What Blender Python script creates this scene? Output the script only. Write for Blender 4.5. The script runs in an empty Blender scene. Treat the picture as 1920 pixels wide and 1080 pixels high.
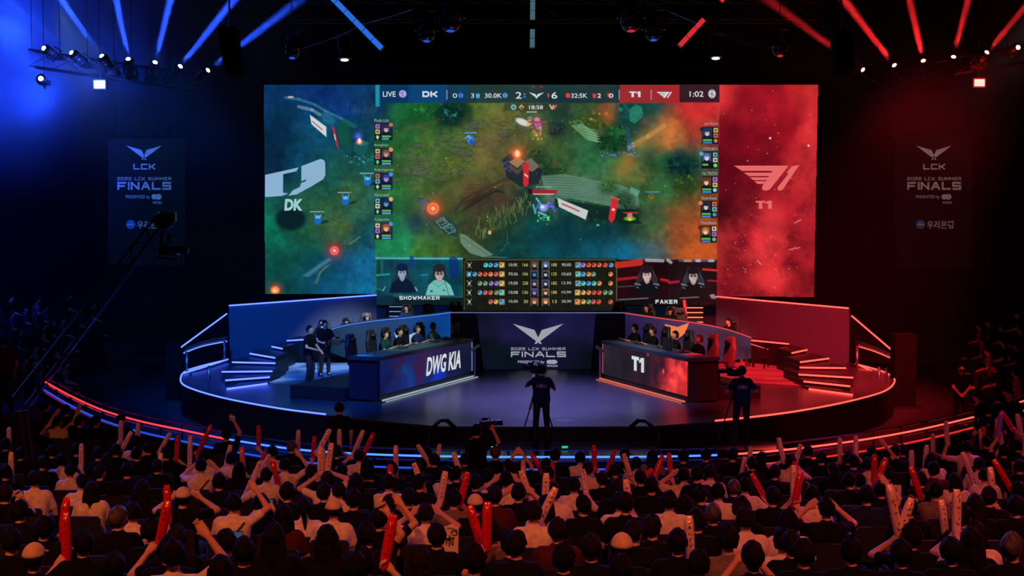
import bpy, math, random
import numpy as np
from mathutils import Vector, Matrix
# ------------------------------------------------------------------ camera, world, exposure
scn = bpy.context.scene
COL = scn.collection
FPX, CZ = 2200.0, 5.3
TH = math.atan(100 / FPX)
cam = bpy.data.objects.new('camera', bpy.data.cameras.new('camera'))
COL.objects.link(cam)
cam.data.sensor_width = 36; cam.data.lens = 36 * FPX / 1920
cam.data.clip_end = 300
cam.location = (0, 0, CZ); cam.rotation_euler = (math.pi / 2 - TH, 0, 0)
scn.camera = cam
scn.view_settings.view_transform = 'Standard'
scn.view_settings.look = 'None'
scn.view_settings.gamma = 1
scn.view_settings.use_curve_mapping = False
scn.view_settings.exposure = 0.0
w = bpy.data.worlds.new('world'); scn.world = w; w.use_nodes = True
w.node_tree.nodes['Background'].inputs[0].default_value = (0.012, 0.012, 0.05, 1)
w.node_tree.nodes['Background'].inputs[1].default_value = 0.06
cy = scn.cycles
cy.use_denoising = True
cy.max_bounces = 5; cy.diffuse_bounces = 2; cy.glossy_bounces = 3; cy.transmission_bounces = 3
cy.volume_bounces = 0; cy.transparent_max_bounces = 6
cy.caustics_reflective = False; cy.caustics_refractive = False
cy.sample_clamp_indirect = 3.0; cy.sample_clamp_direct = 0
cy.use_light_tree = True
cy.volume_step_rate = 2.0; cy.volume_max_steps = 96

def srgb(c):
    return tuple((v / 255 / 12.92) if v / 255 <= 0.04045 else ((v / 255 + 0.055) / 1.055) ** 2.4 for v in c)

CF = Vector((0, math.cos(TH), -math.sin(TH))); CU = Vector((0, math.sin(TH), math.cos(TH)))
def ray(px, py):
    return CF + Vector(((px - 960) / FPX, 0, 0)) + CU * ((540 - py) / FPX)
def P(px, py, z):
    r = ray(px, py); t = (z - CZ) / r.z
    return Vector((r.x * t, r.y * t, z))
def Q(px, py, Y):
    r = ray(px, py); t = Y / r.y
    return Vector((r.x * t, Y, CZ + r.z * t))
def proj(p):
    v = Vector(p) - Vector((0, 0, CZ)); d = v.dot(CF)
    return 960 + FPX * v.x / d, 540 - FPX * v.dot(CU) / d

# ------------------------------------------------------------------ lamps of the hall, plus added fill spots
def aim(o, target):
    o.rotation_euler = (Vector(target) - o.location).to_track_quat('-Z', 'Y').to_euler()
def spot(name, loc, target, power, color, deg=40, blend=0.5, r=0.1):
    l = bpy.data.lights.new(name, 'SPOT'); l.energy = power; l.color = color
    l.spot_size = math.radians(deg); l.spot_blend = blend; l.shadow_soft_size = r
    o = bpy.data.objects.new(name, l); o.location = loc; aim(o, target); COL.objects.link(o)
    return o
def area(name, loc, target, power, color, sx, sy):
    l = bpy.data.lights.new(name, 'AREA'); l.shape = 'RECTANGLE'; l.size = sx; l.size_y = sy
    l.energy = power; l.color = color
    o = bpy.data.objects.new(name, l); o.location = loc; aim(o, target); COL.objects.link(o)
    return o
BLUE = (0.02, 0.12, 1.0); RED = (1.0, 0.03, 0.04)
# stage washes from the lighting rig
spot('stage_wash', (0.8, 25, 12), (0.9, 31.2, 0.9), 42000, (0.36, 0.32, 1.0), 38, 1.0, 0.6)
spot('stage_wash', (2.6, 28, 12), (2.9, 29.3, 0.9), 1200, (0.7, 0.8, 1.0), 8, 1.0, 0.3)
spot('blue_wash', (-9, 24, 12), (-8.5, 38, 1.6), 24000, (0.004, 0.14, 1.0), 34, 0.8, 0.5)
spot('blue_wash', (-4, 24, 12), (-6.0, 31.0, 0.9), 16000, (0.004, 0.15, 1.0), 34, 0.9, 0.5)
spot('blue_wash', (-15, 26, 11), (-12, 31, 0), 3500, (0.01, 0.05, 1.0), 44, 0.9, 0.5)
spot('red_wash', (11, 24, 12), (10, 37, 1.6), 62000, (1.0, 0.02, 0.035), 34, 0.8, 0.5)
spot('red_wash', (6, 24, 12), (8.0, 31.5, 0.9), 22000, (1.0, 0.02, 0.04), 34, 0.9, 0.5)
spot('red_wash', (16, 26, 11), (13, 31, 0), 3000, (1.0, 0.02, 0.03), 44, 0.9, 0.5)
# white key on the two player desks
spot('desk_key', (0.6, 25, 12), (-3.6, 34.2, 2.2), 9000, (0.7, 0.95, 1.0), 15, 0.6, 0.3)
spot('desk_key', (1.0, 25, 12), (4.4, 34.0, 2.2), 7500, (1.0, 0.68, 0.56), 15, 0.6, 0.3)
spot('stage_crew_fill', (-1, 27, 10), (-5.9, 34.6, 2.2), 2600, (0.75, 0.95, 1.0), 12, 0.7, 0.3)  # neutral fill spot added to brighten the pair at stage left
spot('referee_key', (0.0, 28, 12), (-5.0, 40.5, 2.0), 22000, (0.8, 0.95, 1.0), 15, 0.7, 0.3)
spot('referee_key', (2.0, 28, 12), (6.0, 40.5, 2.0), 15000, (1.0, 0.5, 0.4), 15, 0.7, 0.3)
# house light over the audience, warm red
for x_, c_, e_ in ((-11, (1.0, 0.20, 0.06), 4300), (-4, (1.0, 0.19, 0.06), 3700), (4, (1.0, 0.16, 0.07), 3500), (11, (1.0, 0.12, 0.11), 3900)):
    spot('house_light', (x_, 3, 13), (x_ * .9, 13.5, 0.5), e_, c_, 62, 1.0, 0.8)
spot('pit_crew_fill', (1.5, 14, 9), (0.7, 26.6, 1.6), 450, (0.2, 0.3, 1.0), 9, .7, .2)  # bluish fill spots added to brighten the two pit cameramen
spot('pit_crew_fill', (8, 15, 9), (5.2, 26.0, 1.5), 800, (0.12, 0.14, 1.0), 9, .7, .2)
spot('audience_blue', (-16, 27, 10), (-8, 18, 1.0), 6500, (0.05, 0.12, 1.0), 50, 1.0, .5)
spot('audience_rim', (1, 40, 12), (1, 17, 1.0), 9000, (0.25, 0.2, 1.0), 46, 1.0, .5)
spot('audience_red', (16, 27, 10), (8, 18, 1.0), 6500, (1.0, 0.05, 0.55), 50, 1.0, .5)

# ------------------------------------------------------------------ materials
MATS = {}
def new_mat(name):
    m = bpy.data.materials.new(name); m.use_nodes = True
    return m, m.node_tree, m.node_tree.nodes['Principled BSDF']
def mat(name, col, rough=0.6, metal=0.0, spec=0.5, var=0.15, scale=8.0, bump=0.0, coat=0.0, trans=0.0):
    """procedural: a base colour broken up by noise, optional bump"""
    if name in MATS: return MATS[name]
    m, nt, b = new_mat(name)
    col = srgb(col)
    tc = nt.nodes.new('ShaderNodeTexCoord'); nz = nt.nodes.new('ShaderNodeTexNoise')
    nz.inputs['Scale'].default_value = scale; nz.inputs['Detail'].default_value = 3
    nt.links.new(tc.outputs['Object'], nz.inputs['Vector'])
    rp = nt.nodes.new('ShaderNodeValToRGB')
    rp.color_ramp.elements[0].position = 0.3; rp.color_ramp.elements[1].position = 0.7
    rp.color_ramp.elements[0].color = (*[c * (1 - var) for c in col], 1)
    rp.color_ramp.elements[1].color = (*[min(1, c * (1 + var)) for c in col], 1)
    nt.links.new(nz.outputs['Fac'], rp.inputs['Fac']); nt.links.new(rp.outputs['Color'], b.inputs['Base Color'])
    b.inputs['Roughness'].default_value = rough; b.inputs['Metallic'].default_value = metal
    b.inputs['Specular IOR Level'].default_value = spec
    b.inputs['Coat Weight'].default_value = coat
    b.inputs['Transmission Weight'].default_value = trans
    if bump:
        bp = nt.nodes.new('ShaderNodeBump'); bp.inputs['Strength'].default_value = bump; bp.inputs['Distance'].default_value = 0.02
        nt.links.new(nz.outputs['Fac'], bp.inputs['Height']); nt.links.new(bp.outputs['Normal'], b.inputs['Normal'])
    MATS[name] = m
    return m
def emis(name, col, strength=1.0, base=(0, 0, 0), sample=True):
    if name in MATS: return MATS[name]
    m, nt, b = new_mat(name)
    b.inputs['Base Color'].default_value = (*srgb(base), 1)
    b.inputs['Emission Color'].default_value = (*srgb(col), 1)
    b.inputs['Emission Strength'].default_value = strength
    b.inputs['Roughness'].default_value = 0.6; b.inputs['Specular IOR Level'].default_value = 0.1
    if not sample: m.cycles.emission_sampling = 'NONE'
    MATS[name] = m
    return m
def emis_lin(name, lin, base=(0, 0, 0)):
    m = emis(name, (0, 0, 0), 1.0, base); b = m.node_tree.nodes['Principled BSDF']; k = max(lin)
    b.inputs['Emission Color'].default_value = (lin[0] / k, lin[1] / k, lin[2] / k, 1); b.inputs['Emission Strength'].default_value = k
    return m
def led_paint(name, strength=1.0, noise=0.0, sample='NONE'):
    """LED wall: emits the picture it shows (per-point colours), over dark glass"""
    m, nt, b = new_mat(name)
    at = nt.nodes.new('ShaderNodeAttribute'); at.attribute_name = 'picture'
    b.inputs['Base Color'].default_value = (0.004, 0.004, 0.004, 1)
    b.inputs['Roughness'].default_value = 0.5; b.inputs['Specular IOR Level'].default_value = 0.2
    nt.links.new(at.outputs['Color'], b.inputs['Emission Color'])
    b.inputs['Emission Strength'].default_value = strength
    m.cycles.emission_sampling = sample
    return m

M_black = mat('black_metal', (16, 16, 18), 0.5, 0.3)
M_dark = mat('dark_plastic', (22, 22, 26), 0.55)
M_steel = mat('brushed_steel', (130, 135, 145), 0.3, 0.9)
M_drape = mat('black_drape', (7, 7, 10), 0.95, spec=0.1, scale=3)
M_floor = mat('pit_floor', (30, 29, 36), 0.5, scale=1.5, var=0.3)
M_tier = mat('tier_carpet', (14, 13, 16), 0.9, scale=20)
M_stage = mat('stage_floor', (50, 48, 60), 0.32, scale=0.5, var=0.2, spec=0.6)
M_fascia = mat('stage_fascia', (12, 12, 16), 0.6)
M_navy = mat('navy_panel', (18, 24, 44), 0.5, scale=1.0)
M_wallp = mat('satin_wall', (70, 75, 95), 0.55, scale=0.6, var=0.1)
M_glass = mat('dark_glass', (12, 16, 18), 0.12, spec=0.8)
M_ledblue = emis_lin('led_blue', (.26, .48, 4.6))
M_ledred = emis_lin('led_red', (4.2, .20, .15))
M_ledwhite = emis('led_white', (200, 215, 255), 2.0)
def t1_block(mb, box, fn):
    x0, y0, x1, y1 = box; f = lambda u, v: fn(x0 + (x1 - x0) * u, y0 + (y1 - y0) * v)
    g = lambda pts: mb.add([f(*p) for p in pts], [tuple(range(len(pts)))])
    g([(0, 0), (.60, 0), (.60, .24), (0, .24)]); g([(.19, .24), (.41, .24), (.41, 1), (.19, 1)])
    g([(.78, 0), (1, 0), (1, 1), (.78, 1)]); g([(.62, .22), (.78, 0), (.78, .30), (.62, .40)])
GLY = {'A': [[(0, 1), (.42, 0), (.58, 0), (1, 1)], [(.2, .66), (.8, .66)]], 'C': [[(1, 0), (0, 0), (0, 1), (1, 1)]], 'D': [[(0, 0), (.75, 0), (1, .28), (1, .72), (.75, 1), (0, 1), (0, 0)]],
       'E': [[(1, 0), (0, 0), (0, 1), (1, 1)], [(0, .5), (.9, .5)]], 'F': [[(1, 0), (0, 0), (0, 1)], [(0, .52), (.85, .52)]], 'H': [[(0, 0), (0, 1)], [(1, 0), (1, 1)], [(0, .5), (1, .5)]], 'I': [[(.5, 0), (.5, 1)]],
       'K': [[(0, 0), (0, 1)], [(1, 0), (.42, .5), (1, 1)], [(0, .5), (.45, .5)]], 'L': [[(0, 0), (0, 1), (1, 1)]], 'M': [[(0, 1), (0, 0), (.5, .7), (1, 0), (1, 1)]], 'N': [[(0, 1), (0, 0), (1, 1), (1, 0)]],
       'O': [[(.15, 0), (.85, 0), (1, .2), (1, .8), (.85, 1), (.15, 1), (0, .8), (0, .2), (.15, 0)]], 'R': [[(0, 1), (0, 0), (.9, 0), (1, .15), (1, .45), (.9, .56), (0, .56)], [(.6, .56), (1, 1)]], 'S': [[(1, 0), (0, 0), (0, .5), (1, .5), (1, 1), (0, 1)]],
       'U': [[(0, 0), (0, 1), (1, 1), (1, 0)]], 'W': [[(0, 0), (.25, 1), (.5, .3), (.75, 1), (1, 0)]], '2': [[(0, 0), (1, 0), (1, .5), (0, .5), (0, 1), (1, 1)]], '0': [[(0, 0), (1, 0), (1, 1), (0, 1), (0, 0)]]}
GW = {'I': .12, 'M': 1.25, 'W': 1.3, ' ': .55}
def block_text(mb, s, box, fn, wt=.24, gap=.30):
    """wide geometric capitals drawn with strokes of one weight"""
    x0, y0, x1, y1 = box; h = abs(y1 - y0); th = h * wt
    tot = sum(GW.get(c, 1) for c in s) + gap * (len(s) - 1); u = (x1 - x0) / tot; x = x0
    for c in s:
        w_ = GW.get(c, 1) * u
        for pl in GLY.get(c, []):
            q_ = [(x + th / 2 + px * max(.01, w_ - th), y0 + th / 2 + py * (y1 - y0 - th)) for px, py in pl]
            stroke_on(mb, q_, th, fn)
        x += w_ + gap * u
M_screenwhite = emis('lit_white', (225, 232, 235), 0.85, sample=False)

# ------------------------------------------------------------------ mesh builder
class MB:
    def __init__(s): s.v = []; s.f = []
    def add(s, vs, fs):
        o = len(s.v); s.v += [Vector(v) for v in vs]; s.f += [tuple(i + o for i in f) for f in fs]
        return s
    def box(s, c, size, rz=0, mtx=None):
        x, y, z = [q / 2 for q in size]
        R = Matrix.Rotation(rz, 3, 'Z') if mtx is None else mtx
        vs = [Vector(c) + R @ Vector((a * x, b * y, d * z)) for a in (-1, 1) for b in (-1, 1) for d in (-1, 1)]
        return s.add(vs, [(0, 1, 3, 2), (4, 6, 7, 5), (0, 4, 5, 1), (2, 3, 7, 6), (0, 2, 6, 4), (1, 5, 7, 3)])
    def prism(s, poly, z0, z1):
        n = len(poly)
        vs = [(p[0], p[1], z0) for p in poly] + [(p[0], p[1], z1) for p in poly]
        return s.add(vs, [tuple(range(n - 1, -1, -1)), tuple(range(n, 2 * n))] + [(i, (i + 1) % n, n + (i + 1) % n, n + i) for i in range(n)])
    def slab(s, pts, n, t):
        """polygon given by 3-D points, extruded by t along n"""
        k = len(pts); n = Vector(n) * t
        vs = [Vector(p) for p in pts] + [Vector(p) + n for p in pts]
        return s.add(vs, [tuple(range(k - 1, -1, -1)), tuple(range(k, 2 * k))] + [(i, (i + 1) % k, k + (i + 1) % k, k + i) for i in range(k)])
    def tube(s, pts, r, seg=8, r2=None, cap=True):
        pts = [Vector(p) for p in pts]; n = len(pts); vs = []; fs = []
        rr = r if isinstance(r, (list, tuple)) else [r + ((r2 if r2 is not None else r) - r) * i / (n - 1) for i in range(n)]
        up = None
        for i, p in enumerate(pts):
            t = (pts[min(i + 1, n - 1)] - pts[max(i - 1, 0)])
            t = t.normalized() if t.length > 1e-9 else Vector((0, 0, 1))
            if up is None: up = t.orthogonal().normalized()
            up = (up - t * up.dot(t)); up = up.normalized() if up.length > 1e-6 else t.orthogonal().normalized()
            b = t.cross(up)
            vs += [p + (up * math.cos(2 * math.pi * k / seg) + b * math.sin(2 * math.pi * k / seg)) * rr[i] for k in range(seg)]
        for i in range(n - 1):
            for k in range(seg):
                fs.append((i * seg + k, i * seg + (k + 1) % seg, (i + 1) * seg + (k + 1) % seg, (i + 1) * seg + k))
        if cap: fs += [tuple(range(seg - 1, -1, -1)), tuple(range((n - 1) * seg, n * seg))]
        return s.add(vs, fs)
    def ball(s, c, r, seg=12, rings=8, mtx=None):
        r = r if isinstance(r, (tuple, list)) else (r, r, r)
        vs = []; fs = []; c = Vector(c)
        for i in range(1, rings):
            a = math.pi * i / rings
            for k in range(seg):
                b = 2 * math.pi * k / seg
                v = Vector((math.sin(a) * math.cos(b) * r[0], math.sin(a) * math.sin(b) * r[1], math.cos(a) * r[2]))
                vs.append(c + (mtx @ v if mtx else v))
        t = Vector((0, 0, r[2])); vs += [c + (mtx @ t if mtx else t), c - (mtx @ t if mtx else t)]
        T = len(vs) - 2
        for i in range(rings - 2):
            for k in range(seg):
                fs.append((i * seg + k, (i + 1) * seg + k, (i + 1) * seg + (k + 1) % seg, i * seg + (k + 1) % seg))
        for k in range(seg):
            fs.append((T, k, (k + 1) % seg)); fs.append((T + 1, (rings - 2) * seg + (k + 1) % seg, (rings - 2) * seg + k))
        return s.add(vs, fs)
    def cone(s, a, b, ra, rb, seg=12):
        """round cone: two balls joined by a frustum"""
        s.ball(a, ra, seg, 8); s.ball(b, rb, seg, 8); s.tube([a, b], ra, seg, rb)
        return s
    def mesh(s, name, smooth=False):
        me = bpy.data.meshes.new(name); me.from_pydata([tuple(v) for v in s.v], [], s.f); me.update()
        if smooth: me.polygons.foreach_set('use_smooth', [True] * len(me.polygons))
        return me
    def build(s, name, m, parent=None, smooth=False, bevel=0, solid=False):
        off = parent.location.copy() if parent is not None else Vector((0, 0, 0))
        if parent is not None and parent.get('_local'): off = Vector((0, 0, 0))
        if off.length:
            s.v = [v - off for v in s.v]
        me = s.mesh(name, smooth); o = bpy.data.objects.new(name, me); COL.objects.link(o)
        me.materials.append(m)
        if parent is not None: o.parent = parent
        if bevel:
            b = o.modifiers.new('bevel', 'BEVEL'); b.width = bevel; b.segments = 2; b.limit_method = 'ANGLE'
        return o
def tag(o, label=None, cat=None, group=None, kind=None):
    if label: o['label'] = label
    if cat: o['category'] = cat
    if group: o['group'] = group
    if kind: o['kind'] = kind
    return o
def thing(name, label, cat, loc=(0, 0, 0), rz=0, group=None):
    o = bpy.data.objects.new(name, None); COL.objects.link(o); o.location = loc; o.rotation_euler = (0, 0, rz)
    o.empty_display_size = 0.2
    return tag(o, label, cat, group)
def structure(o): o['kind'] = 'structure'; return o
def obj(name, me, parent=None, m=None):
    o = bpy.data.objects.new(name, me); COL.objects.link(o)
    if parent is not None: o.parent = parent
    if m is not None:
        if len(me.materials) == 0: me.materials.append(m)
        o.material_slots[0].link = 'OBJECT'; o.material_slots[0].material = m
    return o
def dup_tree(o, parent=None):
    c = o.copy(); COL.objects.link(c)
    if parent is not None: c.parent = parent
    for ch in [k for k in bpy.data.objects if k.parent == o and k is not c]: dup_tree(ch, c)
    return c

# ------------------------------------------------------------------ lettering
def text_verts(s, bold=0.0, shear=0.0, res=3):
    cu = bpy.data.curves.new('t', 'FONT'); cu.body = s; cu.offset = bold; cu.shear = shear
    cu.resolution_u = res; cu.fill_mode = 'FRONT'
    o = bpy.data.objects.new('t', cu); COL.objects.link(o)
    dg = bpy.context.evaluated_depsgraph_get(); dg.update()
    me = bpy.data.meshes.new_from_object(o.evaluated_get(dg))
    vs = [v.co.copy() for v in me.vertices]; fs = [tuple(p.vertices) for p in me.polygons]
    bpy.data.objects.remove(o); bpy.data.curves.remove(cu); bpy.data.meshes.remove(me)
    if not vs: return [], []
    x0 = min(v.x for v in vs); x1 = max(v.x for v in vs); y0 = min(v.y for v in vs); y1 = max(v.y for v in vs)
    return [((v.x - x0) / max(1e-6, x1 - x0), (v.y - y0) / max(1e-6, y1 - y0)) for v in vs], fs
def text_on(mb, s, box, fn, bold=0.02, shear=0.0):
    """letters of s filling box = (x0, top, x1, bottom) in the coordinates fn maps to the surface"""
    vs, fs = text_verts(s, bold, shear)
    x0, y0, x1, y1 = box
    mb.add([fn(x0 + (x1 - x0) * u, y1 + (y0 - y1) * v) for u, v in vs], fs)
def poly_on(mb, pts, fn):
    mb.add([fn(*p) for p in pts], [tuple(range(len(pts)))])
def disc_on(mb, cx, cy, rx, ry, fn, n=24, a0=0, a1=2 * math.pi):
    poly_on(mb, [(cx + rx * math.cos(a0 + (a1 - a0) * k / n), cy + ry * math.sin(a0 + (a1 - a0) * k / n)) for k in range(n)], fn)
STK_N = [0]
def stroke_on(mb, pts, wd, fn):
    for (a, b) in zip(pts[:-1], pts[1:]):
        dx, dy = b[0] - a[0], b[1] - a[1]; L = math.hypot(dx, dy) or 1
        STK_N[0] = (STK_N[0] + 1) % 7; lift = Vector((0, -.0012 * STK_N[0], 0)); fn_ = lambda x, y: Vector(fn(x, y)) + lift
        nx, ny = -dy / L * wd / 2, dx / L * wd / 2; ex, ey = dx / L * wd / 2 * .96, dy / L * wd / 2 * .96
        poly_on(mb, [(a[0] + nx - ex, a[1] + ny - ey), (b[0] + nx + ex, b[1] + ny + ey), (b[0] - nx + ex, b[1] - ny + ey), (a[0] - nx - ex, a[1] - ny - ey)], fn_)
WING = [(-355, 0), (-50, 88), (0, 195), (52, 285), (22, 282), (0, 262), (-35, 240)]
def bird_on(mb, cx, cy, s, fn):
    """the winged emblem; cy = top of the wings"""
    poly_on(mb, [(cx + x * s, cy + y * s) for x, y in WING], fn)
    poly_on(mb, [(cx - x * s, cy + y * s) for x, y in WING], fn)
T1LOGO = [[(288, 932), (600, 932), (578, 962), (335, 962)], [(345, 972), (505, 972), (490, 992), (375, 992)],
          [(378, 999), (487, 999), (472, 1015), (400, 1015)], [(405, 1021), (470, 1021), (458, 1037), (425, 1037)],
          [(515, 955), (592, 945), (494, 1070), (470, 1077), (452, 1070), (450, 1052)],
          [(590, 975), (622, 935), (665, 927), (568, 1070), (548, 1077), (538, 1066), (541, 1055), (604, 975)]]
def t1_on(mb, x, y, s, fn):
    for p in T1LOGO: poly_on(mb, [(x + (a - 288) * s, y + (b - 927) * s) for a, b in p], fn)
# ------------------------------------------------------------------ painting of LED pictures (numpy)
rng = np.random.default_rng(7)
def vnoise(W, H, cell, seed):
    r = np.random.default_rng(seed)
    gw, gh = int(W / cell) + 3, int(H / cell) + 3
    g = r.random((gh, gw))
    y = np.arange(H) / cell; x = np.arange(W) / cell
    yi = y.astype(int); xi = x.astype(int); fy = y - yi; fx = x - xi
    fy = fy * fy * (3 - 2 * fy); fx = fx * fx * (3 - 2 * fx)
    a = g[yi][:, xi]; b = g[yi][:, xi + 1]; c = g[yi + 1][:, xi]; d = g[yi + 1][:, xi + 1]
    return (a * (1 - fx) + b * fx) * (1 - fy)[:, None] + (c * (1 - fx) + d * fx) * fy[:, None]
def fbm(W, H, cell, seed, octs=4, rough=0.55):
    t = 0; a = 1; s = 0
    for o in range(octs):
        t = t + vnoise(W, H, max(1.5, cell / 2 ** o), seed + o) * a; s += a; a *= rough
    return t / s
class Canvas:
    """picture in photo-pixel coordinates, origin x0,y0, k samples per unit"""
    def __init__(s, x0, y0, x1, y1, k=1.0):
        s.x0, s.y0, s.k = x0, y0, k
        s.W = int(round((x1 - x0) * k)) + 1; s.H = int(round((y1 - y0) * k)) + 1
        s.X, s.Y = np.meshgrid(x0 + np.arange(s.W) / k, y0 + np.arange(s.H) / k)
        s.c = np.zeros((s.H, s.W, 3))
    def field(s, pts, p=3.0, soft=14, region=None):
        num = np.zeros_like(s.c); den = np.zeros((s.H, s.W))
        wx = s.X + (fbm(s.W, s.H, 30 * s.k, 11) - 0.5) * 44; wy = s.Y + (fbm(s.W, s.H, 30 * s.k, 12) - 0.5) * 44
        for (x, y, r, g, b) in pts:
            w_ = 1 / (((wx - x) ** 2 + (wy - y) ** 2) + soft ** 2) ** (p / 2)
            num += w_[..., None] * np.array([r, g, b]); den += w_
        res = num / den[..., None]
        m = np.ones((s.H, s.W), bool) if region is None else region
        s.c[m] = res[m]
    def blend(s, a, col):
        s.c += (np.array(col) - s.c) * np.clip(a, 0, 1)[..., None]
    def ell(s, x, y, rx, ry, col, a=1.0, soft=0.15, ang=0):
        c_, s_ = math.cos(ang), math.sin(ang); dx, dy = s.X - x, s.Y - y
        d = np.sqrt(((dx * c_ + dy * s_) / rx) ** 2 + ((-dx * s_ + dy * c_) / ry) ** 2)
        s.blend(a * np.clip((1 + soft / 2 - d) / max(soft, 1e-3), 0, 1), col)
    def glow(s, x, y, r, col, a=1.0):
        s.blend(a * np.exp(-((s.X - x) ** 2 + (s.Y - y) ** 2) / (r * r)), col)
    def poly(s, pts, col, a=1.0):
        xs = [p[0] for p in pts]; ys = [p[1] for p in pts]
        i0 = max(0, int((min(ys) - s.y0) * s.k) - 1); i1 = min(s.H, int((max(ys) - s.y0) * s.k) + 2)
        j0 = max(0, int((min(xs) - s.x0) * s.k) - 1); j1 = min(s.W, int((max(xs) - s.x0) * s.k) + 2)
        if i1 <= i0 or j1 <= j0: return
        X = s.X[i0:i1, j0:j1]; Y = s.Y[i0:i1, j0:j1]; cov = np.zeros(X.shape)
        for ox, oy in ((-.25, -.25), (.25, -.25), (-.25, .25), (.25, .25)):
            x = X + ox / s.k; y = Y + oy / s.k; ins = np.zeros(X.shape, bool)
            for k in range(len(pts)):
                xa, ya = pts[k]; xb, yb = pts[k - 1]
                if ya == yb: continue
                ins ^= ((ya > y) != (yb > y)) & (x < (xb - xa) * (y - ya) / (yb - ya) + xa)
            cov += ins / 4
        sub = s.c[i0:i1, j0:j1]; sub += (np.array(col) - sub) * (cov * a)[..., None]
    def line(s, pts, wd, col, a=1.0):
        for (x1, y1), (x2, y2) in zip(pts[:-1], pts[1:]):
            pad = wd + 2
            i0 = max(0, int((min(y1, y2) - pad - s.y0) * s.k)); i1 = min(s.H, int((max(y1, y2) + pad - s.y0) * s.k) + 1)
            j0 = max(0, int((min(x1, x2) - pad - s.x0) * s.k)); j1 = min(s.W, int((max(x1, x2) + pad - s.x0) * s.k) + 1)
            if i1 <= i0 or j1 <= j0: continue
            X = s.X[i0:i1, j0:j1]; Y = s.Y[i0:i1, j0:j1]; dx, dy = x2 - x1, y2 - y1
            t = np.clip(((X - x1) * dx + (Y - y1) * dy) / (dx * dx + dy * dy + 1e-9), 0, 1)
            d = np.hypot(X - x1 - t * dx, Y - y1 - t * dy)
            al = np.clip(wd / 2 + 0.5 - d, 0, 1) * a
            sub = s.c[i0:i1, j0:j1]; sub += (np.array(col) - sub) * al[..., None]
    def rect(s, x0, y0, x1, y1, col, a=1.0): s.poly([(x0, y0), (x1, y0), (x1, y1), (x0, y1)], col, a)
    def sparks(s, x0, y0, x1, y1, n, cols, r=1.0, seed=1):
        q = random.Random(seed)
        for _ in range(n):
            s.ell(q.uniform(x0, x1), q.uniform(y0, y1), r * q.uniform(.5, 1.4), r * q.uniform(.5, 1.4), q.choice(cols), q.uniform(.4, 1), 0.6)
    def to_mesh(s, name, fn, keep=None):
        """grid mesh; fn(X, Y arrays) -> world xyz array; keep(X, Y) -> faces kept"""
        xyz = fn(s.X.ravel(), s.Y.ravel())
        idx = np.arange(s.W * s.H).reshape(s.H, s.W)
        q = np.stack([idx[:-1, :-1], idx[1:, :-1], idx[1:, 1:], idx[:-1, 1:]], -1).reshape(-1, 4)
        cx = (s.X[:-1, :-1] + s.X[1:, 1:]) / 2; cyy = (s.Y[:-1, :-1] + s.Y[1:, 1:]) / 2
        if keep is not None: q = q[keep(cx, cyy).ravel()]
        me = bpy.data.meshes.new(name)
        me.vertices.add(len(xyz)); me.vertices.foreach_set('co', xyz.astype(np.float32).ravel())
        me.loops.add(q.size); me.loops.foreach_set('vertex_index', q.astype(np.int32).ravel())
        me.polygons.add(len(q)); me.polygons.foreach_set('loop_start', np.arange(0, q.size, 4, dtype=np.int32))
        me.update(calc_edges=True); me.validate()
        c = np.clip(s.c.reshape(-1, 3), 0, 255) / 255
        lin = np.where(c <= 0.04045, c / 12.92, ((c + 0.055) / 1.055) ** 2.4)
        at = me.color_attributes.new('picture', 'FLOAT_COLOR', 'POINT')
        at.data.foreach_set('color', np.concatenate([lin, np.ones((len(lin), 1))], 1).astype(np.float32).ravel())
        return me

# ------------------------------------------------------------------ the great LED screen
SY = 44.0                       # its distance; the right end stands a little closer
def sdepth(px): return 44.4 - (px - 495) / 1039 * 0.75
def scr(px, py, off=0.0):
    return Q(px, py, sdepth(px) - off)
def scr_np(X, Y, off=0.0):
    D = 44.4 - (X - 495) / 1039 * 0.75 - off
    u = (X - 960) / FPX; v = (540 - Y) / FPX
    ry = CF.y + v * CU.y; rz = CF.z + v * CU.z; t = D / ry
    return np.stack([u * t, D, CZ + rz * t], 1)
TL, TR, BL, BR = (495, 158), (1534, 157), (497, 551), (1526, 557)
def left_x(y): return 495 + (y - 158) / 393 * 2
def right_x(y): return 1534 - (y - 157) / 400 * 8

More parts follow.
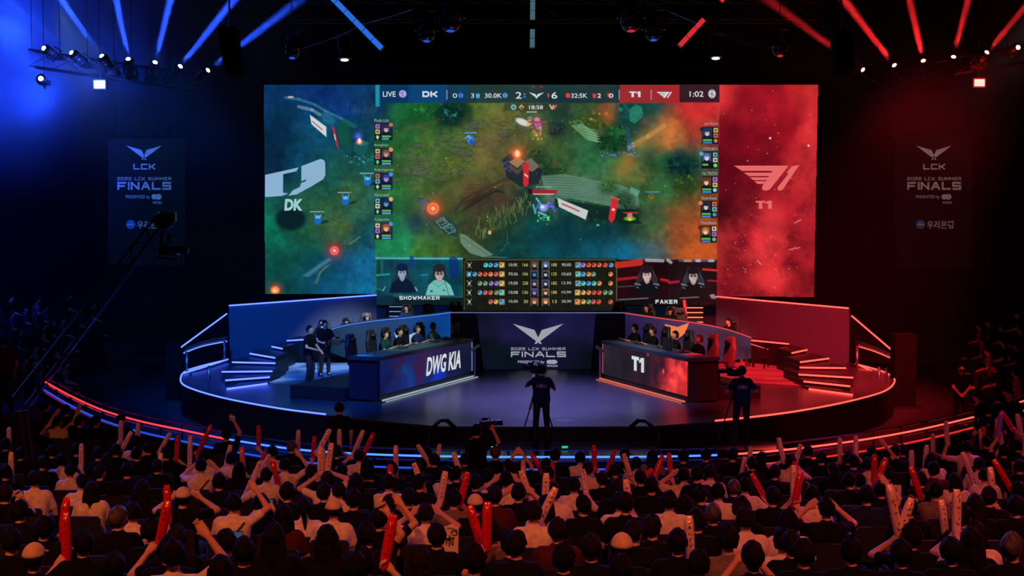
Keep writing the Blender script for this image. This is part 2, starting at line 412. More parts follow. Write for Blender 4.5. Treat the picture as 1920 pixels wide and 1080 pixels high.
LEFTP = [(500,170,8,50,95),(600,170,10,42,105),(690,170,15,55,100),(520,250,5,40,70),(600,230,12,75,110),(640,200,10,50,110),(680,240,12,55,75),(560,300,10,70,100),(620,330,20,80,70),(520,300,8,35,60),(690,300,20,80,70),(660,360,50,95,60),(600,400,45,95,60),(640,430,70,95,50),(560,430,20,80,55),(500,430,10,110,80),(520,500,10,75,65),(560,470,12,75,60),(600,500,10,70,90),(650,500,15,80,120),(690,500,15,100,145),(680,440,15,70,75),(620,540,12,80,120),(540,540,10,60,55),(700,540,12,105,150)]
MIDP = [(720,210,10,50,80),(760,215,25,95,45),(800,205,25,90,40),(850,215,10,50,40),(900,220,85,105,40),(950,220,105,105,50),(1000,210,75,95,45),(1050,215,25,50,45),(1100,210,50,80,45),(1140,205,130,75,45),(1180,215,15,80,80),(1230,200,15,70,65),(1290,210,180,45,42),(1330,210,205,42,48),(740,260,30,95,40),(800,260,70,110,45),(860,250,80,110,45),(910,260,95,95,55),(950,270,90,85,50),(1000,250,110,105,45),(1050,270,55,85,45),(1100,270,40,105,70),(1130,250,60,100,55),(1170,260,20,75,55),(1210,260,12,55,60),(1260,250,190,105,50),(1300,240,150,55,40),(1335,260,120,48,45),(740,320,45,95,45),(790,310,75,95,55),(850,310,85,105,42),(910,310,95,100,45),(960,310,90,78,48),(1000,310,55,55,45),(1050,310,65,105,50),(1110,310,35,95,55),(1170,310,40,95,50),(1190,320,115,112,55),(1240,310,22,85,45),(1280,310,10,50,52),(1320,300,50,95,65),(740,370,32,100,50),(790,360,60,92,42),(850,360,70,82,38),(890,380,70,48,36),(940,370,66,48,40),(990,380,22,45,42),(1040,350,80,115,95),(1100,350,100,135,110),(1150,360,80,110,60),(1200,350,45,85,45),(1250,360,45,110,60),(1300,360,90,75,35),(1330,380,130,62,36),(740,430,20,110,75),(790,420,25,55,70),(840,430,55,85,45),(890,430,55,60,36),(940,420,28,55,36),(1000,430,10,65,65),(1060,430,8,55,65),(1120,430,8,60,72),(1170,420,12,42,42),(1220,420,55,85,50),(1280,430,150,75,38),(1320,420,165,75,34),(740,470,25,135,85),(790,470,60,118,45),(840,470,65,95,36),(890,465,45,62,38),(950,470,8,62,68),(1030,470,6,72,85),(1100,470,10,82,105),(1170,475,12,95,130),(1230,470,85,85,72),(1290,470,190,84,38),(1335,470,185,76,34)]
REDP = [(1360,170,190,40,42),(1400,180,148,18,34),(1450,180,160,20,35),(1520,170,190,38,38),(1370,250,112,10,26),(1420,260,130,12,28),(1480,240,150,16,30),(1520,260,212,45,50),(1370,330,88,8,22),(1430,330,108,10,25),(1500,330,190,40,45),(1370,400,72,8,20),(1440,400,150,22,35),(1500,400,170,30,40),(1370,460,100,12,25),(1440,450,225,50,55),(1500,460,150,25,35),(1380,520,120,15,30),(1450,520,200,40,45),(1510,520,130,20,30)]
def paint_screen():
    c = Canvas(494, 156, 1536, 585, 1.0)
    X, Y = c.X, c.Y
    mid = (X >= 704) & (X < 1350 - (Y - 158) * 0.018)
    right = (X >= 1350 - (Y - 158) * 0.018)
    c.field(LEFTP, region=X < 704); c.field(MIDP, region=mid); c.field(REDP, p=3.2, region=right)
    n1 = fbm(c.W, c.H, 34, 3, 5, .65); n2 = fbm(c.W, c.H, 9, 40, 3, .6); n3 = fbm(c.W, c.H, 60, 77, 5, .6)
    c.c *= (0.74 + 0.52 * n1)[..., None]
    c.c *= np.where(right, 1.0, 0.80 + 0.40 * n2)[..., None]
    # wisps of red smoke
    sm = np.clip((np.abs(n3 - 0.5) < 0.025) * 1.0, 0, 1)
    # ---- left wing of the picture: sunken ridge, shoals, glow
    c.line([(535, 183), (560, 186), (590, 196), (610, 208), (640, 222), (665, 238)], 5, (60, 140, 150), .55)
    c.line([(560, 200), (585, 206), (600, 215)], 6, (150, 190, 190), .5)
    c.ell(545, 182, 6, 2, (240, 200, 190), .8, .5)
    c.ell(615, 222, 14, 9, (50, 130, 160), .5, .5, .7); c.ell(655, 232, 16, 6, (20, 90, 90), .7, .4, .3)
    c.ell(645, 250, 12, 26, (18, 90, 50), .6, .5, -.2)
    for k in range(26):
        x = 655 + k * 2; c.line([(x, 215 - (k * 7) % 9), (x + (k * 5) % 11 - 5, 195 + (k * 13) % 16)], 1, (70, 85, 110), .5)
    c.poly([(581, 215), (612, 238), (612, 257), (584, 233)], (205, 215, 220)); c.line([(586, 228), (604, 243)], 2, (180, 60, 60), .8)
    c.poly([(622, 236), (627, 240), (636, 281), (631, 272)], (190, 40, 50)); c.line([(627, 252), (629, 262)], 2, (230, 200, 200))
    c.poly([(663, 268), (680, 275), (692, 268), (688, 285), (674, 292), (664, 284)], (20, 85, 90)); c.poly([(663, 268), (678, 262), (692, 268), (680, 275)], (25, 110, 110))
    c.glow(672, 256, 7, (90, 110, 255), .9); c.ell(674, 266, 6, 5, (255, 110, 80), 1, .5); c.ell(674, 264, 3, 5, (255, 235, 220), 1, .6)
    c.sparks(650, 290, 700, 308, 40, [(80, 160, 180), (40, 110, 130)], 1.4, 5)
    c.ell(545, 410, 28, 22, (6, 26, 32), .9, .35); c.line([(520, 420), (545, 434), (570, 425), (574, 400)], 1.5, (20, 60, 50), .6)
    for (x, y) in ((648, 377), (596, 413), (689, 341)):
        c.ell(x, y, 7, 8, (30, 100, 200), .95, .4); c.ell(x, y - 6, 5, 3, (110, 190, 240), .9, .5); c.line([(x - 6, y - 12), (x - 4, y - 5), (x, y - 9), (x + 4, y - 5), (x + 6, y - 12)], 1.6, (90, 180, 240), .9)
        c.ell(x + 13, y + 3, 8, 3, (10, 40, 40), .7, .6, -.3); c.line([(x - 14, y - 16), (x + 11, y - 16)], 2, (140, 170, 190))
    c.glow(627, 470, 14, (220, 50, 60), .8); c.ell(627, 470, 8, 8, (255, 110, 110), 1, .4); c.ell(627, 470, 5, 5, (240, 60, 70), 1, .3); c.ell(627, 470, 2.5, 2.5, (255, 230, 220), 1, .5)
    c.glow(516, 543, 12, (220, 80, 30), .8); c.ell(516, 544, 8, 7, (255, 140, 70), 1, .5); c.ell(515, 545, 4, 3, (255, 200, 150), 1, .5)
    c.poly([(615, 482), (622, 488), (580, 520), (565, 518)], (70, 120, 150), .55); c.line([(618, 486), (575, 516)], 1, (170, 200, 210), .5)
    for k in range(3): c.line([(620 - k * 4, 495 + k * 2), (603 - k * 3, 508 + k * 3), (594 - k * 2, 532)], 1.6, (150, 150, 90), .4)
    c.poly([(668, 448), (690, 440), (700, 470), (680, 458)], (10, 60, 80), .6)
    c.line([(655, 458), (675, 444)], 3, (110, 150, 130), .5)
    for a in ([(590, 360), (615, 380), (600, 400), (640, 420)], [(640, 330), (655, 360), (690, 372)], [(545, 450), (567, 445), (560, 470)], [(655, 398), (700, 405)]): c.line(a, 1, (30, 55, 40), .6)
    # ---- middle: meadow, cracked stone paths, ridge, pool
    def crack(pts, col=(45, 50, 42), wd=1.1, a=.7): c.line(pts, wd, col, a)
    q = random.Random(4)
    for (cx, cy_, w_, h_) in ((820, 300, 60, 34), (790, 330, 50, 26), (905, 250, 26, 22), (960, 235, 30, 18), (850, 280, 34, 22)):
        for _ in range(9):
            x, y = q.uniform(cx - w_, cx + w_), q.uniform(cy_ - h_, cy_ + h_); r = q.uniform(7, 15); a0 = q.uniform(0, 6)
            pg = [(x + r * math.cos(a0 + k * 1.25) * 1.3, y + r * .6 * math.sin(a0 + k * 1.25)) for k in range(5)]
            c.poly(pg, (88, 92, 78), .3); crack(pg + pg[:1], (38, 44, 40), 1, .55)
    for _ in range(34):
        x, y = q.uniform(720, 1000), q.uniform(220, 360); pts = [(x, y)]
        for k in range(3): x += q.uniform(-16, 18); y += q.uniform(-9, 10); pts.append((x, y))
        crack(pts, (50, 62, 38), 1, .45)
    c.line([(740, 255), (770, 240), (810, 228), (830, 220)], 7, (95, 85, 50), .35)
    c.line([(925, 215), (915, 260), (905, 300), (880, 350), (820, 380)], 40, (120, 92, 58), .22)
    # bushes
    def bush(x, y, r, dark, light, n=26, seed=0):
        qq = random.Random(seed); c.ell(x, y, r * 1.15, r * .85, dark, .62, 1.1); n = int(n * 1.9)
        for _ in range(n):
            a = qq.uniform(0, 6.28); d = qq.uniform(0, r); rr = qq.uniform(.07, .2) * r; d = r * qq.random() ** .6 * 1.1
            t = qq.random(); col = [dark[k] + (light[k] - dark[k]) * t * (.5 + .5 * (math.sin(a) < 0)) for k in range(3)]
            c.ell(x + math.cos(a) * d, y + math.sin(a) * d * .7, rr, rr * .7, col, .75, .5, a)
    bush(795, 212, 20, (15, 70, 35), (60, 150, 60), 30, 1); bush(845, 208, 26, (6, 32, 28), (20, 90, 60), 30, 2)
    bush(842, 218, 16, (5, 30, 30), (60, 150, 140), 26, 3); bush(1120, 225, 24, (40, 60, 20), (190, 170, 70), 26, 4)
    bush(1085, 240, 20, (30, 60, 30), (100, 150, 60), 20, 5); bush(1185, 215, 28, (8, 50, 50), (40, 130, 120), 30, 6)
    bush(1215, 250, 24, (5, 36, 44), (20, 100, 110), 26, 7); bush(1150, 262, 30, (6, 40, 24), (40, 110, 50), 34, 8)
    bush(1280, 310, 26, (4, 30, 34), (20, 80, 70), 34, 9); bush(1285, 345, 20, (12, 46, 22), (90, 130, 40), 24, 10)
    bush(1003, 288, 16, (20, 46, 30), (110, 130, 60), 24, 11); bush(1035, 315, 22, (14, 44, 28), (70, 110, 50), 26, 12)
    bush(1110, 395, 30, (10, 40, 26), (60, 110, 50), 34, 13); bush(1045, 245, 14, (20, 30, 34), (80, 90, 110), 22, 14)
    for (x, y, h_) in ((992, 262, 22), (1002, 268, 24), (1112, 200, 26), (1125, 240, 26), (1145, 210, 28), (1040, 300, 24)):
        for k in range(6): c.poly([(x, y - h_ / 2 + k * h_ / 6 - 2), (x - 3 - k * 1.4, y - h_ / 2 + (k + 1) * h_ / 6 + 2), (x + 3 + k * 1.4, y - h_ / 2 + (k + 1) * h_ / 6 + 2)], (60 + k * 4, 100 - k * 6, 45), .6)
    c.poly([(1070, 235), (1092, 232), (1118, 250), (1122, 268), (1100, 262)], (110, 160, 120), .7)
    for k in range(5): c.line([(1094 + k * 3, 238 + k * 6), (1120 + k * 1.5, 246 + k * 5)], 1.6, (150, 190, 150), .6)
    c.poly([(1180, 205), (1192, 196), (1204, 200), (1206, 218), (1190, 232), (1180, 225)], (40, 130, 105), .8)
    c.poly([(1172, 235), (1180, 240), (1184, 275), (1176, 280)], (25, 75, 95), .8)
    for k in range(30): c.line([(1210 + q.uniform(-8, 8), 232), (1212 + q.uniform(-18, 22), 216 + q.uniform(-6, 10))], .8, (60, 60, 55), .5)
    c.sparks(1122, 285, 1200, 294, 46, [(90, 140, 220), (40, 90, 170)], 1.5, 8); c.sparks(1176, 268, 1190, 282, 26, [(110, 130, 230)], 1.6, 9)
    # fiery haze of the right side
    for (x, y, r, col, a) in ((1225, 255, 26, (225, 150, 60), .55), (1200, 268, 16, (200, 160, 70), .5), (1250, 240, 22, (230, 130, 60), .5), (1175, 300, 16, (210, 130, 50), .5), (1168, 322, 18, (190, 120, 50), .5), (1300, 200, 36, (220, 50, 48), .6), (1325, 175, 40, (210, 42, 48), .6), (1265, 395, 26, (130, 70, 30), .4), (1320, 460, 40, (200, 86, 36), .5), (1140, 215, 16, (210, 90, 50), .5)):
        c.glow(x, y, r, col, a)
    c.line([(1188, 272), (1215, 256), (1245, 236)], 9, (230, 170, 80), .35)
    for k in range(5): c.line([(1192, 272 - k), (1240, 262 - k * 3), (1275, 258 - k * 6)], 1, (150, 90, 60), .4)
    # brown gully with shelves
    for k in range(7):
        c.line([(852 + k * 4, 400 - k * 9), (870 + k * 8, 372 - k * 4), (915 + k * 5, 352 - k * 3), (958, 330 + k * 2)], 3, (52 + k * 5, 44 + k * 2, 40), .6)
        c.line([(856 + k * 6, 402 - k * 5), (890 + k * 6, 384 - k * 5), (945, 345 + k * 3)], 1, (24, 26, 28), .7)
    # ridge of pale stone
    c.poly([(1015, 330), (1060, 326), (1110, 338), (1160, 345), (1196, 362), (1200, 392), (1170, 392), (1110, 380), (1050, 368), (1020, 352)], (96, 135, 115), .75)
    for k in range(8): c.line([(1018 + k * 4, 332 + k * 5), (1070 + k * 3, 334 + k * 5), (1130, 346 + k * 4), (1190, 360 + k * 4)], 1.2, (45, 75, 65), .55)
    c.poly([(1040, 372), (1110, 384), (1180, 396), (1205, 420), (1160, 418), (1090, 405), (1040, 388)], (12, 38, 36), .85)
    c.poly([(1183, 350), (1200, 358), (1196, 368), (1180, 362)], (100, 170, 150), .7)
    bush(1140, 352, 14, (20, 60, 26), (110, 140, 50), 20, 21); bush(1170, 372, 14, (16, 50, 26), (70, 110, 40), 18, 22); bush(1180, 400, 20, (8, 30, 22), (40, 70, 40), 20, 23)
    # stone stand with the flame
    c.poly([(942, 300), (955, 288), (985, 300), (1018, 318), (1010, 345), (975, 350), (950, 332)], (28, 38, 46), .9)
    c.poly([(954, 304), (970, 294), (985, 302), (970, 315)], (140, 116, 90)); c.poly([(956, 308), (970, 318), (984, 306), (984, 314), (970, 328), (956, 316)], (80, 68, 60)); c.poly([(985, 302), (996, 296), (1012, 312), (998, 322), (984, 316)], (110, 104, 88))
    c.glow(970, 288, 15, (255, 110, 50), .75); c.ell(970, 289, 8, 8, (255, 120, 70), 1, .5); c.ell(970, 288, 4, 6, (255, 220, 170), 1, .6)
    for k in range(14): c.ell(948 + 4 * math.cos(k) + k * .4, 302 + k * 1.5, 2, 1.6, (70, 70, 130), .8, .5)
    c.poly([(981, 306), (992, 306), (991, 345), (986, 351), (981, 346)], (205, 40, 48)); c.line([(984, 327), (989, 331)], 2.5, (250, 200, 200))
    c.poly([(1147, 370), (1160, 373), (1152, 412), (1146, 418), (1141, 411)], (205, 40, 50)); c.line([(1145, 369), (1162, 374)], 2, (180, 100, 80)); c.ell(1150, 393, 3, 2.5, (240, 190, 190), 1, .4)
    c.poly([(1045, 371), (1103, 395), (1098, 412), (1048, 388)], (195, 200, 200)); c.line([(1054, 382), (1086, 396)], 3, (170, 60, 60), .8)
    # lower left pedestal, carved block and slab
    c.poly([(783, 372), (800, 370), (822, 392), (860, 425), (858, 445), (840, 440), (800, 410)], (30, 60, 70), .9)
    c.poly([(786, 374), (800, 371), (806, 386), (792, 396)], (50, 90, 115), .9)
    c.glow(812, 391, 20, (230, 90, 40), .7); c.ell(812, 391, 11, 11, (255, 130, 80), 1, .5); c.ell(812, 391, 7, 7, (235, 80, 40), 1, .3); c.ell(812, 391, 4, 4, (255, 190, 140), 1, .5)
    for p in ([(818, 415), (832, 408), (842, 420), (828, 428)], [(832, 428), (846, 420), (854, 432), (842, 438)]): c.line(p + p[:1], 1.6, (120, 160, 140), .8)
    c.line([(824, 416), (832, 412), (836, 418), (828, 422)], 1.4, (130, 170, 150), .8); c.line([(838, 428), (846, 426), (848, 432)], 1.4, (130, 170, 150), .8)
    c.poly([(862, 438), (872, 440), (925, 478), (905, 482), (880, 474), (864, 456)], (105, 135, 115), .9); c.line([(868, 446), (915, 478)], 1, (50, 80, 70), .8); c.line([(905, 481), (950, 483)], 2, (110, 130, 100), .6)
    # reeds
    for k in range(150):
        t = q.random(); x = 888 + 105 * t + q.uniform(-8, 8); y = 442 - 58 * t + q.uniform(-14, 16); L = q.uniform(8, 20); dx = q.uniform(-7, 7)
        c.line([(x, y), (x + dx * .5, y - L * .6), (x + dx, y - L)], 1.1, q.choice([(100, 120, 60), (60, 90, 45), (35, 65, 40), (130, 140, 80)]), .7)
    for k in range(4): c.line([(940 + k * 2, 470), (952, 455 - k * 4), (950, 435 - k * 2)], .8, (50, 110, 110), .4)
    c.ell(1060, 445, 90, 26, (5, 48, 62), .35, .9); c.ell(1190, 470, 60, 20, (15, 105, 150), .35, .9)
    # creatures: three clusters of light and two walkers
    for (x, y) in ((882, 262),):
        c.ell(x, y, 6, 8, (60, 130, 220), .95, .5); c.ell(x + 2, y + 4, 4, 5, (30, 80, 210), 1, .5); c.line([(x - 9, y - 3), (x - 4, y - 8), (x, y - 3)], 1.5, (150, 190, 220)); c.line([(x - 11, y - 13), (x + 12, y - 13)], 2, (90, 160, 220))
    c.ell(980, 229, 14, 6, (215, 215, 220), .95, .5, .4); c.ell(994, 222, 5, 4, (110, 140, 150), .8, .5); c.ell(992, 230, 6, 5, (240, 170, 90), .8, .5)
    c.ell(1008, 232, 7, 12, (180, 90, 150), .95, .5, -.3); c.ell(1007, 224, 5, 4, (220, 130, 160), .9, .5); c.line([(992, 229), (1024, 229)], 3, (150, 60, 110)); c.sparks(998, 238, 1016, 262, 26, [(230, 200, 120), (150, 200, 200), (220, 120, 80)], 1.6, 12)
    c.line([(976, 210), (1025, 210)], 2.5, (50, 70, 70)); c.line([(988, 210), (1006, 210)], 2, (170, 190, 190))
    for (a, b, col) in (((1006, 372), (1018, 388), (90, 200, 190)), ((1003, 396), (1012, 380), (60, 120, 200)), ((1018, 392), (1030, 380), (150, 120, 230)), ((1030, 378), (1040, 396), (100, 80, 210)), ((1010, 398), (1024, 404), (110, 180, 220)), ((1000, 384), (1004, 400), (80, 170, 180)), ((1022, 386), (1038, 388), (90, 110, 230))): c.line([a, b], 3.5, col, .9)
    c.ell(1019, 390, 8, 7, (140, 160, 230), .9, .6); c.ell(1017, 388, 4, 3, (220, 230, 250), .9, .6); c.sparks(1008, 402, 1030, 416, 12, [(70, 230, 130)], 2.0, 3)
    c.rect(990, 356, 1044, 363, (160, 35, 40)); c.rect(990, 354, 998, 364, (40, 22, 24)); c.line([(1000, 364), (1038, 364)], 1.5, (220, 220, 220))
    c.line([(906, 430), (929, 430)], 1.5, (130, 70, 60)); c.ell(918, 436, 3, 4, (200, 180, 120), 1, .4)
    c.ell(1181, 410, 11, 4, (110, 170, 40), .95, .5); c.ell(1181, 404, 5, 6, (230, 120, 110), .9, .4); c.ell(1181, 411, 4, 3, (170, 220, 60), 1, .4); c.line([(1170, 399), (1196, 399)], 2, (200, 60, 60))
    c.ell(1221, 368, 5, 5, (150, 100, 40), .95, .3); c.ell(1221, 367, 3, 3, (70, 90, 40), 1, .4); c.line([(1211, 360), (1236, 360)], 2, (70, 140, 190)); c.ell(1121, 422, 3, 2, (80, 180, 130), 1, .5)
    c.sparks(730, 210, 1300, 470, 150, [(150, 170, 90), (200, 200, 140)], .7, 17)
    # ---- red wing: smoke and embers
    e = np.clip((n3 - .5) * 5, 0, 1) * right
    c.blend(e * .35 * np.clip((Y - 350) / 60, 0, 1), (235, 60, 62))
    c.blend(np.clip(.5 - n1, 0, 1) * 1.2 * right * np.clip((Y - 260) / 80, 0, 1), (70, 6, 16))
    for (x, y, rx, ry, a_) in ((1445, 440, 22, 40, .5), (1450, 405, 16, 26, .4), (1420, 480, 30, 14, .4), (1520, 220, 10, 60, .4), (1352, 170, 10, 30, .6), (1435, 522, 50, 18, .3)): c.ell(x, y, rx, ry, (238, 62, 64), a_, 1.6)
    c.sparks(1355, 170, 1525, 555, 80, [(240, 110, 100), (250, 180, 160), (220, 60, 60)], 1.0, 31); c.sparks(1370, 440, 1500, 520, 60, [(250, 90, 80)], .9, 32)
    for (x, y) in ((1444, 259), (1516, 273)): c.ell(x, y, 2, 2, (255, 200, 190), 1, .5)
    for a in ([(1490, 418), (1502, 412)], [(1480, 468), (1500, 464)], [(1420, 488), (1427, 496)]): c.line(a, 2, (250, 130, 120), .8)
    # ---- score bar
    c.rect(704, 159, 712, 200, (30, 140, 175)); c.rect(712, 159, 772, 193, (8, 52, 92)); c.rect(765, 159, 838, 193, (8, 62, 125), .85)
    c.rect(838, 159, 1162, 193, (16, 44, 60), .72); c.rect(838, 159, 880, 193, (14, 60, 110), .5); c.rect(1162, 159, 1222, 193, (172, 36, 44), .85); c.rect(1222, 159, 1274, 193, (176, 34, 44), .85); c.rect(1274, 159, 1349, 192, (48, 26, 36), .96)
    c.rect(945, 194, 1070, 208, (40, 50, 40), .55)
    for x in (838, 1161, 1221): c.line([(x, 169), (x, 186)], 1.4, (190, 200, 205), .8)
    c.ell(755, 176, 7, 7, (178, 165, 232), 1, .2); c.line([(755, 171), (755, 181)], 1.5, (60, 60, 120), .8); c.line([(750, 176), (753, 174)], 1, (60, 60, 120), .8)
    c.ell(1335, 176, 7, 8, (205, 205, 215), 1, .2); c.line([(1335, 170), (1335, 182)], 1.5, (70, 50, 60), .8); c.line([(1330, 175), (1339, 178)], 1, (70, 50, 60), .8)
    c.ell(864, 179, 4.5, 4.5, (60, 130, 225), 1, .2); c.line([(864, 177), (864, 182)], 1.4, (15, 40, 90)); c.ell(947, 179, 4.5, 4.5, (80, 160, 235), 1, .2); c.line([(947, 177), (947, 182)], 1.4, (15, 40, 90))
    c.poly([(892, 175), (894, 177), (896, 174), (898, 177), (900, 175), (899, 184), (893, 184)], (80, 160, 235)); c.rect(982, 175, 985, 178, (70, 150, 230)); c.rect(982, 180, 985, 183, (70, 150, 230))
    c.ell(1065, 179, 4.5, 4.5, (225, 60, 60), 1, .2); c.poly([(1111, 175), (1113, 177), (1114, 174), (1116, 177), (1118, 175), (1117, 184), (1112, 184)], (225, 60, 60)); c.poly([(1026, 175), (1030, 176), (1029, 183), (1027, 183)], (225, 60, 60)); c.poly([(1139, 174), (1144, 176), (1143, 184), (1139, 181)], (225, 60, 60))
    c.ell(963, 201, 5, 5, (120, 190, 200), 1, .25); c.ell(963, 201, 2.5, 2.5, (50, 90, 110), 1, .4); c.poly([(973, 201), (978, 196), (983, 201), (978, 206)], (220, 200, 120)); c.ell(978, 202, 2.5, 3, (150, 70, 40), 1, .4)
    c.line([(1031, 197), (1035, 204), (1038, 198)], 2.5, (220, 190, 150)); c.line([(1038, 204), (1043, 198)], 3, (220, 90, 80))
    for x in (1000, 1015): c.ell(x, 163, 3, 2, (190, 30, 50), .8, .6)
    # ---- rosters at both sides: generic square portraits
    q = random.Random(21)
    def face(x, y, s, skin, hair, bg, glasses=False, shirt=(20, 24, 34)):
        c.rect(x - s / 2, y - s / 2, x + s / 2, y + s / 2, bg); c.ell(x, y + s * .5, s * .42, s * .25, shirt, 1, .3)
        c.ell(x, y - s * .06, s * .34, s * .38, hair, 1, .3); c.ell(x, y + s * .06, s * .22, s * .27, skin, 1, .3)
        c.ell(x, y - s * .2, s * .26, s * .13, hair, 1, .4)
        for dx in (-1, 1): c.ell(x + dx * s * .09, y + s * .03, s * .045, s * .035, (25, 20, 28), 1, .4)
    cols = [((205, 180, 190), (60, 40, 80), (50, 40, 70)), ((200, 160, 140), (120, 80, 60), (60, 50, 60)), ((170, 150, 220), (60, 60, 140), (30, 30, 70)), ((110, 150, 190), (20, 50, 90), (10, 40, 70)), ((230, 190, 160), (170, 80, 60), (90, 60, 50))]
    colr = [((220, 200, 200), (50, 40, 90), (30, 60, 90)), ((210, 220, 235), (90, 110, 170), (60, 70, 110)), ((240, 200, 180), (110, 50, 40), (90, 60, 40)), ((215, 200, 200), (30, 34, 44), (50, 50, 60)), ((240, 210, 170), (190, 110, 50), (110, 70, 40))]
    mini = [(200, 120, 220), (230, 210, 110), (220, 120, 90), (110, 200, 200), (240, 230, 190)]
    for i in range(5):
        y = 231 + i * 46.5
        c.rect(702, y, 736, y + 32, (12, 28, 52), .95)
        face(724, y + 11, 18, *cols[i])
        for k in range(2): c.rect(704, y + 2 + k * 10, 712, y + 10 + k * 10, mini[(i + k) % 5]); c.ell(708, y + 6 + k * 10, 2.5, 2.5, (60, 40, 60), .8, .5)
        c.poly([(705, y + 26), (708, y + 22), (711, y + 26), (708, y + 31)], (120, 210, 120) if i % 2 else (210, 220, 110))
        c.rect(716, y + 23, 733, y + 26.5, (90, 180, 80)); c.rect(716, y + 28, 733 - (i == 0) * 4, y + 31, (90, 160, 220))
        c.ell(733, y + 3, 4, 4, [(180, 110, 90), (230, 140, 110), (60, 150, 210), (240, 170, 110), (90, 140, 190)][i], 1, .25)
        y = 238 + i * 46.2; xr = 1312 - i * .8 + 2
        c.rect(xr + 2, y, 1347 - i * .8, y + 32, (18, 16, 22), .95)
        face(xr + 12, y + 11, 18, *colr[i])
        for k in range(2): c.rect(xr + 24, y + 2 + k * 10, xr + 32, y + 10 + k * 10, mini[(i * 2 + k + 1) % 5]); c.ell(xr + 28, y + 6 + k * 10, 2.5, 2.5, (60, 40, 60), .8, .5)
        c.ell(xr + 28, y + 26, 3.5, 3.5, [(220, 120, 90), (110, 220, 110), (150, 220, 210), (80, 150, 190), (90, 190, 120)][i], 1, .4)
        c.rect(xr + 4, y + 23, xr + 21 - (i == 1) * 6, y + 26.5, (90, 180, 80)); c.rect(xr + 4, y + 28, xr + 21, y + 31, (60, 140, 220) if i != 1 else (20, 20, 24))
        c.ell(xr + 2, y + 4, 4, 4, [(20, 40, 50), (80, 160, 210), (60, 70, 50), (230, 120, 60), (90, 40, 30)][i], 1, .25)
    # ---- stats table
    c.rect(868, 485, 1158, 584, (20, 24, 18)); c.rect(868, 485, 1158, 584, (30, 30, 20), .4)
    c.c[(X >= 868) & (X <= 1158) & (Y >= 485)] *= (0.75 + 0.5 * n2)[(X >= 868) & (X <= 1158) & (Y >= 485), None]
    c.line([(871, 492), (875, 487), (1152, 487), (1156, 492), (1156, 580)], 1.2, (120, 110, 60), .9); c.line([(871, 492), (871, 580)], 1.2, (100, 95, 50), .7)
    for k in range(1, 5): c.line([(880, 488 + k * 17.3), (1150, 488 + k * 17.3)], 1, (38, 42, 34), .7)
    c.line([(1013, 492), (1013, 575)], 3, (10, 14, 12))
    L = [[(911, 5), (920, 3), (930, 3), (941, 6)], [(879, 3), (890, 3), (900, 1), (910, 2), (920, 4), (930, 1), (941, 6)], [(900, 0), (910, 0), (921, 7), (931, 7), (941, 6)], [(900, 3), (910, 1), (920, 1), (931, 0), (941, 5)], [(920, 1), (930, 6), (941, 3)]]
    R = [[(1084, 3), (1094, 7), (1104, 2), (1114, 2), (1124, 1), (1135, 2), (1146, 3)], [(1084, 5), (1094, 3), (1104, 4), (1113, 0), (1145, 4)], [(1084, 3), (1094, 5), (1104, 3), (1114, 5), (1124, 4), (1145, 4)], [(1083, 6), (1094, 6), (1104, 4), (1114, 2), (1124, 2), (1135, 0), (1145, 0)], [(1083, 4), (1094, 6), (1104, 0), (1113, 1), (1123, 2), (1145, 2)]]
    pal = [(110, 150, 110), (200, 90, 80), (220, 70, 50), (70, 150, 210), (230, 130, 70), (70, 200, 190), (220, 170, 90), (150, 110, 200)]
    for r_ in range(5):
        y = 497 + r_ * 17.2
        for side in (L, R):
            for (x, ci) in side[r_]:
                col = pal[ci]
                if abs(x - 941) < 2 or abs(x - 1084) < 2: c.rect(x - 5, y - 5, x + 5, y + 5, [v * .8 + 40 for v in pal[6]]); c.rect(x - 4, y - 4, x + 4, y + 4, [v * .5 for v in col])
                c.ell(x, y, 4.2, 4.4, col, .95, .3); c.ell(x - 1, y - 1, 1.8, 1.8, [v * .35 for v in col], .9, .4); c.line([(x - 3, y + 3), (x + 3, y - 2)], 1.2, [min(255, v + 70) for v in col], .8)
        for k in range(4): c.line([(880, y), (880 + (-4, 4, -3, 3)[k], y + (-5, -5, 5, 5)[k])], 1.6, (150, 160, 150) if r_ != 1 else (80, 170, 220), .8)
        c.ell(880, y, 2, 2.5, (190, 200, 190), .9, .4)
        for x, cc in ((1002, cols), (1023, colr)):
            a = cc[(r_ * 2 + 1) % 5]; c.rect(x - 7, y - 7, x + 7, y + 7, (150, 140, 120)); face(x, y, 12.5, *a)
    # ---- booth pictures: two seated players each
    def booth(x0, x1, y0, y1, bg, streaks):
        c.rect(x0, y0, x1, y1, bg); sl = (X >= x0) & (X <= x1) & (Y >= y0) & (Y <= y1)
        c.c[sl] *= (0.5 + n1)[sl, None]
        for (p, wd, col, a) in streaks: c.line(p, wd, col, a)
    def player(x, y, s, shirt, hair, skin, glasses, chair, fringe=0):
        c.poly([(x - s * .78, y + s * 1.3), (x - s * .66, y + s * .3), (x - s * .46, y - s * .1), (x - s * .34, y - s * .5), (x + s * .34, y - s * .5), (x + s * .46, y - s * .1), (x + s * .66, y + s * .3), (x + s * .78, y + s * 1.3)], chair, .95)
        c.line([(x - s * .62, y + s * .35), (x - s * .36, y - s * .2)], 1, (90, 110, 110), .5); c.line([(x + s * .62, y + s * .35), (x + s * .38, y - s * .2)], 1, (90, 110, 110), .5)
        c.poly([(x - s * .85, y + s * 1.35), (x - s * .66, y + s * .72), (x - s * .3, y + s * .42), (x + s * .3, y + s * .42), (x + s * .66, y + s * .72), (x + s * .9, y + s * 1.35)], shirt)
        c.poly([(x - s * .17, y + s * .3), (x + s * .17, y + s * .3), (x + s * .15, y + s * .5), (x, y + s * .62), (x - s * .15, y + s * .5)], [v * .88 for v in skin])
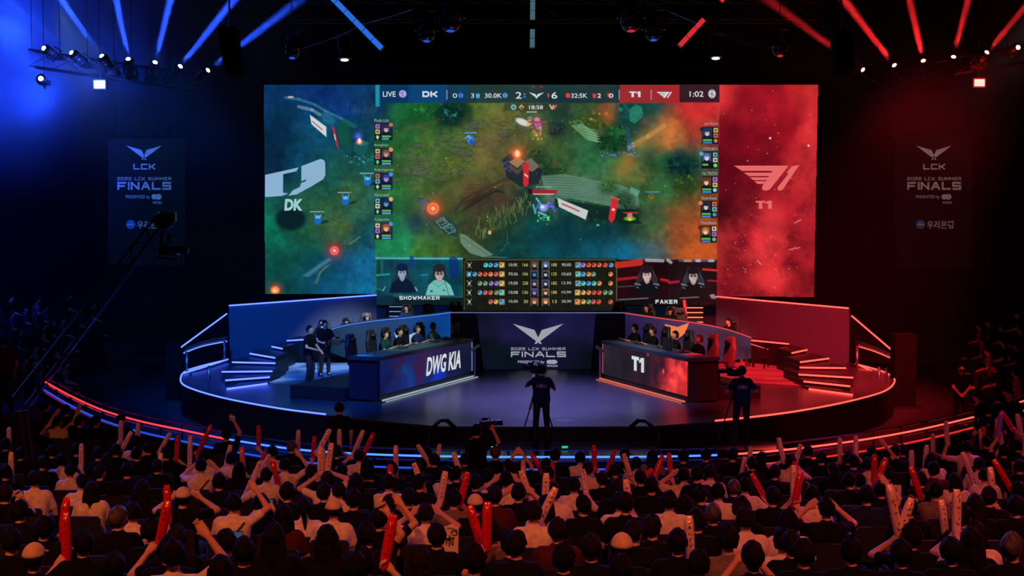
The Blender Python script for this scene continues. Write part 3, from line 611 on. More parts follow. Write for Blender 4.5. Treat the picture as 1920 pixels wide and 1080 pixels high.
        c.ell(x, y - s * .2, s * .37, s * .37, hair, 1, .12)
        c.ell(x, y + s * .07, s * .27, s * .35, skin, 1, .12); c.ell(x, y + s * .02, s * .27, s * .18, skin, 1, .15)
        c.ell(x - s * .02, y - s * .27, s * .33, s * .22, hair, 1, .2); c.poly([(x - s * .33, y - s * .25), (x + s * .33, y - s * .3), (x + s * .3, y + s * .02), (x + s * .2, y - s * .12), (x + s * .05, y - s * .15), (x - s * .08, y - s * .08), (x - s * .2, y - s * .12), (x - s * .3, y + s * .02)], hair)
        for dx in (-1, 1):
            c.ell(x + dx * s * .11, y + s * .05, s * .055, s * .03, (40, 30, 36), 1, .4); c.line([(x + dx * s * .05, y - s * .02), (x + dx * s * .18, y - s * .03)], 1, (60, 50, 56), .8)
            if glasses: q2 = [(x + dx * s * .11 + s * .085 * math.cos(k * .8), y + s * .06 + s * .07 * math.sin(k * .8)) for k in range(9)]; c.line(q2, .9, (50, 44, 50), .85)
            c.ell(x + dx * s * .31, y - s * .0, s * .05, s * .10, (20, 20, 26), 1, .3)
        c.line([(x, y + s * .08), (x - s * .01, y + s * .17)], 1, [v * .8 for v in skin], .8); c.line([(x - s * .05, y + s * .29), (x + s * .05, y + s * .29)], 1.0, [v * .72 for v in skin], .9); c.line([(x + s * .3, y + s * .12), (x + s * .12, y + s * .28)], 1, (20, 20, 24), .5)
    booth(706, 866, 482, 559, (10, 70, 84), [([(706, 484), (866, 485)], 4, (90, 190, 200), .8), ([(706, 516), (730, 514)], 3, (40, 190, 160), .7), ([(716, 486), (716, 514)], 4, (30, 120, 90), .6), ([(790, 516), (800, 515)], 3, (40, 170, 160), .6), ([(850, 490), (852, 512)], 18, (10, 40, 120), .7), ([(706, 541), (720, 545)], 2, (60, 150, 150), .6), ([(772, 484), (774, 500)], 8, (12, 50, 120), .7)])
    player(754, 510, 29, (8, 22, 42), (10, 26, 62), (150, 160, 190), False, (14, 58, 66))
    player(824, 512, 31, (110, 185, 178), (36, 34, 46), (190, 165, 165), True, (14, 58, 66))
    c.line([(810, 528), (822, 538), (836, 528)], 1.4, (70, 140, 135), .8); c.line([(833, 524), (842, 555)], 1, (20, 40, 44), .8); c.ell(809, 546, 2.5, 2, (20, 60, 60), .8, .5); c.ell(832, 544, 2, 1.6, (20, 60, 60), .8, .5); c.line([(718, 545), (722, 538)], 1.6, (180, 210, 220), .7); c.line([(779, 539), (782, 545)], 2, (190, 210, 220), .8)
    c.rect(706, 558, 868, 574, (10, 30, 34)); c.rect(706, 553, 738, 574, (8, 44, 60), .8); c.line([(735, 554), (866, 557)], 1.2, (90, 110, 100), .6)
    booth(1158, 1255, 487, 561, (34, 8, 14), [([(1158, 497), (1200, 492)], 12, (210, 50, 36), .85), ([(1158, 524), (1195, 520)], 5, (190, 30, 40), .8), ([(1240, 524), (1255, 527)], 5, (210, 30, 40), .8), ([(1160, 538), (1190, 536)], 1.4, (100, 130, 130), .6), ([(1212, 488), (1243, 489)], 6, (190, 200, 205), .7)])
    booth(1255, 1344, 487, 561, (26, 14, 20), [([(1318, 505), (1344, 507)], 4, (225, 50, 40), .9), ([(1255, 530), (1272, 528)], 5, (200, 30, 40), .8), ([(1328, 526), (1344, 527)], 3, (200, 30, 40), .8), ([(1252, 488), (1258, 492)], 6, (190, 200, 205), .7), ([(1274, 489), (1340, 489)], 4, (110, 120, 150), .6), ([(1284, 489), (1295, 489)], 5, (210, 150, 100), .7), ([(1306, 489), (1312, 489)], 5, (210, 210, 220), .7), ([(1330, 489), (1337, 489)], 5, (180, 200, 220), .7)])
    player(1213, 514, 30, (16, 16, 22), (34, 22, 30), (205, 175, 170), False, (52, 34, 48))
    player(1300, 516, 30, (22, 14, 18), (30, 18, 26), (200, 172, 168), True, (50, 46, 56))
    for (x, y) in ((1195, 534), (1230, 534), (1282, 535), (1314, 533)): c.line([(x - 4, y - 2), (x + 5, y)], 3, (120, 160, 150), .7); c.line([(x - 1, y + 4), (x + 2, y + 6)], 1.6, (190, 190, 190), .6)
    c.poly([(1330, 553), (1338, 551), (1344, 558), (1342, 563), (1334, 560)], (150, 140, 150), .9)
    c.rect(1158, 560, 1344, 574, (16, 12, 18)); c.line([(1160, 562), (1215, 559)], 2, (150, 150, 150), .7); c.line([(1275, 559), (1310, 557)], 2, (160, 150, 150), .7)
    return c
def screen_keep(x, y):
    bot = np.where(x < 706, 551.3, np.where(x < 868, 572.5, np.where(x < 1158, 583, np.where(x < 1343, 572.5, 555.8 + (x - 1343) / 190))))
    return (y < bot) & (x > 495 + (y - 158) / 393 * 2) & (x < 1534 - (y - 157) / 400 * 8) & (y > 158.5)

screen = thing('led_screen', 'giant stage LED screen showing a top-down game battle with score bar and a red side panel', 'screen', scr(1010, 583))
screen['label'] = 'giant LED screen over the stage showing a game map, score bar and red panel'
cv = paint_screen()
obj_ = obj('game_picture', cv.to_mesh('game_picture', lambda X, Y: scr_np(X, Y, 0.04) - np.array(screen.location), screen_keep), screen)
obj_.data.materials.append(led_paint('screen_picture', 1.0))
m = MB()
for pts in ([(495, 157), (706, 157), (706, 552), (497, 552)], [(706, 157), (1346, 157), (1343, 574), (1158, 574), (1158, 584), (868, 584), (868, 574), (706, 574)], [(1346, 157), (1535, 156), (1527, 558), (1343, 556)]):
    m.slab([scr(x, y) for x, y in pts], (0, 1, 0), 0.25)
m.build('cabinet_frame', M_black, screen)
so = lambda x, y: scr(x, y, 0.07)
m = MB()
text_on(m, 'LIVE', (718, 171.5, 742, 181.5), so, .01); text_on(m, '1:02', (1293, 171, 1319, 181.5), so, .01)
text_on(m, '0', (849, 175, 857, 183.5), so, .0); text_on(m, '3', (883, 175, 889, 183.5), so, .0); text_on(m, '30.0K', (909, 175, 941, 183.5), so, .01)
text_on(m, '2', (967, 172.5, 978, 185), so, .01); text_on(m, '6', (1034, 172.5, 1045, 185), so, .01); text_on(m, '32:5K', (1071, 175, 1101, 183.5), so, .01)
text_on(m, '2', (1120, 175, 1127, 183.5), so); text_on(m, '0', (1142, 175, 1150, 183.5), so); text_on(m, '18:58', (992, 197.5, 1018, 205), so, .01)
bird_on(m, 1006, 173, .040, so)
m.build('score_numbers', M_screenwhite, screen)
m = MB(); block_text(m, 'DK', (792, 171, 820, 182), so, .27, .14); t1_block(m, (1180, 171.5, 1201, 182), so); t1_on(m, 1231, 172, .078, so)
m.build('team_names', M_screenwhite, screen)
m = MB(); block_text(m, 'SHOWMAKER', (749, 555, 824, 562), so, .21); block_text(m, 'FAKER', (1229, 562, 1270, 569.5), so, .22)
m.build('player_captions', M_screenwhite, screen)
# team emblem of the blue side
m = MB(); m.f = []
poly_on(m, [(497, 328), (560, 314), (556, 321), (531, 326.5), (530.5, 361), (540, 363), (528, 367.5), (497, 369.5)], so)
poly_on(m, [(565, 311.5), (601, 298), (607, 300), (609.5, 304), (610, 328), (606, 336), (583, 350), (556, 364.5), (541, 367), (549, 357), (562, 351), (565, 343), (573, 340), (575, 336), (569, 338), (565, 340)], so)
m.build('emblem', emis('pale_blue_lit', (150, 190, 225), .85, sample=False), screen)
m = MB(); text_on(m, 'DK', (533, 373, 567, 395), so, .05, .1)
m.build('emblem_name', emis('pale_cyan_lit', (170, 225, 225), .8, sample=False), screen)
m = MB(); t1_on(m, 1376, 309, .333 * .98, so); t1_block(m, (1417, 376.5, 1447, 391.5), so)
m.build('emblem', emis('salmon_lit', (240, 110, 108), .9, sample=False), screen)
m = MB()
for i in range(5):
    text_on(m, ['Poob Lilo', 'Berghuo', 'Relachgento', 'Nerorokafs', 'Crapuclas'][i], (702, 223 + i * 46.5, [729, 728, 738, 730, 730][i], 228.5 + i * 46.5), so, .01)
    text_on(m, ['Gly CK/JGH', 'OCRE MON', 'Fal. TRSTN', 'Dhole Ruose', 'Therobtoo'][i], (1321 - i * 2, 230 + i * 46.2, 1346 - i * .8, 235.5 + i * 46.2), so, .01)
text_on(m, 'pigeoowd', (1005, 348, 1034, 353), so)
m.build('roster_names', emis('grey_lit', (165, 175, 175), .8, sample=False), screen)
m = MB(); m2 = MB()
for r_, (a, b, d, e) in enumerate([('10:0K', '166', '188', '90:00'), ('P0.06', '106', '135', '10:60'), ('19:00', '238', '185', '12,90'), ('10:08', '136', '188', '10,90'), ('10,00', '30', '13', '20,90')]):
    y = 493.5 + r_ * 17.2
    text_on(m, a, (954, y, 971, y + 6), so, .01); text_on(m, e, (1053, y, 1071, y + 6), so, .01)
    text_on(m2, b, (980 + 2 * (r_ == 4), y, 990, y + 6), so, .01); text_on(m2, d, (1034 + 2 * (r_ == 4), y, 1044, y + 6), so, .01)
m.build('table_numbers', emis('pale_lit', (190, 190, 175), .8, sample=False), screen)
m2.build('table_numbers', emis('yellow_lit', (200, 190, 110), .8, sample=False), screen)
# ------------------------------------------------------------------ hall shell
def plain(name, verts, faces, m):
    b = MB(); b.add(verts, faces); return structure(b.build(name, m))
HX0, HX1, HY0, HY1, HZ = -34, 34, -6, 58, 20
plain('floor', [(HX0, HY0, 0), (HX1, HY0, 0), (HX1, HY1, 0), (HX0, HY1, 0)], [(0, 1, 2, 3)], M_floor)
M_hall = mat('hall_wall', (14, 14, 17), 0.9, spec=0.1, scale=1)
plain('ceiling', [(HX0, HY0, HZ), (HX1, HY0, HZ), (HX1, HY1, HZ), (HX0, HY1, HZ)], [(3, 2, 1, 0)], M_hall)
plain('wall_back', [(HX0, HY1, 0), (HX1, HY1, 0), (HX1, HY1, HZ), (HX0, HY1, HZ)], [(0, 1, 2, 3)], M_hall)
plain('wall_left', [(HX0, HY0, 0), (HX0, HY1, 0), (HX0, HY1, HZ), (HX0, HY0, HZ)], [(0, 1, 2, 3)], M_hall)
plain('wall_right', [(HX1, HY0, 0), (HX1, HY1, 0), (HX1, HY1, HZ), (HX1, HY0, HZ)], [(3, 2, 1, 0)], M_hall)
SZ = 0.9   # stage floor level

def smooth_curve(pts, n=12):
    """Catmull-Rom through points"""
    pts = [Vector(p) for p in pts]; out = []
    for i in range(len(pts) - 1):
        p0 = pts[max(i - 1, 0)]; p1 = pts[i]; p2 = pts[i + 1]; p3 = pts[min(i + 2, len(pts) - 1)]
        for k in range(n):
            t = k / n
            out.append(0.5 * ((2 * p1) + (p2 - p0) * t + (2 * p0 - 5 * p1 + 4 * p2 - p3) * t * t + (3 * p1 - p0 - 3 * p2 + p3) * t ** 3))
    out.append(pts[-1]); return out
# rim of the round stage: from back left, round the front, to back right
LEFT_RIM = [(425, 676), (380, 687), (350, 697), (341, 708), (344, 721), (370, 733), (420, 747), (480, 759), (540, 769), (612, 778)]
FRONT_RIM = [(612, 778), (700, 788), (820, 799)]
FRONT_RIM2 = [(1222, 799), (1340, 790)]
RIGHT_RIM = [(1340, 790), (1400, 784), (1480, 774), (1560, 760), (1620, 746), (1655, 735), (1672, 723), (1674, 710), (1652, 697), (1605, 684)]
rimL = smooth_curve([P(x, y, SZ) for x, y in LEFT_RIM]); rimR = smooth_curve([P(x, y, SZ) for x, y in RIGHT_RIM])
rimF = smooth_curve([P(x, y, SZ) for x, y in FRONT_RIM]); rimF2 = smooth_curve([P(x, y, SZ) for x, y in FRONT_RIM2])
outline = rimL + rimF[1:] + [P(1010, 800, SZ)] + rimF2 + rimR[1:]
back = [(11.5, 43), (-9.8, 43)]
poly = [(p.x, p.y) for p in outline] + back
b = MB(); b.prism(poly, 0.0, SZ); stage = structure(b.build('floor_stage', M_stage))
stage.name = 'stage_platform'
b = MB()
for a_, c_ in zip(outline[:-1], outline[1:]):
    n = Vector((a_.y - c_.y, c_.x - a_.x, 0)); n = -n.normalized() * 0.02 if n.length else Vector()
    b.slab([a_ + n + Vector((0, 0, -.04)), c_ + n + Vector((0, 0, -.04)), Vector((c_.x + n.x, c_.y + n.y, 0)), Vector((a_.x + n.x, a_.y + n.y, 0))], (0, 0, 0.0001), 1)
structure(b.build('trim_1', M_fascia))
def led_line(name, pts, r, m, label, group=None, cat='LED strip', parent=None):
    b = MB(); b.tube(pts, r, 6); o = b.build(name, m, parent)
    if parent is None: tag(o, label, cat, group)
    return o
UPV = Vector((0, 0, 1))
def off_out(pts, d, dz):
    c = Vector((0.9, 36, 0)); r = []
    for p in pts:
        v = Vector((p.x - c.x, p.y - c.y, 0)).normalized(); r.append(p + v * d + Vector((0, 0, dz)))
    return r
led_line('rim_light', off_out(rimL, 0.03, 0.02), 0.022, M_ledblue, 'blue LED strip along the curved left edge of the stage')
led_line('rim_light', off_out(rimR, 0.03, 0.02), 0.022, M_ledred, 'red LED strip along the curved right edge of the stage')
# hatch on the red side fascia
b = MB(); b.slab([Q(1492, 794, 27.9), Q(1519, 790, 28.1), Q(1520, 806, 28.1), Q(1493, 809, 27.9)], (0, -1, 0), 0.05)

# ---- luminous floor panels
def floor_led(name, pts, cols, seed, label, z=SZ + 0.03):
    xs = [p[0] for p in pts]; ys = [p[1] for p in pts]
    w3 = [P(x, y, z) for x, y in pts]
    X0 = min(v.x for v in w3); X1 = max(v.x for v in w3); Y0 = min(v.y for v in w3); Y1 = max(v.y for v in w3)
    k = 22
    c = Canvas(X0, Y0, X1, Y1, k)
    n = fbm(c.W, c.H, 30, seed, 4); n2 = fbm(c.W, c.H, 90, seed + 9, 3); n3 = vnoise(c.W, c.H, 14, seed + 30)
    ang = np.sin((c.X * 1.3 + c.Y * 3.4) * 1.5 + n * 9) * .5 + .5
    t = np.clip(n * .9 + ang * .35 - .2, 0, 1)[..., None]
    c.c = np.array(cols[0]) * (1 - t) + np.array(cols[1]) * t
    c.blend(np.clip((n2 - .58) * 6, 0, 1) * .8, cols[2]); c.blend(np.clip((.4 - n3) * 4, 0, 1) * .4, cols[3])
    # joints between floor tiles
    P2 = [(v.x, v.y) for v in w3]
    def keep(x, y):
        ins = np.zeros(x.shape, bool)
        for i in range(len(P2)):
            xa, ya = P2[i]; xb, yb = P2[i - 1]
            if ya == yb: continue
            ins ^= ((ya > y) != (yb > y)) & (x < (xb - xa) * (y - ya) / (yb - ya) + xa)
        return ins
    o = obj(name, c.to_mesh(name, lambda X, Y: np.stack([X, Y, X * 0 + z], 1), keep))
    o.data.materials.append(led_paint(name + '_picture', 1.0)); o.data.polygons.foreach_set('use_smooth', [False] * len(o.data.polygons))
    return tag(o, label, 'floor panel')
def arc_pts(pts): return [(v.x, v.y) for v in smooth_curve([Vector((x, y, 0)) for x, y in pts], 6)]
floor_led('luminous_floor', arc_pts([(488, 719), (495, 708), (519, 684), (545, 664), (566, 653)]) + [(600, 658), (624, 662), (664, 668), (690, 690), (668, 703), (605, 711), (541, 714)],
          [(8, 40, 130), (30, 95, 205), (120, 165, 235), (6, 24, 80)], 5, 'blue rippled luminous stage floor in front of the curved blue counter')
floor_led('luminous_floor', [(1338, 662), (1400, 668), (1440, 655), (1452, 655)] + arc_pts([(1456, 655), (1480, 674), (1500, 697), (1515, 725)]) + [(1430, 719), (1345, 712), (1330, 690)],
          [(170, 16, 26), (228, 34, 44), (255, 92, 88), (110, 10, 20)], 15, 'red rippled luminous stage floor in front of the curved grey counter')

# ---- satin side walls with LED top edge
def side_wall(name, tl, tr, z0, led, side, label):
    (xl, yl, Yl), (xr, yr, Yr) = tl, tr
    A = Q(xl, yl, Yl); B = Q(xr, yr, Yr)
    r = thing(name, label, 'wall panel', ((A.x + B.x) / 2, (A.y + B.y) / 2, z0))
    b = MB(); n = Vector((A.y - B.y, B.x - A.x, 0)).normalized()
    b.slab([A, B, Vector((B.x, B.y, z0)), Vector((A.x, A.y, z0))], n, 0.12); b.build('panel', M_wallp, r)
    b = MB(); b.tube([A + Vector((0, -.05, .04)), B + Vector((0, -.05, .04))], 0.026, 6); b.build('led_edge', led, r)
    return r
side_wall('side_wall_panel', (430, 575, 41.4), (706, 555, 43.6), SZ, M_ledblue, 0, 'blue-lit satin wall panel with LED top edge under the left of the screen')
side_wall('side_wall_panel', (1343, 558, 43.2), (1590, 580, 39.6), SZ, M_ledred, 1, 'red-lit satin wall panel with LED top edge under the right of the screen')
# sloping wing panels outside
def wing(name, a, b_, Ya, Yb, led, label):
    A = Q(a[0], a[1], Ya); B = Q(b_[0], b_[1], Yb)
    r = thing(name, label, 'wing panel', ((A.x + B.x) / 2, (A.y + B.y) / 2, SZ))
    b = MB(); b.slab([A, B, Vector((B.x, B.y, SZ)), Vector((A.x, A.y, SZ))], (0, 1, 0), 0.06); b.build('panel', M_drape, r)
    b = MB(); b.tube([A + Vector((0, -.06, 0)), B + Vector((0, -.06, 0))], 0.026, 6); b.build('led_edge', led, r)
wing('wing_panel', (336, 654), (426, 588), 39.6, 42.2, M_ledblue, 'black wing panel with sloping blue LED edge beside the left steps')
wing('wing_panel', (1596, 592), (1680, 664), 41.6, 39.2, M_ledred, 'black wing panel with sloping red LED edge beside the right steps')

# ---- winding steps with lit nosings
def step(fl, fr, z, zb, back_dir, led, label, parent_name='stage_step'):
    A = P(fl[0], fl[1], z); B = P(fr[0], fr[1], z)
    C_ = B + Vector(back_dir); D = A + Vector(back_dir)
    r = thing(parent_name, label, 'step', ((A.x + B.x) / 2, (A.y + B.y) / 2, SZ), group=None)
    b = MB(); b.prism([(A.x, A.y), (B.x, B.y), (C_.x, C_.y), (D.x, D.y)], zb, z); b.build('tread', M_navy if led is M_ledblue else M_fascia, r)
    b = MB(); d = (B - A).normalized(); n = Vector((d.y, -d.x, 0)) * 0.02
    b.slab([A + n + Vector((0, 0, -.01)), B + n + Vector((0, 0, -.01)), B + n + Vector((0, 0, -.055)), A + n + Vector((0, 0, -.055))], n.normalized(), 0.02); b.build('led_nosing', led, r)
ords = ['lowest', 'second lowest', 'third', 'fourth', 'fifth', 'sixth', 'topmost']
stepsL = [((424, 727), (500, 717)), ((422, 711), (505, 705)), ((416, 695), (511, 694)), ((436, 677), (517, 679)), ((470, 661), (517, 669)), ((511, 648), (531, 652)), ((537, 637), (568, 635))]
stepsR = [((1518, 727), (1600, 738)), ((1508, 713), (1595, 722)), ((1498, 700), (1600, 706)), ((1499, 687), (1586, 688)), ((1499, 677), (1553, 670)), ((1483, 660), (1512, 654)), ((1407, 636), (1480, 643))]
for i, (a_, c_) in enumerate(stepsL):
    z = SZ + 0.06 + i * 0.13
    step(a_, c_, z, SZ - 0.0, (0.15, 1.3, 0), M_ledblue, ords[i] + ' of the dark winding steps with blue lit nosings at stage left')
for i, (a_, c_) in enumerate(stepsR):
    z = SZ + 0.06 + i * 0.13
    step(a_, c_, z, SZ - 0.0, (-0.15, 1.3 if i < 6 else .6, 0), M_ledred, ords[i] + ' of the dark winding steps with red lit nosings at stage right')

# ---- curved hand rails with LED at the two stage corners
def handrail(name, top, mid, posts, led, label):
    T = smooth_curve([Q(*p) for p in top], 6); Mi = smooth_curve([Q(*p) for p in mid], 6)
    r = thing(name, label, 'handrail', (T[0].x, T[0].y, SZ))
    b = MB(); b.tube(T, 0.03, 8); b.tube([p + Vector((0, .12, .07)) for p in T], 0.02, 8); b.build('top_rail', M_steel, r, True)
    b = MB(); b.tube([p + Vector((0, -.04, -.07)) for p in T], 0.018, 6); b.tube([p + Vector((0, -.04, .05)) for p in Mi], 0.022, 6); b.build('led_strip', led, r)
    for k in (0, 1, 2):
        b = MB(); b.tube([p + Vector((0, 0, -.09 * k)) for p in Mi], 0.02, 8); b.build('rail', M_steel, r, True)
    for (x, yt, yb, Y) in posts:
        b = MB(); b.tube([Q(x, yt, Y), Q(x, yb, Y)], 0.05, 8); b.build('post', M_steel, r, True)
handrail('handrail', [(345, 658, 38.4), (380, 645, 39.4), (426, 636, 40.6)], [(346, 702, 36.9), (385, 690, 38.2), (428, 676, 40.4)],
         [(350, 660, 722, 37.4), (421, 640, 690, 40.4), (392, 686, 735, 35.8), (357, 700, 722, 36.6)], M_ledblue, 'curved steel handrail lit blue at the left corner of the stage')
handrail('handrail', [(1607, 645, 39.4), (1640, 655, 38.4), (1676, 670, 37.4)], [(1604, 684, 39.0), (1640, 702, 37.6), (1668, 722, 36.2)],
         [(1607, 648, 712, 38.6), (1648, 688, 735, 36.2), (1662, 690, 728, 36.4)], M_ledred, 'curved steel handrail lit red at the right corner of the stage')

# ---- the long curved counter (halo) behind the teams and the centre panel
def counter(name, pts, cols, led, label, legs, seed, edge=True):
    top = smooth_curve([Q(x, yt, Y) for x, yt, yb, Y in pts], 8); bot = smooth_curve([Q(x, yb, Y) for x, yt, yb, Y in pts], 8)
    r = thing(name, label, 'counter', (top[0].x, top[0].y, SZ))
    n = len(top); c = Canvas(0, 0, n - 1, 30, 1)
    W = fbm(c.W, c.H, 12, seed, 3)
    tt = (c.X / (n - 1))[..., None]; c.c = np.array(cols[0]) * (1 - tt) + np.array(cols[1]) * tt
    c.c *= (0.6 + 0.8 * W)[..., None]; c.blend(np.clip(.5 - (c.Y / 30), 0, 1) * .5, cols[2])
    def fn(X, Y):
        out = []
        for x, y in zip(X, Y):
            i = int(round(x)); p = top[i].lerp(bot[i], y / 30); out.append((p.x - r.location.x, p.y - .06 - r.location.y, p.z - r.location.z))
        return np.array(out)
    o = obj('led_front', c.to_mesh('led_front', fn), r); o.data.materials.append(led_paint('counter_front', 0.9))
    b = MB()
    for i in range(n - 1):
        b.slab([top[i], top[i + 1], bot[i + 1], bot[i]], (0, 1, 0), 0.12)
    b.build('front_panel', M_navy, r)
    b = MB()
    for i in range(n - 1):
        b.slab([top[i] + Vector((0, -.06, .0)), top[i + 1] + Vector((0, -.06, 0)), top[i + 1] + Vector((0, .5, 0)), top[i] + Vector((0, .5, 0))], (0, 0, 1), 0.04)
    b.build('counter_top', M_navy, r)
    b = MB(); b.tube([p + Vector((0, -.08, .02)) for p in top], 0.016, 6); b.build('led_edge', led, r)
    for (x, yt, yb, Y) in legs:
        b = MB(); p = Q(x, yt, Y); q_ = P(x, yb, SZ); b.tube([Vector((p.x, Y, p.z)), Vector((p.x, Y, SZ))], 0.045, 8); b.build('leg', M_steel, r)
    return r
emis('blue_edge', (60, 120, 230), 1.3); emis('violet_edge', (110, 110, 170), 0.9); emis('red_edge', (220, 70, 70), 1.3)
counter('curved_counter', [(597, 628, 646, 38.6), (640, 613, 668, 38.9), (700, 603, 680, 39.2), (770, 596, 690, 39.2), (845, 587, 692, 38.8)],
        [(8, 40, 56), (12, 62, 130), (16, 60, 150)], MATS['blue_edge'], 'long curved blue-lit counter behind the blue team desk', [(600, 640, 690, 38.7)], 3)
counter('curved_counter', [(1172, 588, 692, 38.8), (1240, 598, 690, 39.2), (1300, 606, 684, 39.2), (1360, 618, 676, 39.0), (1408, 634, 672, 38.6)],
        [(30, 30, 84), (62, 44, 62), (70, 40, 80)], MATS['red_edge'], 'long curved grey counter behind the red team desk', [(1400, 660, 690, 38.6), (1412, 660, 690, 38.6)], 8)
for (cx_, cy_, m_, cn) in ((761, 636, emis('emblem_white', (170, 205, 235), .8), 'curved_counter'), (1268, 620, emis('emblem_orange', (250, 130, 80), .9), 'curved_counter.001')):
    r_ = bpy.data.objects[cn]; b = MB(); p = Q(cx_, cy_, 39.0)
    b.slab([p + Vector(v) for v in ((-.38, 0, .22), (-.3, 0, -.1), (.0, 0, -.3), (.3, 0, -.1), (.42, 0, .26), (.05, 0, .12))], Vector((0, 1, 0)), .04); b.build('lit_emblem', m_, r_)
# stool/table frame at the end of the red counter
t = thing('side_table', 'small black side table with thin legs at the end of the grey counter', 'table', P(1425, 690, SZ))
b = MB(); b.slab([Q(1409, 640, 38.3), Q(1438, 650, 37.9), Q(1440, 672, 37.9), Q(1409, 672, 38.3)], (0, 1, 0), 0.05); b.build('front_panel', M_dark, t)
for k, (x, y) in enumerate([(1433, 693), (1440, 690), (1405, 688), (1413, 688)]):
    b = MB(); q_ = P(x, y, SZ); b.tube([q_, q_ + Vector((0.02 * k, 0, .72))], 0.03, 8); b.build('leg', M_black, t)
b = MB(); b.tube([Q(1408, 645, 38.3), Q(1440, 655, 37.9)], 0.02, 6); b.build('led_strip', MATS['red_edge'], t)

cp = thing('centre_panel', 'dark tilted LED panel with silver winged emblem and FINALS lettering at stage centre', 'LED panel', P(1008, 692, SZ))
def cpf(x, y, off=0.0):
    return Q(x, y, 38.35 - off)
c = Canvas(888, 585, 1122, 693, 1)
c.field([(900, 590, 8, 18, 26), (1000, 595, 14, 18, 50), (1110, 595, 22, 20, 60), (900, 620, 30, 22, 60), (960, 625, 32, 26, 74), (1050, 620, 34, 28, 80), (1110, 620, 30, 24, 66), (910, 650, 6, 18, 24), (1000, 640, 26, 24, 62), (960, 680, 8, 18, 26), (1060, 660, 16, 18, 40), (1100, 680, 6, 14, 20)], p=3, soft=16)
cl = lambda y: 893 + (y - 585) / 107 * 12
obj_ = obj('led_picture', c.to_mesh('led_picture', lambda X, Y: np.array([tuple(cpf(x, y, .0) - cp.location) for x, y in zip(X, Y)]), lambda x, y: (x > 893 + (y - 585) / 107 * 14) & (x < 1117 - (y - 585) / 107 * 9) & (y < 692)), cp)
obj_.data.materials.append(led_paint('centre_picture', 0.9))
b = MB(); b.slab([cpf(845, 586, -.06), cpf(1172, 586, -.06), Vector((cpf(1172, 691).x, 38.41, SZ)), Vector((cpf(845, 691).x, 38.41, SZ))], (0, 1, 0), 0.2); b.build('frame', M_navy, cp)
b = MB(); b.tube([cpf(845, 586, .03), cpf(1172, 586.5, .03)], 0.016, 6); b.build('led_edge', MATS['violet_edge'], cp)
cf = lambda x, y: cpf(x, y, .04)
M_silver = emis('silver_lit', (165, 165, 178), .9, sample=False)
b = MB(); bird_on(b, 1009, 607, .1335, cf); b.build('emblem', M_silver, cp)
b = MB(); block_text(b, '2022 LCK SUMMER', (958, 651.5, 1060, 656.5), cf, .19); block_text(b, 'FINALS', (958, 659, 1061, 669.5), cf, .235, .2)
text_on(b, 'PRESENTED by', (971, 676, 1021, 682), cf, .02); text_on(b, 'WON', (1025, 684, 1045, 688), cf, .03)
disc_on(b, 1030.5, 678.5, 6, 4, cf); disc_on(b, 1038, 678.5, 7, 4, lambda x, y: cpf(x, y, .05)); b.build('lettering', M_silver, cp)
# slanted chrome posts at both sides of the centre
for (x0, x1, yt, yb, lab) in ((897, 890, 648, 708, 'slim lavender-lit floor post beside the blue team desk'), (1119, 1125, 650, 712, 'slim steel floor post beside the red team desk')):
    base = P(x1, yb, SZ); t = thing('railing_post', lab, 'post', base)
    top = Q(x1, yt + 6, base.y); b = MB(); b.box((base.x, base.y, (SZ + top.z) / 2), (.07, .1, top.z - SZ)); b.build('post', M_steel, t, bevel=.01)
    b = MB(); b.tube([Q(x1 - (x0 - x1) * .8, yt + 8, base.y - .2), Q(x0, yt, base.y + .5)], 0.05, 6); b.build('handle', M_steel, t)

# ---- dark rear: backdrop below the screen, referee riser, small lit stairs
b = MB(); b.slab([Q(700, 545, 45.6), Q(1350, 545, 45.6), Vector((Q(1350, 545, 45.6).x, 45.6, SZ)), Vector((Q(700, 545, 45.6).x, 45.6, SZ))], (0, 1, 0), .1)
bd = b.build('stage_backdrop', mat('backdrop_cloth', (60, 80, 110), .8, scale=1)); structure(bd); bd.name = 'wall_backdrop'
spot('backdrop_light', (Q(795, 560, 45.0).x, 43.0, 1.0), Q(795, 590, 45.6), 70, (0.03, 0.25, 1.0), 110, 0.9, .1)
spot('backdrop_light', (Q(1215, 560, 45.0).x, 43.0, 1.0), Q(1215, 590, 45.6), 40, (0.05, 0.45, 0.6), 110, 0.9, .1)
riser_poly = [(-7.5, 39.9), (9.0, 39.9), (9.0, 42.9), (-7.5, 42.9)]
b = MB()
for (x0, x1, z) in ((-7.3, -5.6, .95), (-5.6, -4.5, 1.08), (-4.5, 6.4, 1.4), (6.4, 7.6, 1.15)): b.box(((x0 + x1) / 2, 41.4, z / 2 + SZ / 2), (x1 - x0, 3.0, z - SZ))
structure(b.build('trim_2', M_drape))
def back_stairs(x0, x1, ys, led, label, Y0=43.0):
    t = thing('back_stairs', label, 'stairs', P(x0, 640, SZ))
    t.location = (Q(x0, 600, Y0).x, Y0, SZ)
    for k, y in enumerate(ys):
        Y = Y0 + (len(ys) - 1 - k) * .3; A = Q(x0 + (len(ys) - 1 - k) * (.0), y, Y); B = Q(x1, y, Y)
        b = MB(); b.box(((A.x + B.x) / 2, Y + .18, (A.z + SZ) / 2), (abs(B.x - A.x), .34, A.z - SZ)); tr = b.build('tread', M_black, t)
        b = MB(); b.tube([A + Vector((0, -.02, -.02)), B + Vector((0, -.02, -.02))], .018, 6); b.build('led_nosing', led, t)
back_stairs(730, 757, [574, 583, 592, 601], emis('stair_white', (130, 160, 210), .8), 'small back stairs with white lit nosings behind the blue counter')
back_stairs(1287, 1318, [576, 585, 594, 603], emis('led_salmon', (255, 110, 90), 2.5), 'small back stairs with red lit nosings behind the grey counter')
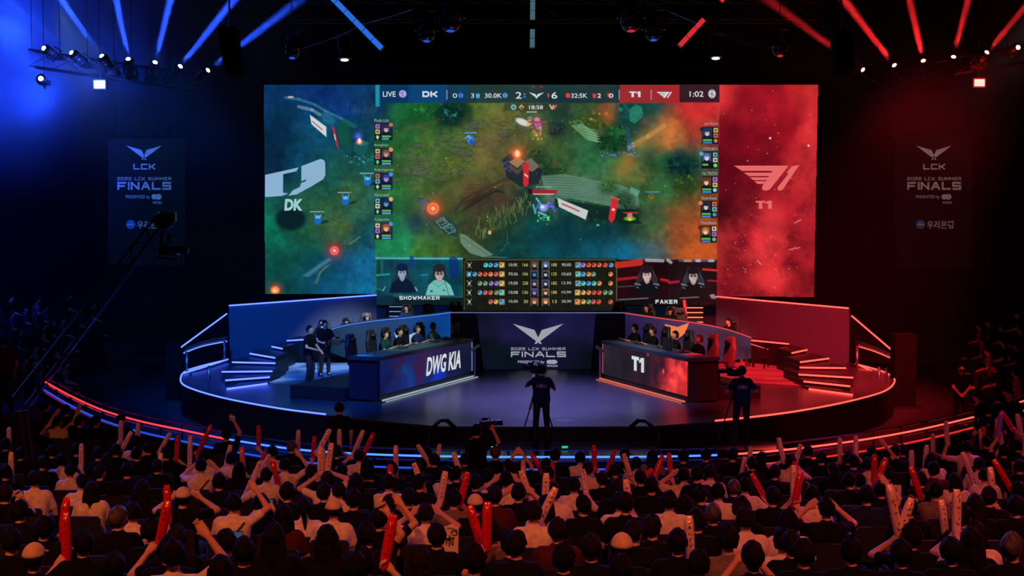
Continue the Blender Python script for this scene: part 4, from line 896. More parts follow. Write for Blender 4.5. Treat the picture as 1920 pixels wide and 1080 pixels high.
b = MB(); b.tube([Q(1283, 563, 43.4), Q(1287, 603, 43)], .05, 6); tag(b.build('light_post', emis('post_red', (230, 40, 45), 2.0)), 'red glowing post beside the back stairs under the screen', 'light')

# ---- team desks
def desk(name, A, B, perp, pic, label, led, seed):
    A = Vector(A); B = Vector(B); perp = Vector(perp); H = 1.22
    r = thing(name, label, 'desk', A)
    d = (B - A).normalized(); L = (B - A).length; nf = -perp
    A1 = A + perp * .9; B1 = B + perp * .9
    b = MB(); up = Vector((0, 0, .06))
    for (p, q_, nn) in ((A, B, perp), (A, A1, d), (B1, B, -d)): b.slab([p + up, q_ + up, q_ + Vector((0, 0, H - .12)), p + Vector((0, 0, H - .12))], nn, .05)
    b.build('body', M_navy if seed == 1 else M_fascia, r)
    b = MB()
    for (p, q_) in ((A, B), (A, A1), (B, B1)):
        dd = (q_ - p).normalized(); nn = Vector((-dd.y, dd.x, 0)) * .05
        b.slab([p - nn, q_ - nn, q_ + nn, p + nn], (0, 0, 1), .10)
    b.v = [v + Vector((0, 0, H - .12)) for v in b.v]; b.build('top_rim', mat('rim_slate', (40, 52, 62), .4), r)
    pl = Canvas(0, 0, 150, 34, 1); pic(pl)
    def fn(x, y, off=.03):  # x 0..150 from the left end in view, y 0..34 from the top
        p = A.lerp(B, x / 150); return p + nf * off + Vector((0, 0, H - .07 - (H - .26) * y / 34))
    o = obj('led_front', pl.to_mesh('led_front', lambda X, Y: np.array([tuple(fn(x, y, .02) - r.location) for x, y in zip(X, Y)])), r)
    o.data.materials.append(led_paint('desk_picture', 1.0))
    b = MB(); b.tube([A + nf * .1 + Vector((0, 0, .06)), B + nf * .1 + Vector((0, 0, .05))], .026, 8); b.tube([A + nf * .2 + Vector((0, 0, .03)), B + nf * .2 + Vector((0, 0, .02))], .014, 8)
    b.build('foot_light', led, r)
    return r, fn
# left desk: A near, B far
DA = P(711, 755, SZ); DB = P(885, 707, SZ); dl = (DB - DA).normalized(); PL = Vector((-dl.y, dl.x, 0))
TA = P(1290, 757, SZ); TB = P(1130, 712, SZ); dr = (TB - TA).normalized(); PR = Vector((dr.y, -dr.x, 0))
def picL(c):
    c.field([(5, 5, 10, 30, 80), (30, 6, 20, 34, 90), (60, 8, 60, 24, 60), (90, 6, 40, 20, 60), (120, 6, 24, 24, 60), (145, 5, 20, 26, 50), (5, 20, 8, 26, 90), (30, 18, 48, 20, 56), (40, 22, 12, 60, 130), (70, 20, 20, 34, 100), (110, 20, 18, 24, 60), (145, 20, 16, 20, 44), (10, 32, 6, 20, 70), (50, 30, 8, 34, 140), (90, 30, 8, 50, 190), (120, 30, 10, 28, 90), (148, 32, 10, 20, 40)], p=3, soft=5)
    c.line([(149, 2), (149, 33)], 1.2, (150, 190, 255), .9); c.line([(0, 0), (150, 0)], 1, (70, 120, 190), .8)
def picR(c):   # x runs from the near (right) end to the far (left) end
    c.field([(5, 5, 190, 28, 40), (5, 20, 226, 48, 46), (5, 32, 225, 52, 44), (25, 5, 90, 22, 36), (25, 18, 170, 34, 42), (25, 30, 200, 40, 42), (45, 10, 40, 18, 28), (45, 28, 110, 24, 32), (70, 10, 26, 20, 28), (70, 30, 40, 18, 26), (100, 15, 24, 20, 30), (130, 15, 30, 28, 36), (148, 15, 40, 34, 44)], p=3, soft=5)
    n = fbm(c.W, c.H, 12, 4, 4); c.blend(np.clip((n - .5) * 3, 0, 1) * np.clip((60 - c.X) / 40, 0, 1) * .6, (236, 80, 70)); c.c *= (.7 + .6 * n)[..., None]
    c.line([(149, 2), (149, 33)], 1.4, (230, 80, 76), .9); c.line([(0, 0), (150, 0)], .8, (150, 40, 50), .8); c.ell(64, 1.5, 2, 3, (220, 70, 60), .8, .5); c.ell(38, 16, 1.5, 2.5, (250, 80, 70), .9, .6); c.ell(86, 16, .8, .8, (250, 90, 90), 1)
deskL, fL = desk('team_desk', DA, DB, PL, picL, 'long desk with blue LED front lettered DWG KIA at the left of the stage', emis('foot_white', (165, 185, 200), .8), 1)
deskR, fR = desk('team_desk', TA, TB, PR, picR, 'long desk with dark red LED front lettered T1 at the right of the stage', emis('foot_salmon', (225, 110, 88), .9), 2)
b = MB(); text_on(b, 'DWG', (68, 8, 100, 27), lambda x, y: fL(x + (27 - y) * .13, y, .035), .03); text_on(b, 'KIA', (105, 8, 127, 27), lambda x, y: fL(x + (27 - y) * .13, y, .035), .03)
b.build('team_lettering', M_screenwhite, deskL)
b = MB(); t1_block(b, (70, 7.5, 92, 22), lambda x, y: fR(162 - x, y, .035)); b.build('team_lettering', M_screenwhite, deskR)
# riser under each desk
RZ = SZ + 0.36
def riser(A, B, perp, lo, hi, e0, e1, label):
    d = (B - A).normalized(); p = [A - d * e0 + perp * lo, B + d * e1 + perp * lo, B + d * e1 + perp * hi, A - d * e0 + perp * hi]
    pp = [(v.x, v.y) for v in p]
    if perp.x > 0: pp = pp[::-1]
    b = MB(); b.prism(pp, SZ, RZ); o = b.build('desk_riser', M_fascia); tag(o, label, 'riser')
riser(DA, DB, PL, .92, 2.6, .2, 0.2, 'low dark riser carrying the seats of the blue team desk')
riser(TA, TB, PR, .92, 2.3, -.2, 0.2, 'low dark riser carrying the seats of the red team desk')

# ---- camera pit deck and its grab rails
DZ = 0.62
a0 = P(820, 799, SZ); a1 = P(1222, 799, SZ)
b = MB(); b.prism([(a0.x, 24.1), (a1.x, 24.1), (a1.x, 26.75), (a0.x, 26.75)], 0, DZ); pit = b.build('camera_deck', M_glass)
tag(pit, 'low black glossy camera deck in front of the centre of the stage', 'platform')
t = thing('deck_railing', 'black rail with glass panels along the front of the camera deck', 'railing', ((a0.x + a1.x) / 2, 24.15, DZ))
b = MB(); b.tube([(a0.x, 24.15, DZ + .22), (a1.x, 24.15, DZ + .22)], .02, 6); b.build('rail', M_black, t)
for k in range(7):
    x = a0.x + (a1.x - a0.x) * k / 6; b = MB(); b.tube([(x, 24.15, DZ), (x, 24.15, DZ + .22)], .018, 6); b.build('post', M_black, t)
for s_, xx, lab in ((1, a0.x, 'black bent grab rail at the left end of the camera deck'), (-1, a1.x, 'black bent grab rail at the right end of the camera deck')):
    b = MB(); b.tube([Q(u, v, Y_) for u, v, Y_ in (((852, 801, 26.4), (838, 788, 26.2), (824, 788, 26.0), (804, 812, 25.6), (802, 850, 25.5)) if s_ > 0 else ((1182, 801, 26.4), (1197, 788, 26.2), (1212, 789, 26.0), (1234, 812, 25.6), (1236, 850, 25.5)))], .05, 8)
    tag(b.build('grab_rail', M_black, smooth=True), lab, 'rail')
for k, (x, y) in enumerate(((926, 838), (1059, 840))):
    p = P(x, y, DZ + .02); b = MB(); b.box(p + Vector((0, 0, .02)), (.13, .06, .04))
    tag(b.build('deck_light', emis('cue_green' if k else 'cue_white', (40, 220, 130) if k else (200, 220, 225), .8)), ['small white', 'small green'][k] + ' cue light on the camera deck', 'light')
for k, (x, y) in enumerate(((925, 812), (1058, 813))):
    p = P(x, y, DZ); t = thing('floor_monitor', ['small grey wedge monitor left of the central cameraman on the deck', 'small violet-lit wedge monitor right of the central cameraman on the deck'][k], 'monitor', p)
    b = MB(); b.slab([p + Vector(v) for v in ((-.16, -.3, 0), (.16, -.3, 0), (.16, .25, .26), (-.16, .25, .26))], Vector((0, -.4, .9)).normalized(), .03); b.build('display', mat('monitor_face', (90, 100, 110), .3), t)
    b = MB(); b.prism([(p.x - .16, p.y - .28), (p.x + .16, p.y - .28), (p.x + .16, p.y + .3), (p.x - .16, p.y + .3)], DZ, DZ + .05); b.box(p + Vector((0, .24, .13)), (.3, .05, .26)); b.build('housing', M_dark, t)
# small camera stand platform at the right
pr = P(1388, 832, .55)
b = MB(); b.prism([(pr.x - 1.0, pr.y - .5), (pr.x + 1.0, pr.y - .5), (pr.x + .7, pr.y + .9), (pr.x - .7, pr.y + .9)], 0, .5)
tag(b.build('camera_stand', M_glass), 'small black camera stand beside the right end of the camera deck', 'platform')

# ---- curved crowd barrier with LED tube
BAR = [(85, 716), (130, 741), (190, 768), (260, 789), (340, 806), (430, 824), (560, 843), (700, 852), (860, 856), (1010, 857), (1180, 856.5), (1290, 855), (1400, 850), (1520, 838), (1640, 821), (1740, 802), (1834, 780)]
BAR2 = [(1838, 779), (1880, 765), (1930, 748), (1980, 730)]
BZ = 1.0
def barrier(pts, label, segs):
    W_ = smooth_curve([P(x, y, BZ) for x, y in pts], 8)
    r = thing('crowd_barrier', label, 'barrier', (W_[0].x, W_[0].y, 0))
    b = MB(); b.tube([p + Vector((0, .10, .12)) for p in W_], .022, 6); b.tube([p + Vector((0, .1, -.1)) for p in W_], .02, 6); b.build('rail', M_steel, r)
    b = MB()
    for p, q_ in zip(W_[:-1], W_[1:]):
        n = Vector((p.y - q_.y, q_.x - p.x, 0)).normalized() * .16; d_ = Vector((0, 0, -.26))
        if n.y > 0: n = -n
        b.slab([p + d_, q_ + d_, q_ + d_ + n, p + d_ + n], (0, 0, 1), .03)
        e = Vector((0, .02, 0)); b.slab([p + d_ + e, q_ + d_ + e, Vector((q_.x, q_.y + .02, 0)), Vector((p.x, p.y + .02, 0))], (0, 1, 0), .04)
    b.build('skirt_panel', mat('barrier_skirt', (70, 74, 90), .35, .5), r)
    for p in W_[::4]:
        b = MB(); b.tube([Vector((p.x, p.y + .06, BZ - .26)), Vector((p.x, p.y + .06, BZ + .12))], .02, 6); b.build('post', M_black, r)
    for (i0, i1, m_) in segs:
        a = int(i0 * 8); z = min(len(W_), int(i1 * 8) + 1)
        b = MB(); b.tube(W_[a:z], .02, 6); b.build('led_tube_and_reflection', m_, r)
        b = MB(); b.tube([p + Vector((0, -.10, -.22)) for p in W_[a:z]], .018, 6); b.build('led_tube_and_reflection', MATS['ledge_reflection_red'] if m_ is M_ledred else MATS['ledge_reflection_blue'], r)  # lower glowing tube stands in for the LED reflection on the ledge
emis_lin('ledge_reflection_red', (1.0, .03, .03)); emis_lin('ledge_reflection_blue', (.01, .10, 1.1))
M_ledred2 = emis_lin('led_crimson', (3.6, .08, .10))
barrier(BAR, 'long curved crowd barrier with red and blue LED tube before the stage', [(0, 5, M_ledred2), (5, 11.6, emis_lin('led_azure', (.12, .42, 5.0))), (11.8, 16, M_ledred)])
barrier(BAR2, 'short crowd barrier with red LED tube at the far right', [(0, 3, M_ledred)])

# ---- banners
def banner(x0, y0, x1, y1, Y, col, txt, label, light, side):
    t = thing('hanging_banner', label, 'banner', Q((x0 + x1) / 2, y1, Y))
    f = lambda x, y, o=0: Q(x, y, Y - o)
    b = MB(); b.slab([f(x0, y0), f(x1, y0), f(x1, y1), f(x0, y1)], (0, 1, 0), .03); b.build('cloth', col, t)
    b = MB(); b.tube([f(x0 - 2, y0), f(x1 + 2, y0)], .05, 6); b.build('batten', M_black, t)
    for u in (x0 + 20, x1 - 20):
        b = MB(); p = f(u, y0); b.tube([p, Vector((p.x, p.y, HZ))], .015, 5); b.build('hanging_rod', M_black, t)
    cx = side; g = lambda x, y: f(x, y, .03)
    b = MB(); bird_on(b, cx, 273, .094, g)
    block_text(b, 'LCK', (cx - 20, 307, cx + 21, 318), g, .23, .2)
    block_text(b, '2022 LCK SUMMER', (cx - 50, 332, cx + 51, 338), g, .19); block_text(b, 'FINALS', (cx - 50, 341, cx + 51, 356), g, .235, .2)
    text_on(b, 'PRESENTED by', (cx - 34, 366, cx + 11, 373.5), g, .01); disc_on(b, cx + 19.5, 369, 5.5, 5, g); disc_on(b, cx + 27, 369, 6, 5.5, lambda x, y: f(x, y, .04)); text_on(b, 'WON', (cx + 16, 377.5, cx + 33, 382.5), g, .02)
    text_on(b, '우리은행', (cx - 13, 414, cx + 37, 429), g, .02)
    b.build('lettering', txt, t)
    b = MB(); disc_on(b, cx - 25, 421, 8.5, 8.5, g); b.build('round_emblem', mat('emblem_blue', (50, 120, 190), .7), t)
    b = MB(); poly_on(b, [(cx - 33, 423), (cx - 29, 420), (cx - 25, 419), (cx - 21, 420), (cx - 17, 423), (cx - 21, 422.5), (cx - 25, 422), (cx - 29, 422.5)], lambda x, y: f(x, y, .045)); b.build('emblem_arc', txt, t)
    p = Q((x0 + x1) / 2, 380, Y)
    spot('banner_light', p + Vector((0, -9, 6)), p, light[0], light[1], 34, .6, .2)
    return t
M_print = mat('banner_print', (200, 205, 205), .8)
banner(203, 262, 347, 497, 46, mat('banner_cloth', (20, 30, 32), .9, spec=.1, var=.05), M_print, 'dark hanging banner with winged emblem and FINALS lettering above the camera crane', (900, (0.35, 0.85, 0.95)), 270)
banner(1678, 258, 1822, 505, 46, mat('banner_cloth_dark', (26, 16, 18), .9, spec=.1, var=.05), M_print, 'dark reddish hanging banner with winged emblem at the right of the stage', (800, (1.0, 0.62, 0.62)), 1751)
# ------------------------------------------------------------------ lighting rig above the stage
def hang(t, p, r=.012, top=None):
    b = MB(); b.tube([p, Vector((p.x, p.y, top or HZ))], r, 5); b.build('hanging_rod', M_black, t)
M_lensB = emis('lens_blue', (150, 195, 255), 14.0, sample=False); M_lensR = emis('lens_red', (255, 120, 112), 9.0, sample=False)
def moving_head(px, py, Y, dirpx, toward, led, label, col, power, deg=2.6, size=.10, beam=True):
    """moving light: yoke on a clamp, round head with a glowing lens; its beam leans to dirpx (a photo point) and towards the viewer"""
    p = Q(px, py, Y); q_ = Q(dirpx[0], dirpx[1], Y - toward); d = (q_ - p).normalized()
    t = thing('moving_light', label, 'stage light', p)
    up = d; side = up.cross(Vector((0, 1, 0))).normalized()
    b = MB(); b.cone(p - d * .34, p - d * .06, .13, .15, 12); b.tube([p - d * .1, p - d * .0], .16, 14); b.build('head', M_black, t, True)
    b = MB(); b.tube([p - d * .22 + side * .2, p - d * .5 + side * .2, p - d * .55, p - d * .5 - side * .2, p - d * .22 - side * .2], .035, 6)
    b.build('yoke', M_black, t)
    b = MB(); b.box(p - d * .62, (.3, .3, .14)); b.build('base', M_black, t)
    b = MB(); b.ball(p + d * .03, size * .82, 16, 10); b.build('lens', led, t, True)
    hang(t, p - d * .62)
    if beam:
        o = spot('beam_lamp', p + d * .2, p + d * 5, power * .62, (col[0], col[1] * .62, col[2]), 4.2, .9, .08)
        o.parent = t; o.matrix_parent_inverse = Matrix.Translation(-Vector(t.location))
    return t
LH = [((85, 92), (0, 42), 'outermost in the arc'), ((137, 101), (40, 22), 'second in the arc'), ((193, 108), (108, -10), 'third in the arc'), ((241, 114), (216, -10), 'fourth in the arc'), ((290, 120), (322, -10), 'fifth in the arc'), ((336, 127), (446, -10), 'sixth in the arc'), ((387, 134), (575, -10), 'innermost in the arc'), ((77, 148), (60, 128), 'low one below the arc')]
for i, (a_, d_, l) in enumerate(LH):
    moving_head(a_[0], a_[1], 36, d_, 1.6, M_lensB, 'blue moving light, ' + l + ' of beams at the upper left', (0.02, 0.13, 1.0), [300000, 160000, 1200000, 1200000, 1200000, 1200000, 1200000, 80000][i], 3.4)
RH = [((1621, 133), (1440, 0), 'innermost in the arc'), ((1679, 125), (1575, -10), 'second from inside'), ((1732, 117), (1703, -10), 'third from inside'), ((1787, 110), (1818, -10), 'fourth from inside'), ((1848, 101), (1925, 10), 'fifth from inside'), ((1907, 90), (1960, 62), 'outermost')]
for i, (a_, d_, l) in enumerate(RH):
    moving_head(a_[0], a_[1], 36, d_, 1.6, M_lensR, 'red moving light, ' + l + ' of the beams at the upper right', (1.0, 0.04, 0.03), [900000, 2000000, 2000000, 2000000, 1800000, 800000][i], 3.4)
def blinder(px, py, w_, h_, Y, m_, label, col, power):
    p = Q(px, py, Y); t = thing('panel_light', label, 'stage light', p); s = Y / FPX
    b = MB(); b.box(p + Vector((0, .1, 0)), (w_ * s + .08, .14, h_ * s + .08)); b.build('housing', M_black, t)
    b = MB()
    for i in range(4):
        for j in range(3): b.box(p + Vector(((i - 1.5) * w_ * s / 4, 0.02, (j - 1) * h_ * s / 3)), (w_ * s / 4.6, .04, h_ * s / 3.5))
    b.build('lamp_grid', m_, t)
    hang(t, p + Vector((0, .1, 0)))
    l = bpy.data.lights.new('panel_glow', 'SPOT'); l.spot_size = 2.6; l.spot_blend = .8; l.energy = power; l.color = col; l.shadow_soft_size = .3
    o = bpy.data.objects.new('panel_glow', l); COL.objects.link(o); o.parent = t; o.location = (0, -.3, 0); o.rotation_euler = (math.radians(100), 0, math.radians(40 if px < 960 else -40))
blinder(186, 158, 20, 14, 36, emis('panel_white_blue', (235, 235, 255), 12, sample=False), 'bright white rectangular panel light in the blue haze', (0.03, 0.1, 1.0), 900)
blinder(1837, 155, 19, 13, 36, emis('panel_red', (255, 100, 90), 7, sample=False), 'glowing red rectangular panel light at the upper right', (1.0, 0.03, 0.02), 260)
# floor lights with upright beams
def floor_light(px, py, dirpx, col, m_, label, power, Y=None):
    p = P(px, py, .25); t = thing('floor_light', label, 'stage light', (p.x, p.y, 0))
    q_ = Q(dirpx[0], dirpx[1], p.y + .5); d = (q_ - p).normalized()
    b = MB(); b.box((p.x, p.y, .06), (.5, .4, .12)); b.build('base', M_black, t)
    b = MB(); b.cone(p - Vector((0, 0, .1)), p - Vector((0, 0, .04)), .16, .17); b.build('head', M_black, t, True)
    b = MB(); b.ball(p + Vector((0, -.02, .1)), (.16, .12, .07), 14, 8); b.build('lens', m_, t, True)
    o = spot('beam_lamp', p + d * .22, p + d * 5, power, col, 3.0, .8, .1); o.parent = t; o.matrix_parent_inverse = Matrix.Translation(-Vector(t.location))
floor_light(200, 693, (168, 230), (0.02, 0.12, 1.0), emis('lens_azure', (150, 205, 255), 9, sample=False), 'blue floor light with upright beam left of the stage', 300000)
floor_light(1815, 712, (1815, 300), (1.0, 0.35, 0.12), emis('lens_yellow', (235, 220, 90), 3, sample=False), 'yellowish floor light with faint upright beam right of the stage', 90000)

# haze that makes the beams visible
def haze(name, lo, hi, dens, scale, lo_f, label):
    b = MB(); b.box([(lo[i] + hi[i]) / 2 for i in range(3)], [hi[i] - lo[i] for i in range(3)])
    m = bpy.data.materials.new(name); m.use_nodes = True; nt = m.node_tree; nt.nodes.clear(); L = nt.links.new
    out = nt.nodes.new('ShaderNodeOutputMaterial'); vs = nt.nodes.new('ShaderNodeVolumeScatter')
    L(vs.outputs[0], out.inputs['Volume'])
    tc = nt.nodes.new('ShaderNodeTexCoord'); nz = nt.nodes.new('ShaderNodeTexNoise'); nz.inputs['Scale'].default_value = scale; nz.inputs['Detail'].default_value = 3
    mr = nt.nodes.new('ShaderNodeMapRange'); mr.inputs[1].default_value = .40; mr.inputs[2].default_value = .64; mr.inputs[3].default_value = dens * lo_f; mr.inputs[4].default_value = dens
    L(tc.outputs['Object'], nz.inputs['Vector']); L(nz.outputs['Fac'], mr.inputs[0])
    sx = nt.nodes.new('ShaderNodeSeparateXYZ'); L(tc.outputs['Generated'], sx.inputs[0]); cur = mr.outputs[0]
    def mul(a_, b_):
        n = nt.nodes.new('ShaderNodeMath'); n.operation = 'MULTIPLY'; L(a_, n.inputs[0]); L(b_, n.inputs[1]); return n.outputs[0]
    for ax, a0, a1 in ((0, 0, .02) if lo[0] < 0 else (0, 0, .3), (0, 1, .45) if lo[0] < 0 else (0, 1, .98), (1, 0, .15), (1, 1, .8), (2, .27, .60)):
        f = nt.nodes.new('ShaderNodeMapRange'); f.interpolation_type = 'SMOOTHSTEP'; f.inputs[1].default_value = a0; f.inputs[2].default_value = a1; f.inputs[3].default_value = 0 if ax != 2 else .0; f.inputs[4].default_value = 1
        L(sx.outputs[ax], f.inputs[0]); cur = mul(cur, f.outputs[0])
    ad = nt.nodes.new('ShaderNodeMath'); ad.operation = 'ADD'; ad.inputs[1].default_value = .0005; L(cur, ad.inputs[0]); L(ad.outputs[0], vs.inputs['Density'])
    o = b.build(name, m); tag(o, label, 'haze', kind='stuff'); return o
haze('haze', (-24, 29, 1.0), (-2.5, 43.5, 19.5), 0.05, .22, .3, 'blue-lit stage haze around the left beams')
haze('haze', (5.0, 29, 1.0), (24, 43.2, 19.5), 0.014, .22, .12, 'red-lit stage haze around the right beams')
# unseen wide blue fill spots added inside the haze to brighten its left side
for (x, y, Y_, e_) in ((40, 60, 37, 4200), (90, 190, 38, 3600), (260, 150, 38, 700)):
    p = Q(x, y, Y_); spot('haze_fill', p, p + Vector((-3, 1.2, .8)), e_ * 1.5, (.01, .05, 1.0), 170, .6, .5)

# LED battens under the roof
def batten(a, b_, Ya, Yb, wpx, m_, label, gaps=()):
    A = Q(a[0], a[1], Ya); B = Q(b_[0], b_[1], Yb); t = thing('led_batten', label, 'stage light', A)
    w_ = wpx * Ya / FPX; d = (B - A).normalized(); s = d.cross(Vector((0, 1, 0))).normalized() * w_ / 2
    b = MB(); b.slab([A - s, A + s, B + s, B - s], (0, 1, 0), .12); b.build('housing', M_steel, t)
    n = 6
    for k in range(n):
        if k in gaps: continue
        p = A.lerp(B, (k + .03) / n); q_ = A.lerp(B, (k + .97) / n); e = Vector((0, -.02, 0))
        b = MB(); b.slab([p - s * .9 + e, p + s * .9 + e, q_ + s * .9 + e, q_ - s * .9 + e], (0, -1, 0), .01); b.build('led_segment', m_, t)
batten((613, -14), (716, 91), 30, 30, 11, emis('batten_blue', (40, 110, 225), .95), 'slanting blue LED batten hanging above the left of the screen')
batten((999, -14), (998, 89), 30, 30, 10, emis('batten_grey', (90, 130, 145), .55), 'upright pale LED batten hanging above the screen centre', (3,))
batten((1366, -14), (1274, 86), 30, 30, 10, emis('batten_red', (225, 45, 55), .9), 'slanting red LED batten hanging above the right of the screen', (1, 2))
# small down lights, hung speakers, dark moving heads, cables and trusses
def truss(a, b_, s, label):
    A = Vector(a); B = Vector(b_); t = thing('lighting_truss', label, 'truss', A); d = (B - A); L = d.length; dn = d.normalized(); u = Vector((0, 0, 1)) * s; v = dn.cross(Vector((0, 0, 1))).normalized() * s
    b = MB()
    cs = [u + v, u - v, -u - v, -u + v]
    for c_ in cs: b.tube([A + c_ * .5, B + c_ * .5], .03, 6)
    n = int(L / (s * 1.4))
    for k in range(n):
        p = A.lerp(B, k / n); q_ = A.lerp(B, (k + 1) / n)
        for j in range(4): b.tube([p + cs[j] * .5, q_ + cs[(j + 1) % 4] * .5], .014, 4)
    b.build('lattice', M_black, t)
    hang(t, A); hang(t, B)
    return t
truss(Q(380, 158, 37), Q(60, 110, 37), .5, 'black lattice truss carrying the blue moving lights')
truss(Q(1600, 158, 37), Q(1930, 100, 37), .5, 'black lattice truss carrying the red moving lights')
truss(Q(480, 20, 36), Q(1540, 20, 36), .6, 'long black lattice truss across the top of the screen')
truss(Q(640, 140, 44.6), Q(1380, 140, 44.6), .5, 'black lattice truss the screen hangs from')
def downlight(px, py, Y, m_, label):
    p = Q(px, py, Y); t = thing('down_light', label, 'stage light', p)
    b = MB(); b.tube([p + Vector((0, 0, .05)), p + Vector((0, 0, .35))], .2, 12, .12); b.build('housing', M_black, t)
    b = MB(); b.tube([p + Vector((-.16, 0, .3)), p + Vector((-.2, 0, .75)), p + Vector((.2, 0, .75)), p + Vector((.16, 0, .3))], .02, 5); b.build('bracket', M_steel, t); hang(t, p + Vector((0, 0, .7)))
    b = MB(); b.ball(p + Vector((0, 0, .02)), (.12, .12, .035), 14, 6); b.build('lens', m_, t, True)
downlight(646, 114, 34, emis('lens_white', (210, 225, 235), 2.2), 'small white down light hanging above the left of the screen')
downlight(1342, 111, 34, MATS['lens_white'], 'small white down light hanging above the right of the screen')
def parked_head(px, py, Y, m_, label, s=1.0):
    p = Q(px, py, Y); t = thing('parked_light', label, 'stage light', p)
    b = MB(); b.cone(p + Vector((0, 0, .3 * s)), p + Vector((0, 0, -.1 * s)), .26 * s, .3 * s, 14); b.build('head', mat('gloss_black', (14, 14, 18), .15, spec=.9), t, True)
    b = MB(); b.tube([p + Vector((-.38 * s, 0, 0)), p + Vector((-.38 * s, 0, .7 * s)), p + Vector((.38 * s, 0, .7 * s)), p + Vector((.38 * s, 0, 0))], .05 * s, 6); b.build('yoke', MATS['gloss_black'], t); hang(t, p + Vector((0, 0, .65 * s)))
    b = MB(); b.ball(p + Vector((0, -.05, -.36 * s)), (.12 * s, .12 * s, .04), 12, 6); b.build('lens', m_, t, True)
M_lb = emis('lens_dimblue', (40, 80, 210), 1.0); M_lr = emis('lens_dimred', (210, 40, 60), .9)
for (x, y, m_, l, s) in ((845, 34, M_lb, 'dark moving light with dim blue lens, the higher of the left pair over the screen', 1.0), (800, 58, M_lb, 'dark moving light with dim blue lens, the lower of the left pair over the screen', .8), (1183, 34, M_lr, 'dark moving light with dim red lens, the higher of the right pair over the screen', 1.0), (1225, 56, M_lb, 'dark moving light with dim blue lens, the lower of the right pair over the screen', .8), (1462, 88, M_lr, 'dark moving light with reddish glints above the right end of the screen', .7), (548, 92, M_lb, 'dark moving light with bluish glints above the left end of the screen', .7)):
    parked_head(x, y, 33, m_, l, s)
def cable(pts, Y, m_, label, r=.014):
    b = MB(); b.tube([Q(x, y, Y) for x, y in pts], r, 5); tag(b.build('rigging_cable', m_), label, 'cable')
cable([(565, 92), (635, 68), (672, 50)], 33, M_steel, 'thin slanting rigging cable at the upper left of the screen')
cable([(672, 48), (735, 30), (790, 12)], 33, M_steel, 'thin rigging cable rising beside the blue batten')
cable([(1205, 0), (1270, 28), (1322, 50)], 33, M_steel, 'thin rigging cable beside the red batten')
cable([(1340, -60), (1335, 66), (1362, 65), (1422, 88)], 33, M_steel, 'thin drooping rigging cable at the upper right of the screen')
def line_array(px, tops, Y, bend, label):
    t = thing('line_array', label, 'loudspeaker', Q(px, tops[-1], Y))
    n = len(tops)
    for k, y in enumerate(tops):
        x = px + bend * (k / (n - 1)) ** 1.6 * 1.0
        p = Q(x, y, Y); ang = -.06 - .07 * k
        b = MB(); b.box(p, (.5, .5, .2), mtx=Matrix.Rotation(ang, 3, 'X')); b.build('cabinet', M_drape, t, bevel=.02)
    b = MB(); b.tube([Q(px, tops[0] - 3, Y), Q(px, -60, Y)], .03, 5); b.build('hanging_chain', M_steel, t)
line_array(430, [60 + 14 * k for k in range(6)], 33, 10, 'black curved loudspeaker array crossing a blue beam')
line_array(1577, [66 + 15 * k for k in range(5)], 33, 5, 'black loudspeaker array crossing the innermost red beam')
# dark posts beside the stage
def tower(px, y0, y1, wpx, label):
    base = P(px, y1, 0); s = base.y / FPX; t = thing('speaker_tower', label, 'loudspeaker', base); top = Q(px, y0, base.y)
    b = MB(); b.box((base.x, base.y, top.z / 2), (wpx * s, .5, top.z)); b.build('cabinet', M_drape, t, bevel=.02)
    b = MB(); b.box((base.x, base.y, .04), (wpx * s * 1.5, .7, .08)); b.build('base_plate', M_black, t)
tower(326, 640, 752, 22, 'tall black speaker tower at the left corner of the stage')
tower(1692, 625, 765, 40, 'tall black draped tower at the right corner of the stage')

# camera crane
t = thing('camera_crane', 'long black camera crane reaching up across the left banner', 'camera crane', P(60, 760, 0))
j0 = Q(40, 770, 22.5); j1 = Q(306, 417, 26.0)
b = MB(); dj = (j1 - j0).normalized(); uj = Vector((-.55, 0, .8)).normalized()
for off in (0, .3): b.tube([j0 + uj * off, j1 + uj * off * .7], .03, 6)
n = 16
for k in range(n):
    p = j0.lerp(j1, k / n); q_ = j0.lerp(j1, (k + 1) / n); b.tube([p + uj * (.3 if k % 2 else 0), q_ + uj * (0 if k % 2 else .28)], .016, 5)
b.build('boom', M_black, t)
b = MB(); b.tube([j0 - uj * .12 + Vector((0, -.1, 0)), j1 - uj * .1 + Vector((0, -.1, 0))], .012, 5); b.build('tension_cable', mat('cable_violet', (120, 110, 220), .3, .6), t)
b = MB(); b.tube([Vector((j0.x, j0.y, j0.z)), Vector((j0.x + .2, j0.y, 0))], .12, 10); b.build('column', M_black, t)
e = j1; s = e.y / FPX
b = MB(); b.ball(e + Vector((.02, 0, .05)), (.26, .2, .2), 12, 8); b.box(e + Vector((.12, 0, .12)), (.3, .22, .2)); b.tube([e + Vector((-.2, 0, .1)), e + Vector((.25, 0, .2))], .06, 8); b.build('crane_head', mat('gloss_black', (14, 14, 18)), t, True)
arm = [Q(310, 424, 26), Q(303, 440, 26), Q(304, 465, 26)]
b = MB(); b.tube(arm, .05, 6); b.build('drop_arm', mat('arm_grey', (120, 125, 115), .4, .5), t)
b = MB(); c0 = Q(318, 470, 26); b.box(c0, (.34, .5, .2)); b.tube([c0 + Vector((.1, 0, .05)), c0 + Vector((.42, -.1, 0))], .09, 10); b.tube([c0 + Vector((-.34, 0, 0)), c0 + Vector((-.1, 0, .12)), c0 + Vector((.1, 0, .25))], .025, 6); b.tube([c0 + Vector((-.3, 0, -.14)), c0 + Vector((.2, 0, -.22))], .03, 6); b.ball(c0 + Vector((.0, 0, .3)), .07, 8, 6)
b.build('camera', mat('gloss_black', (14, 14, 18)), t, True)

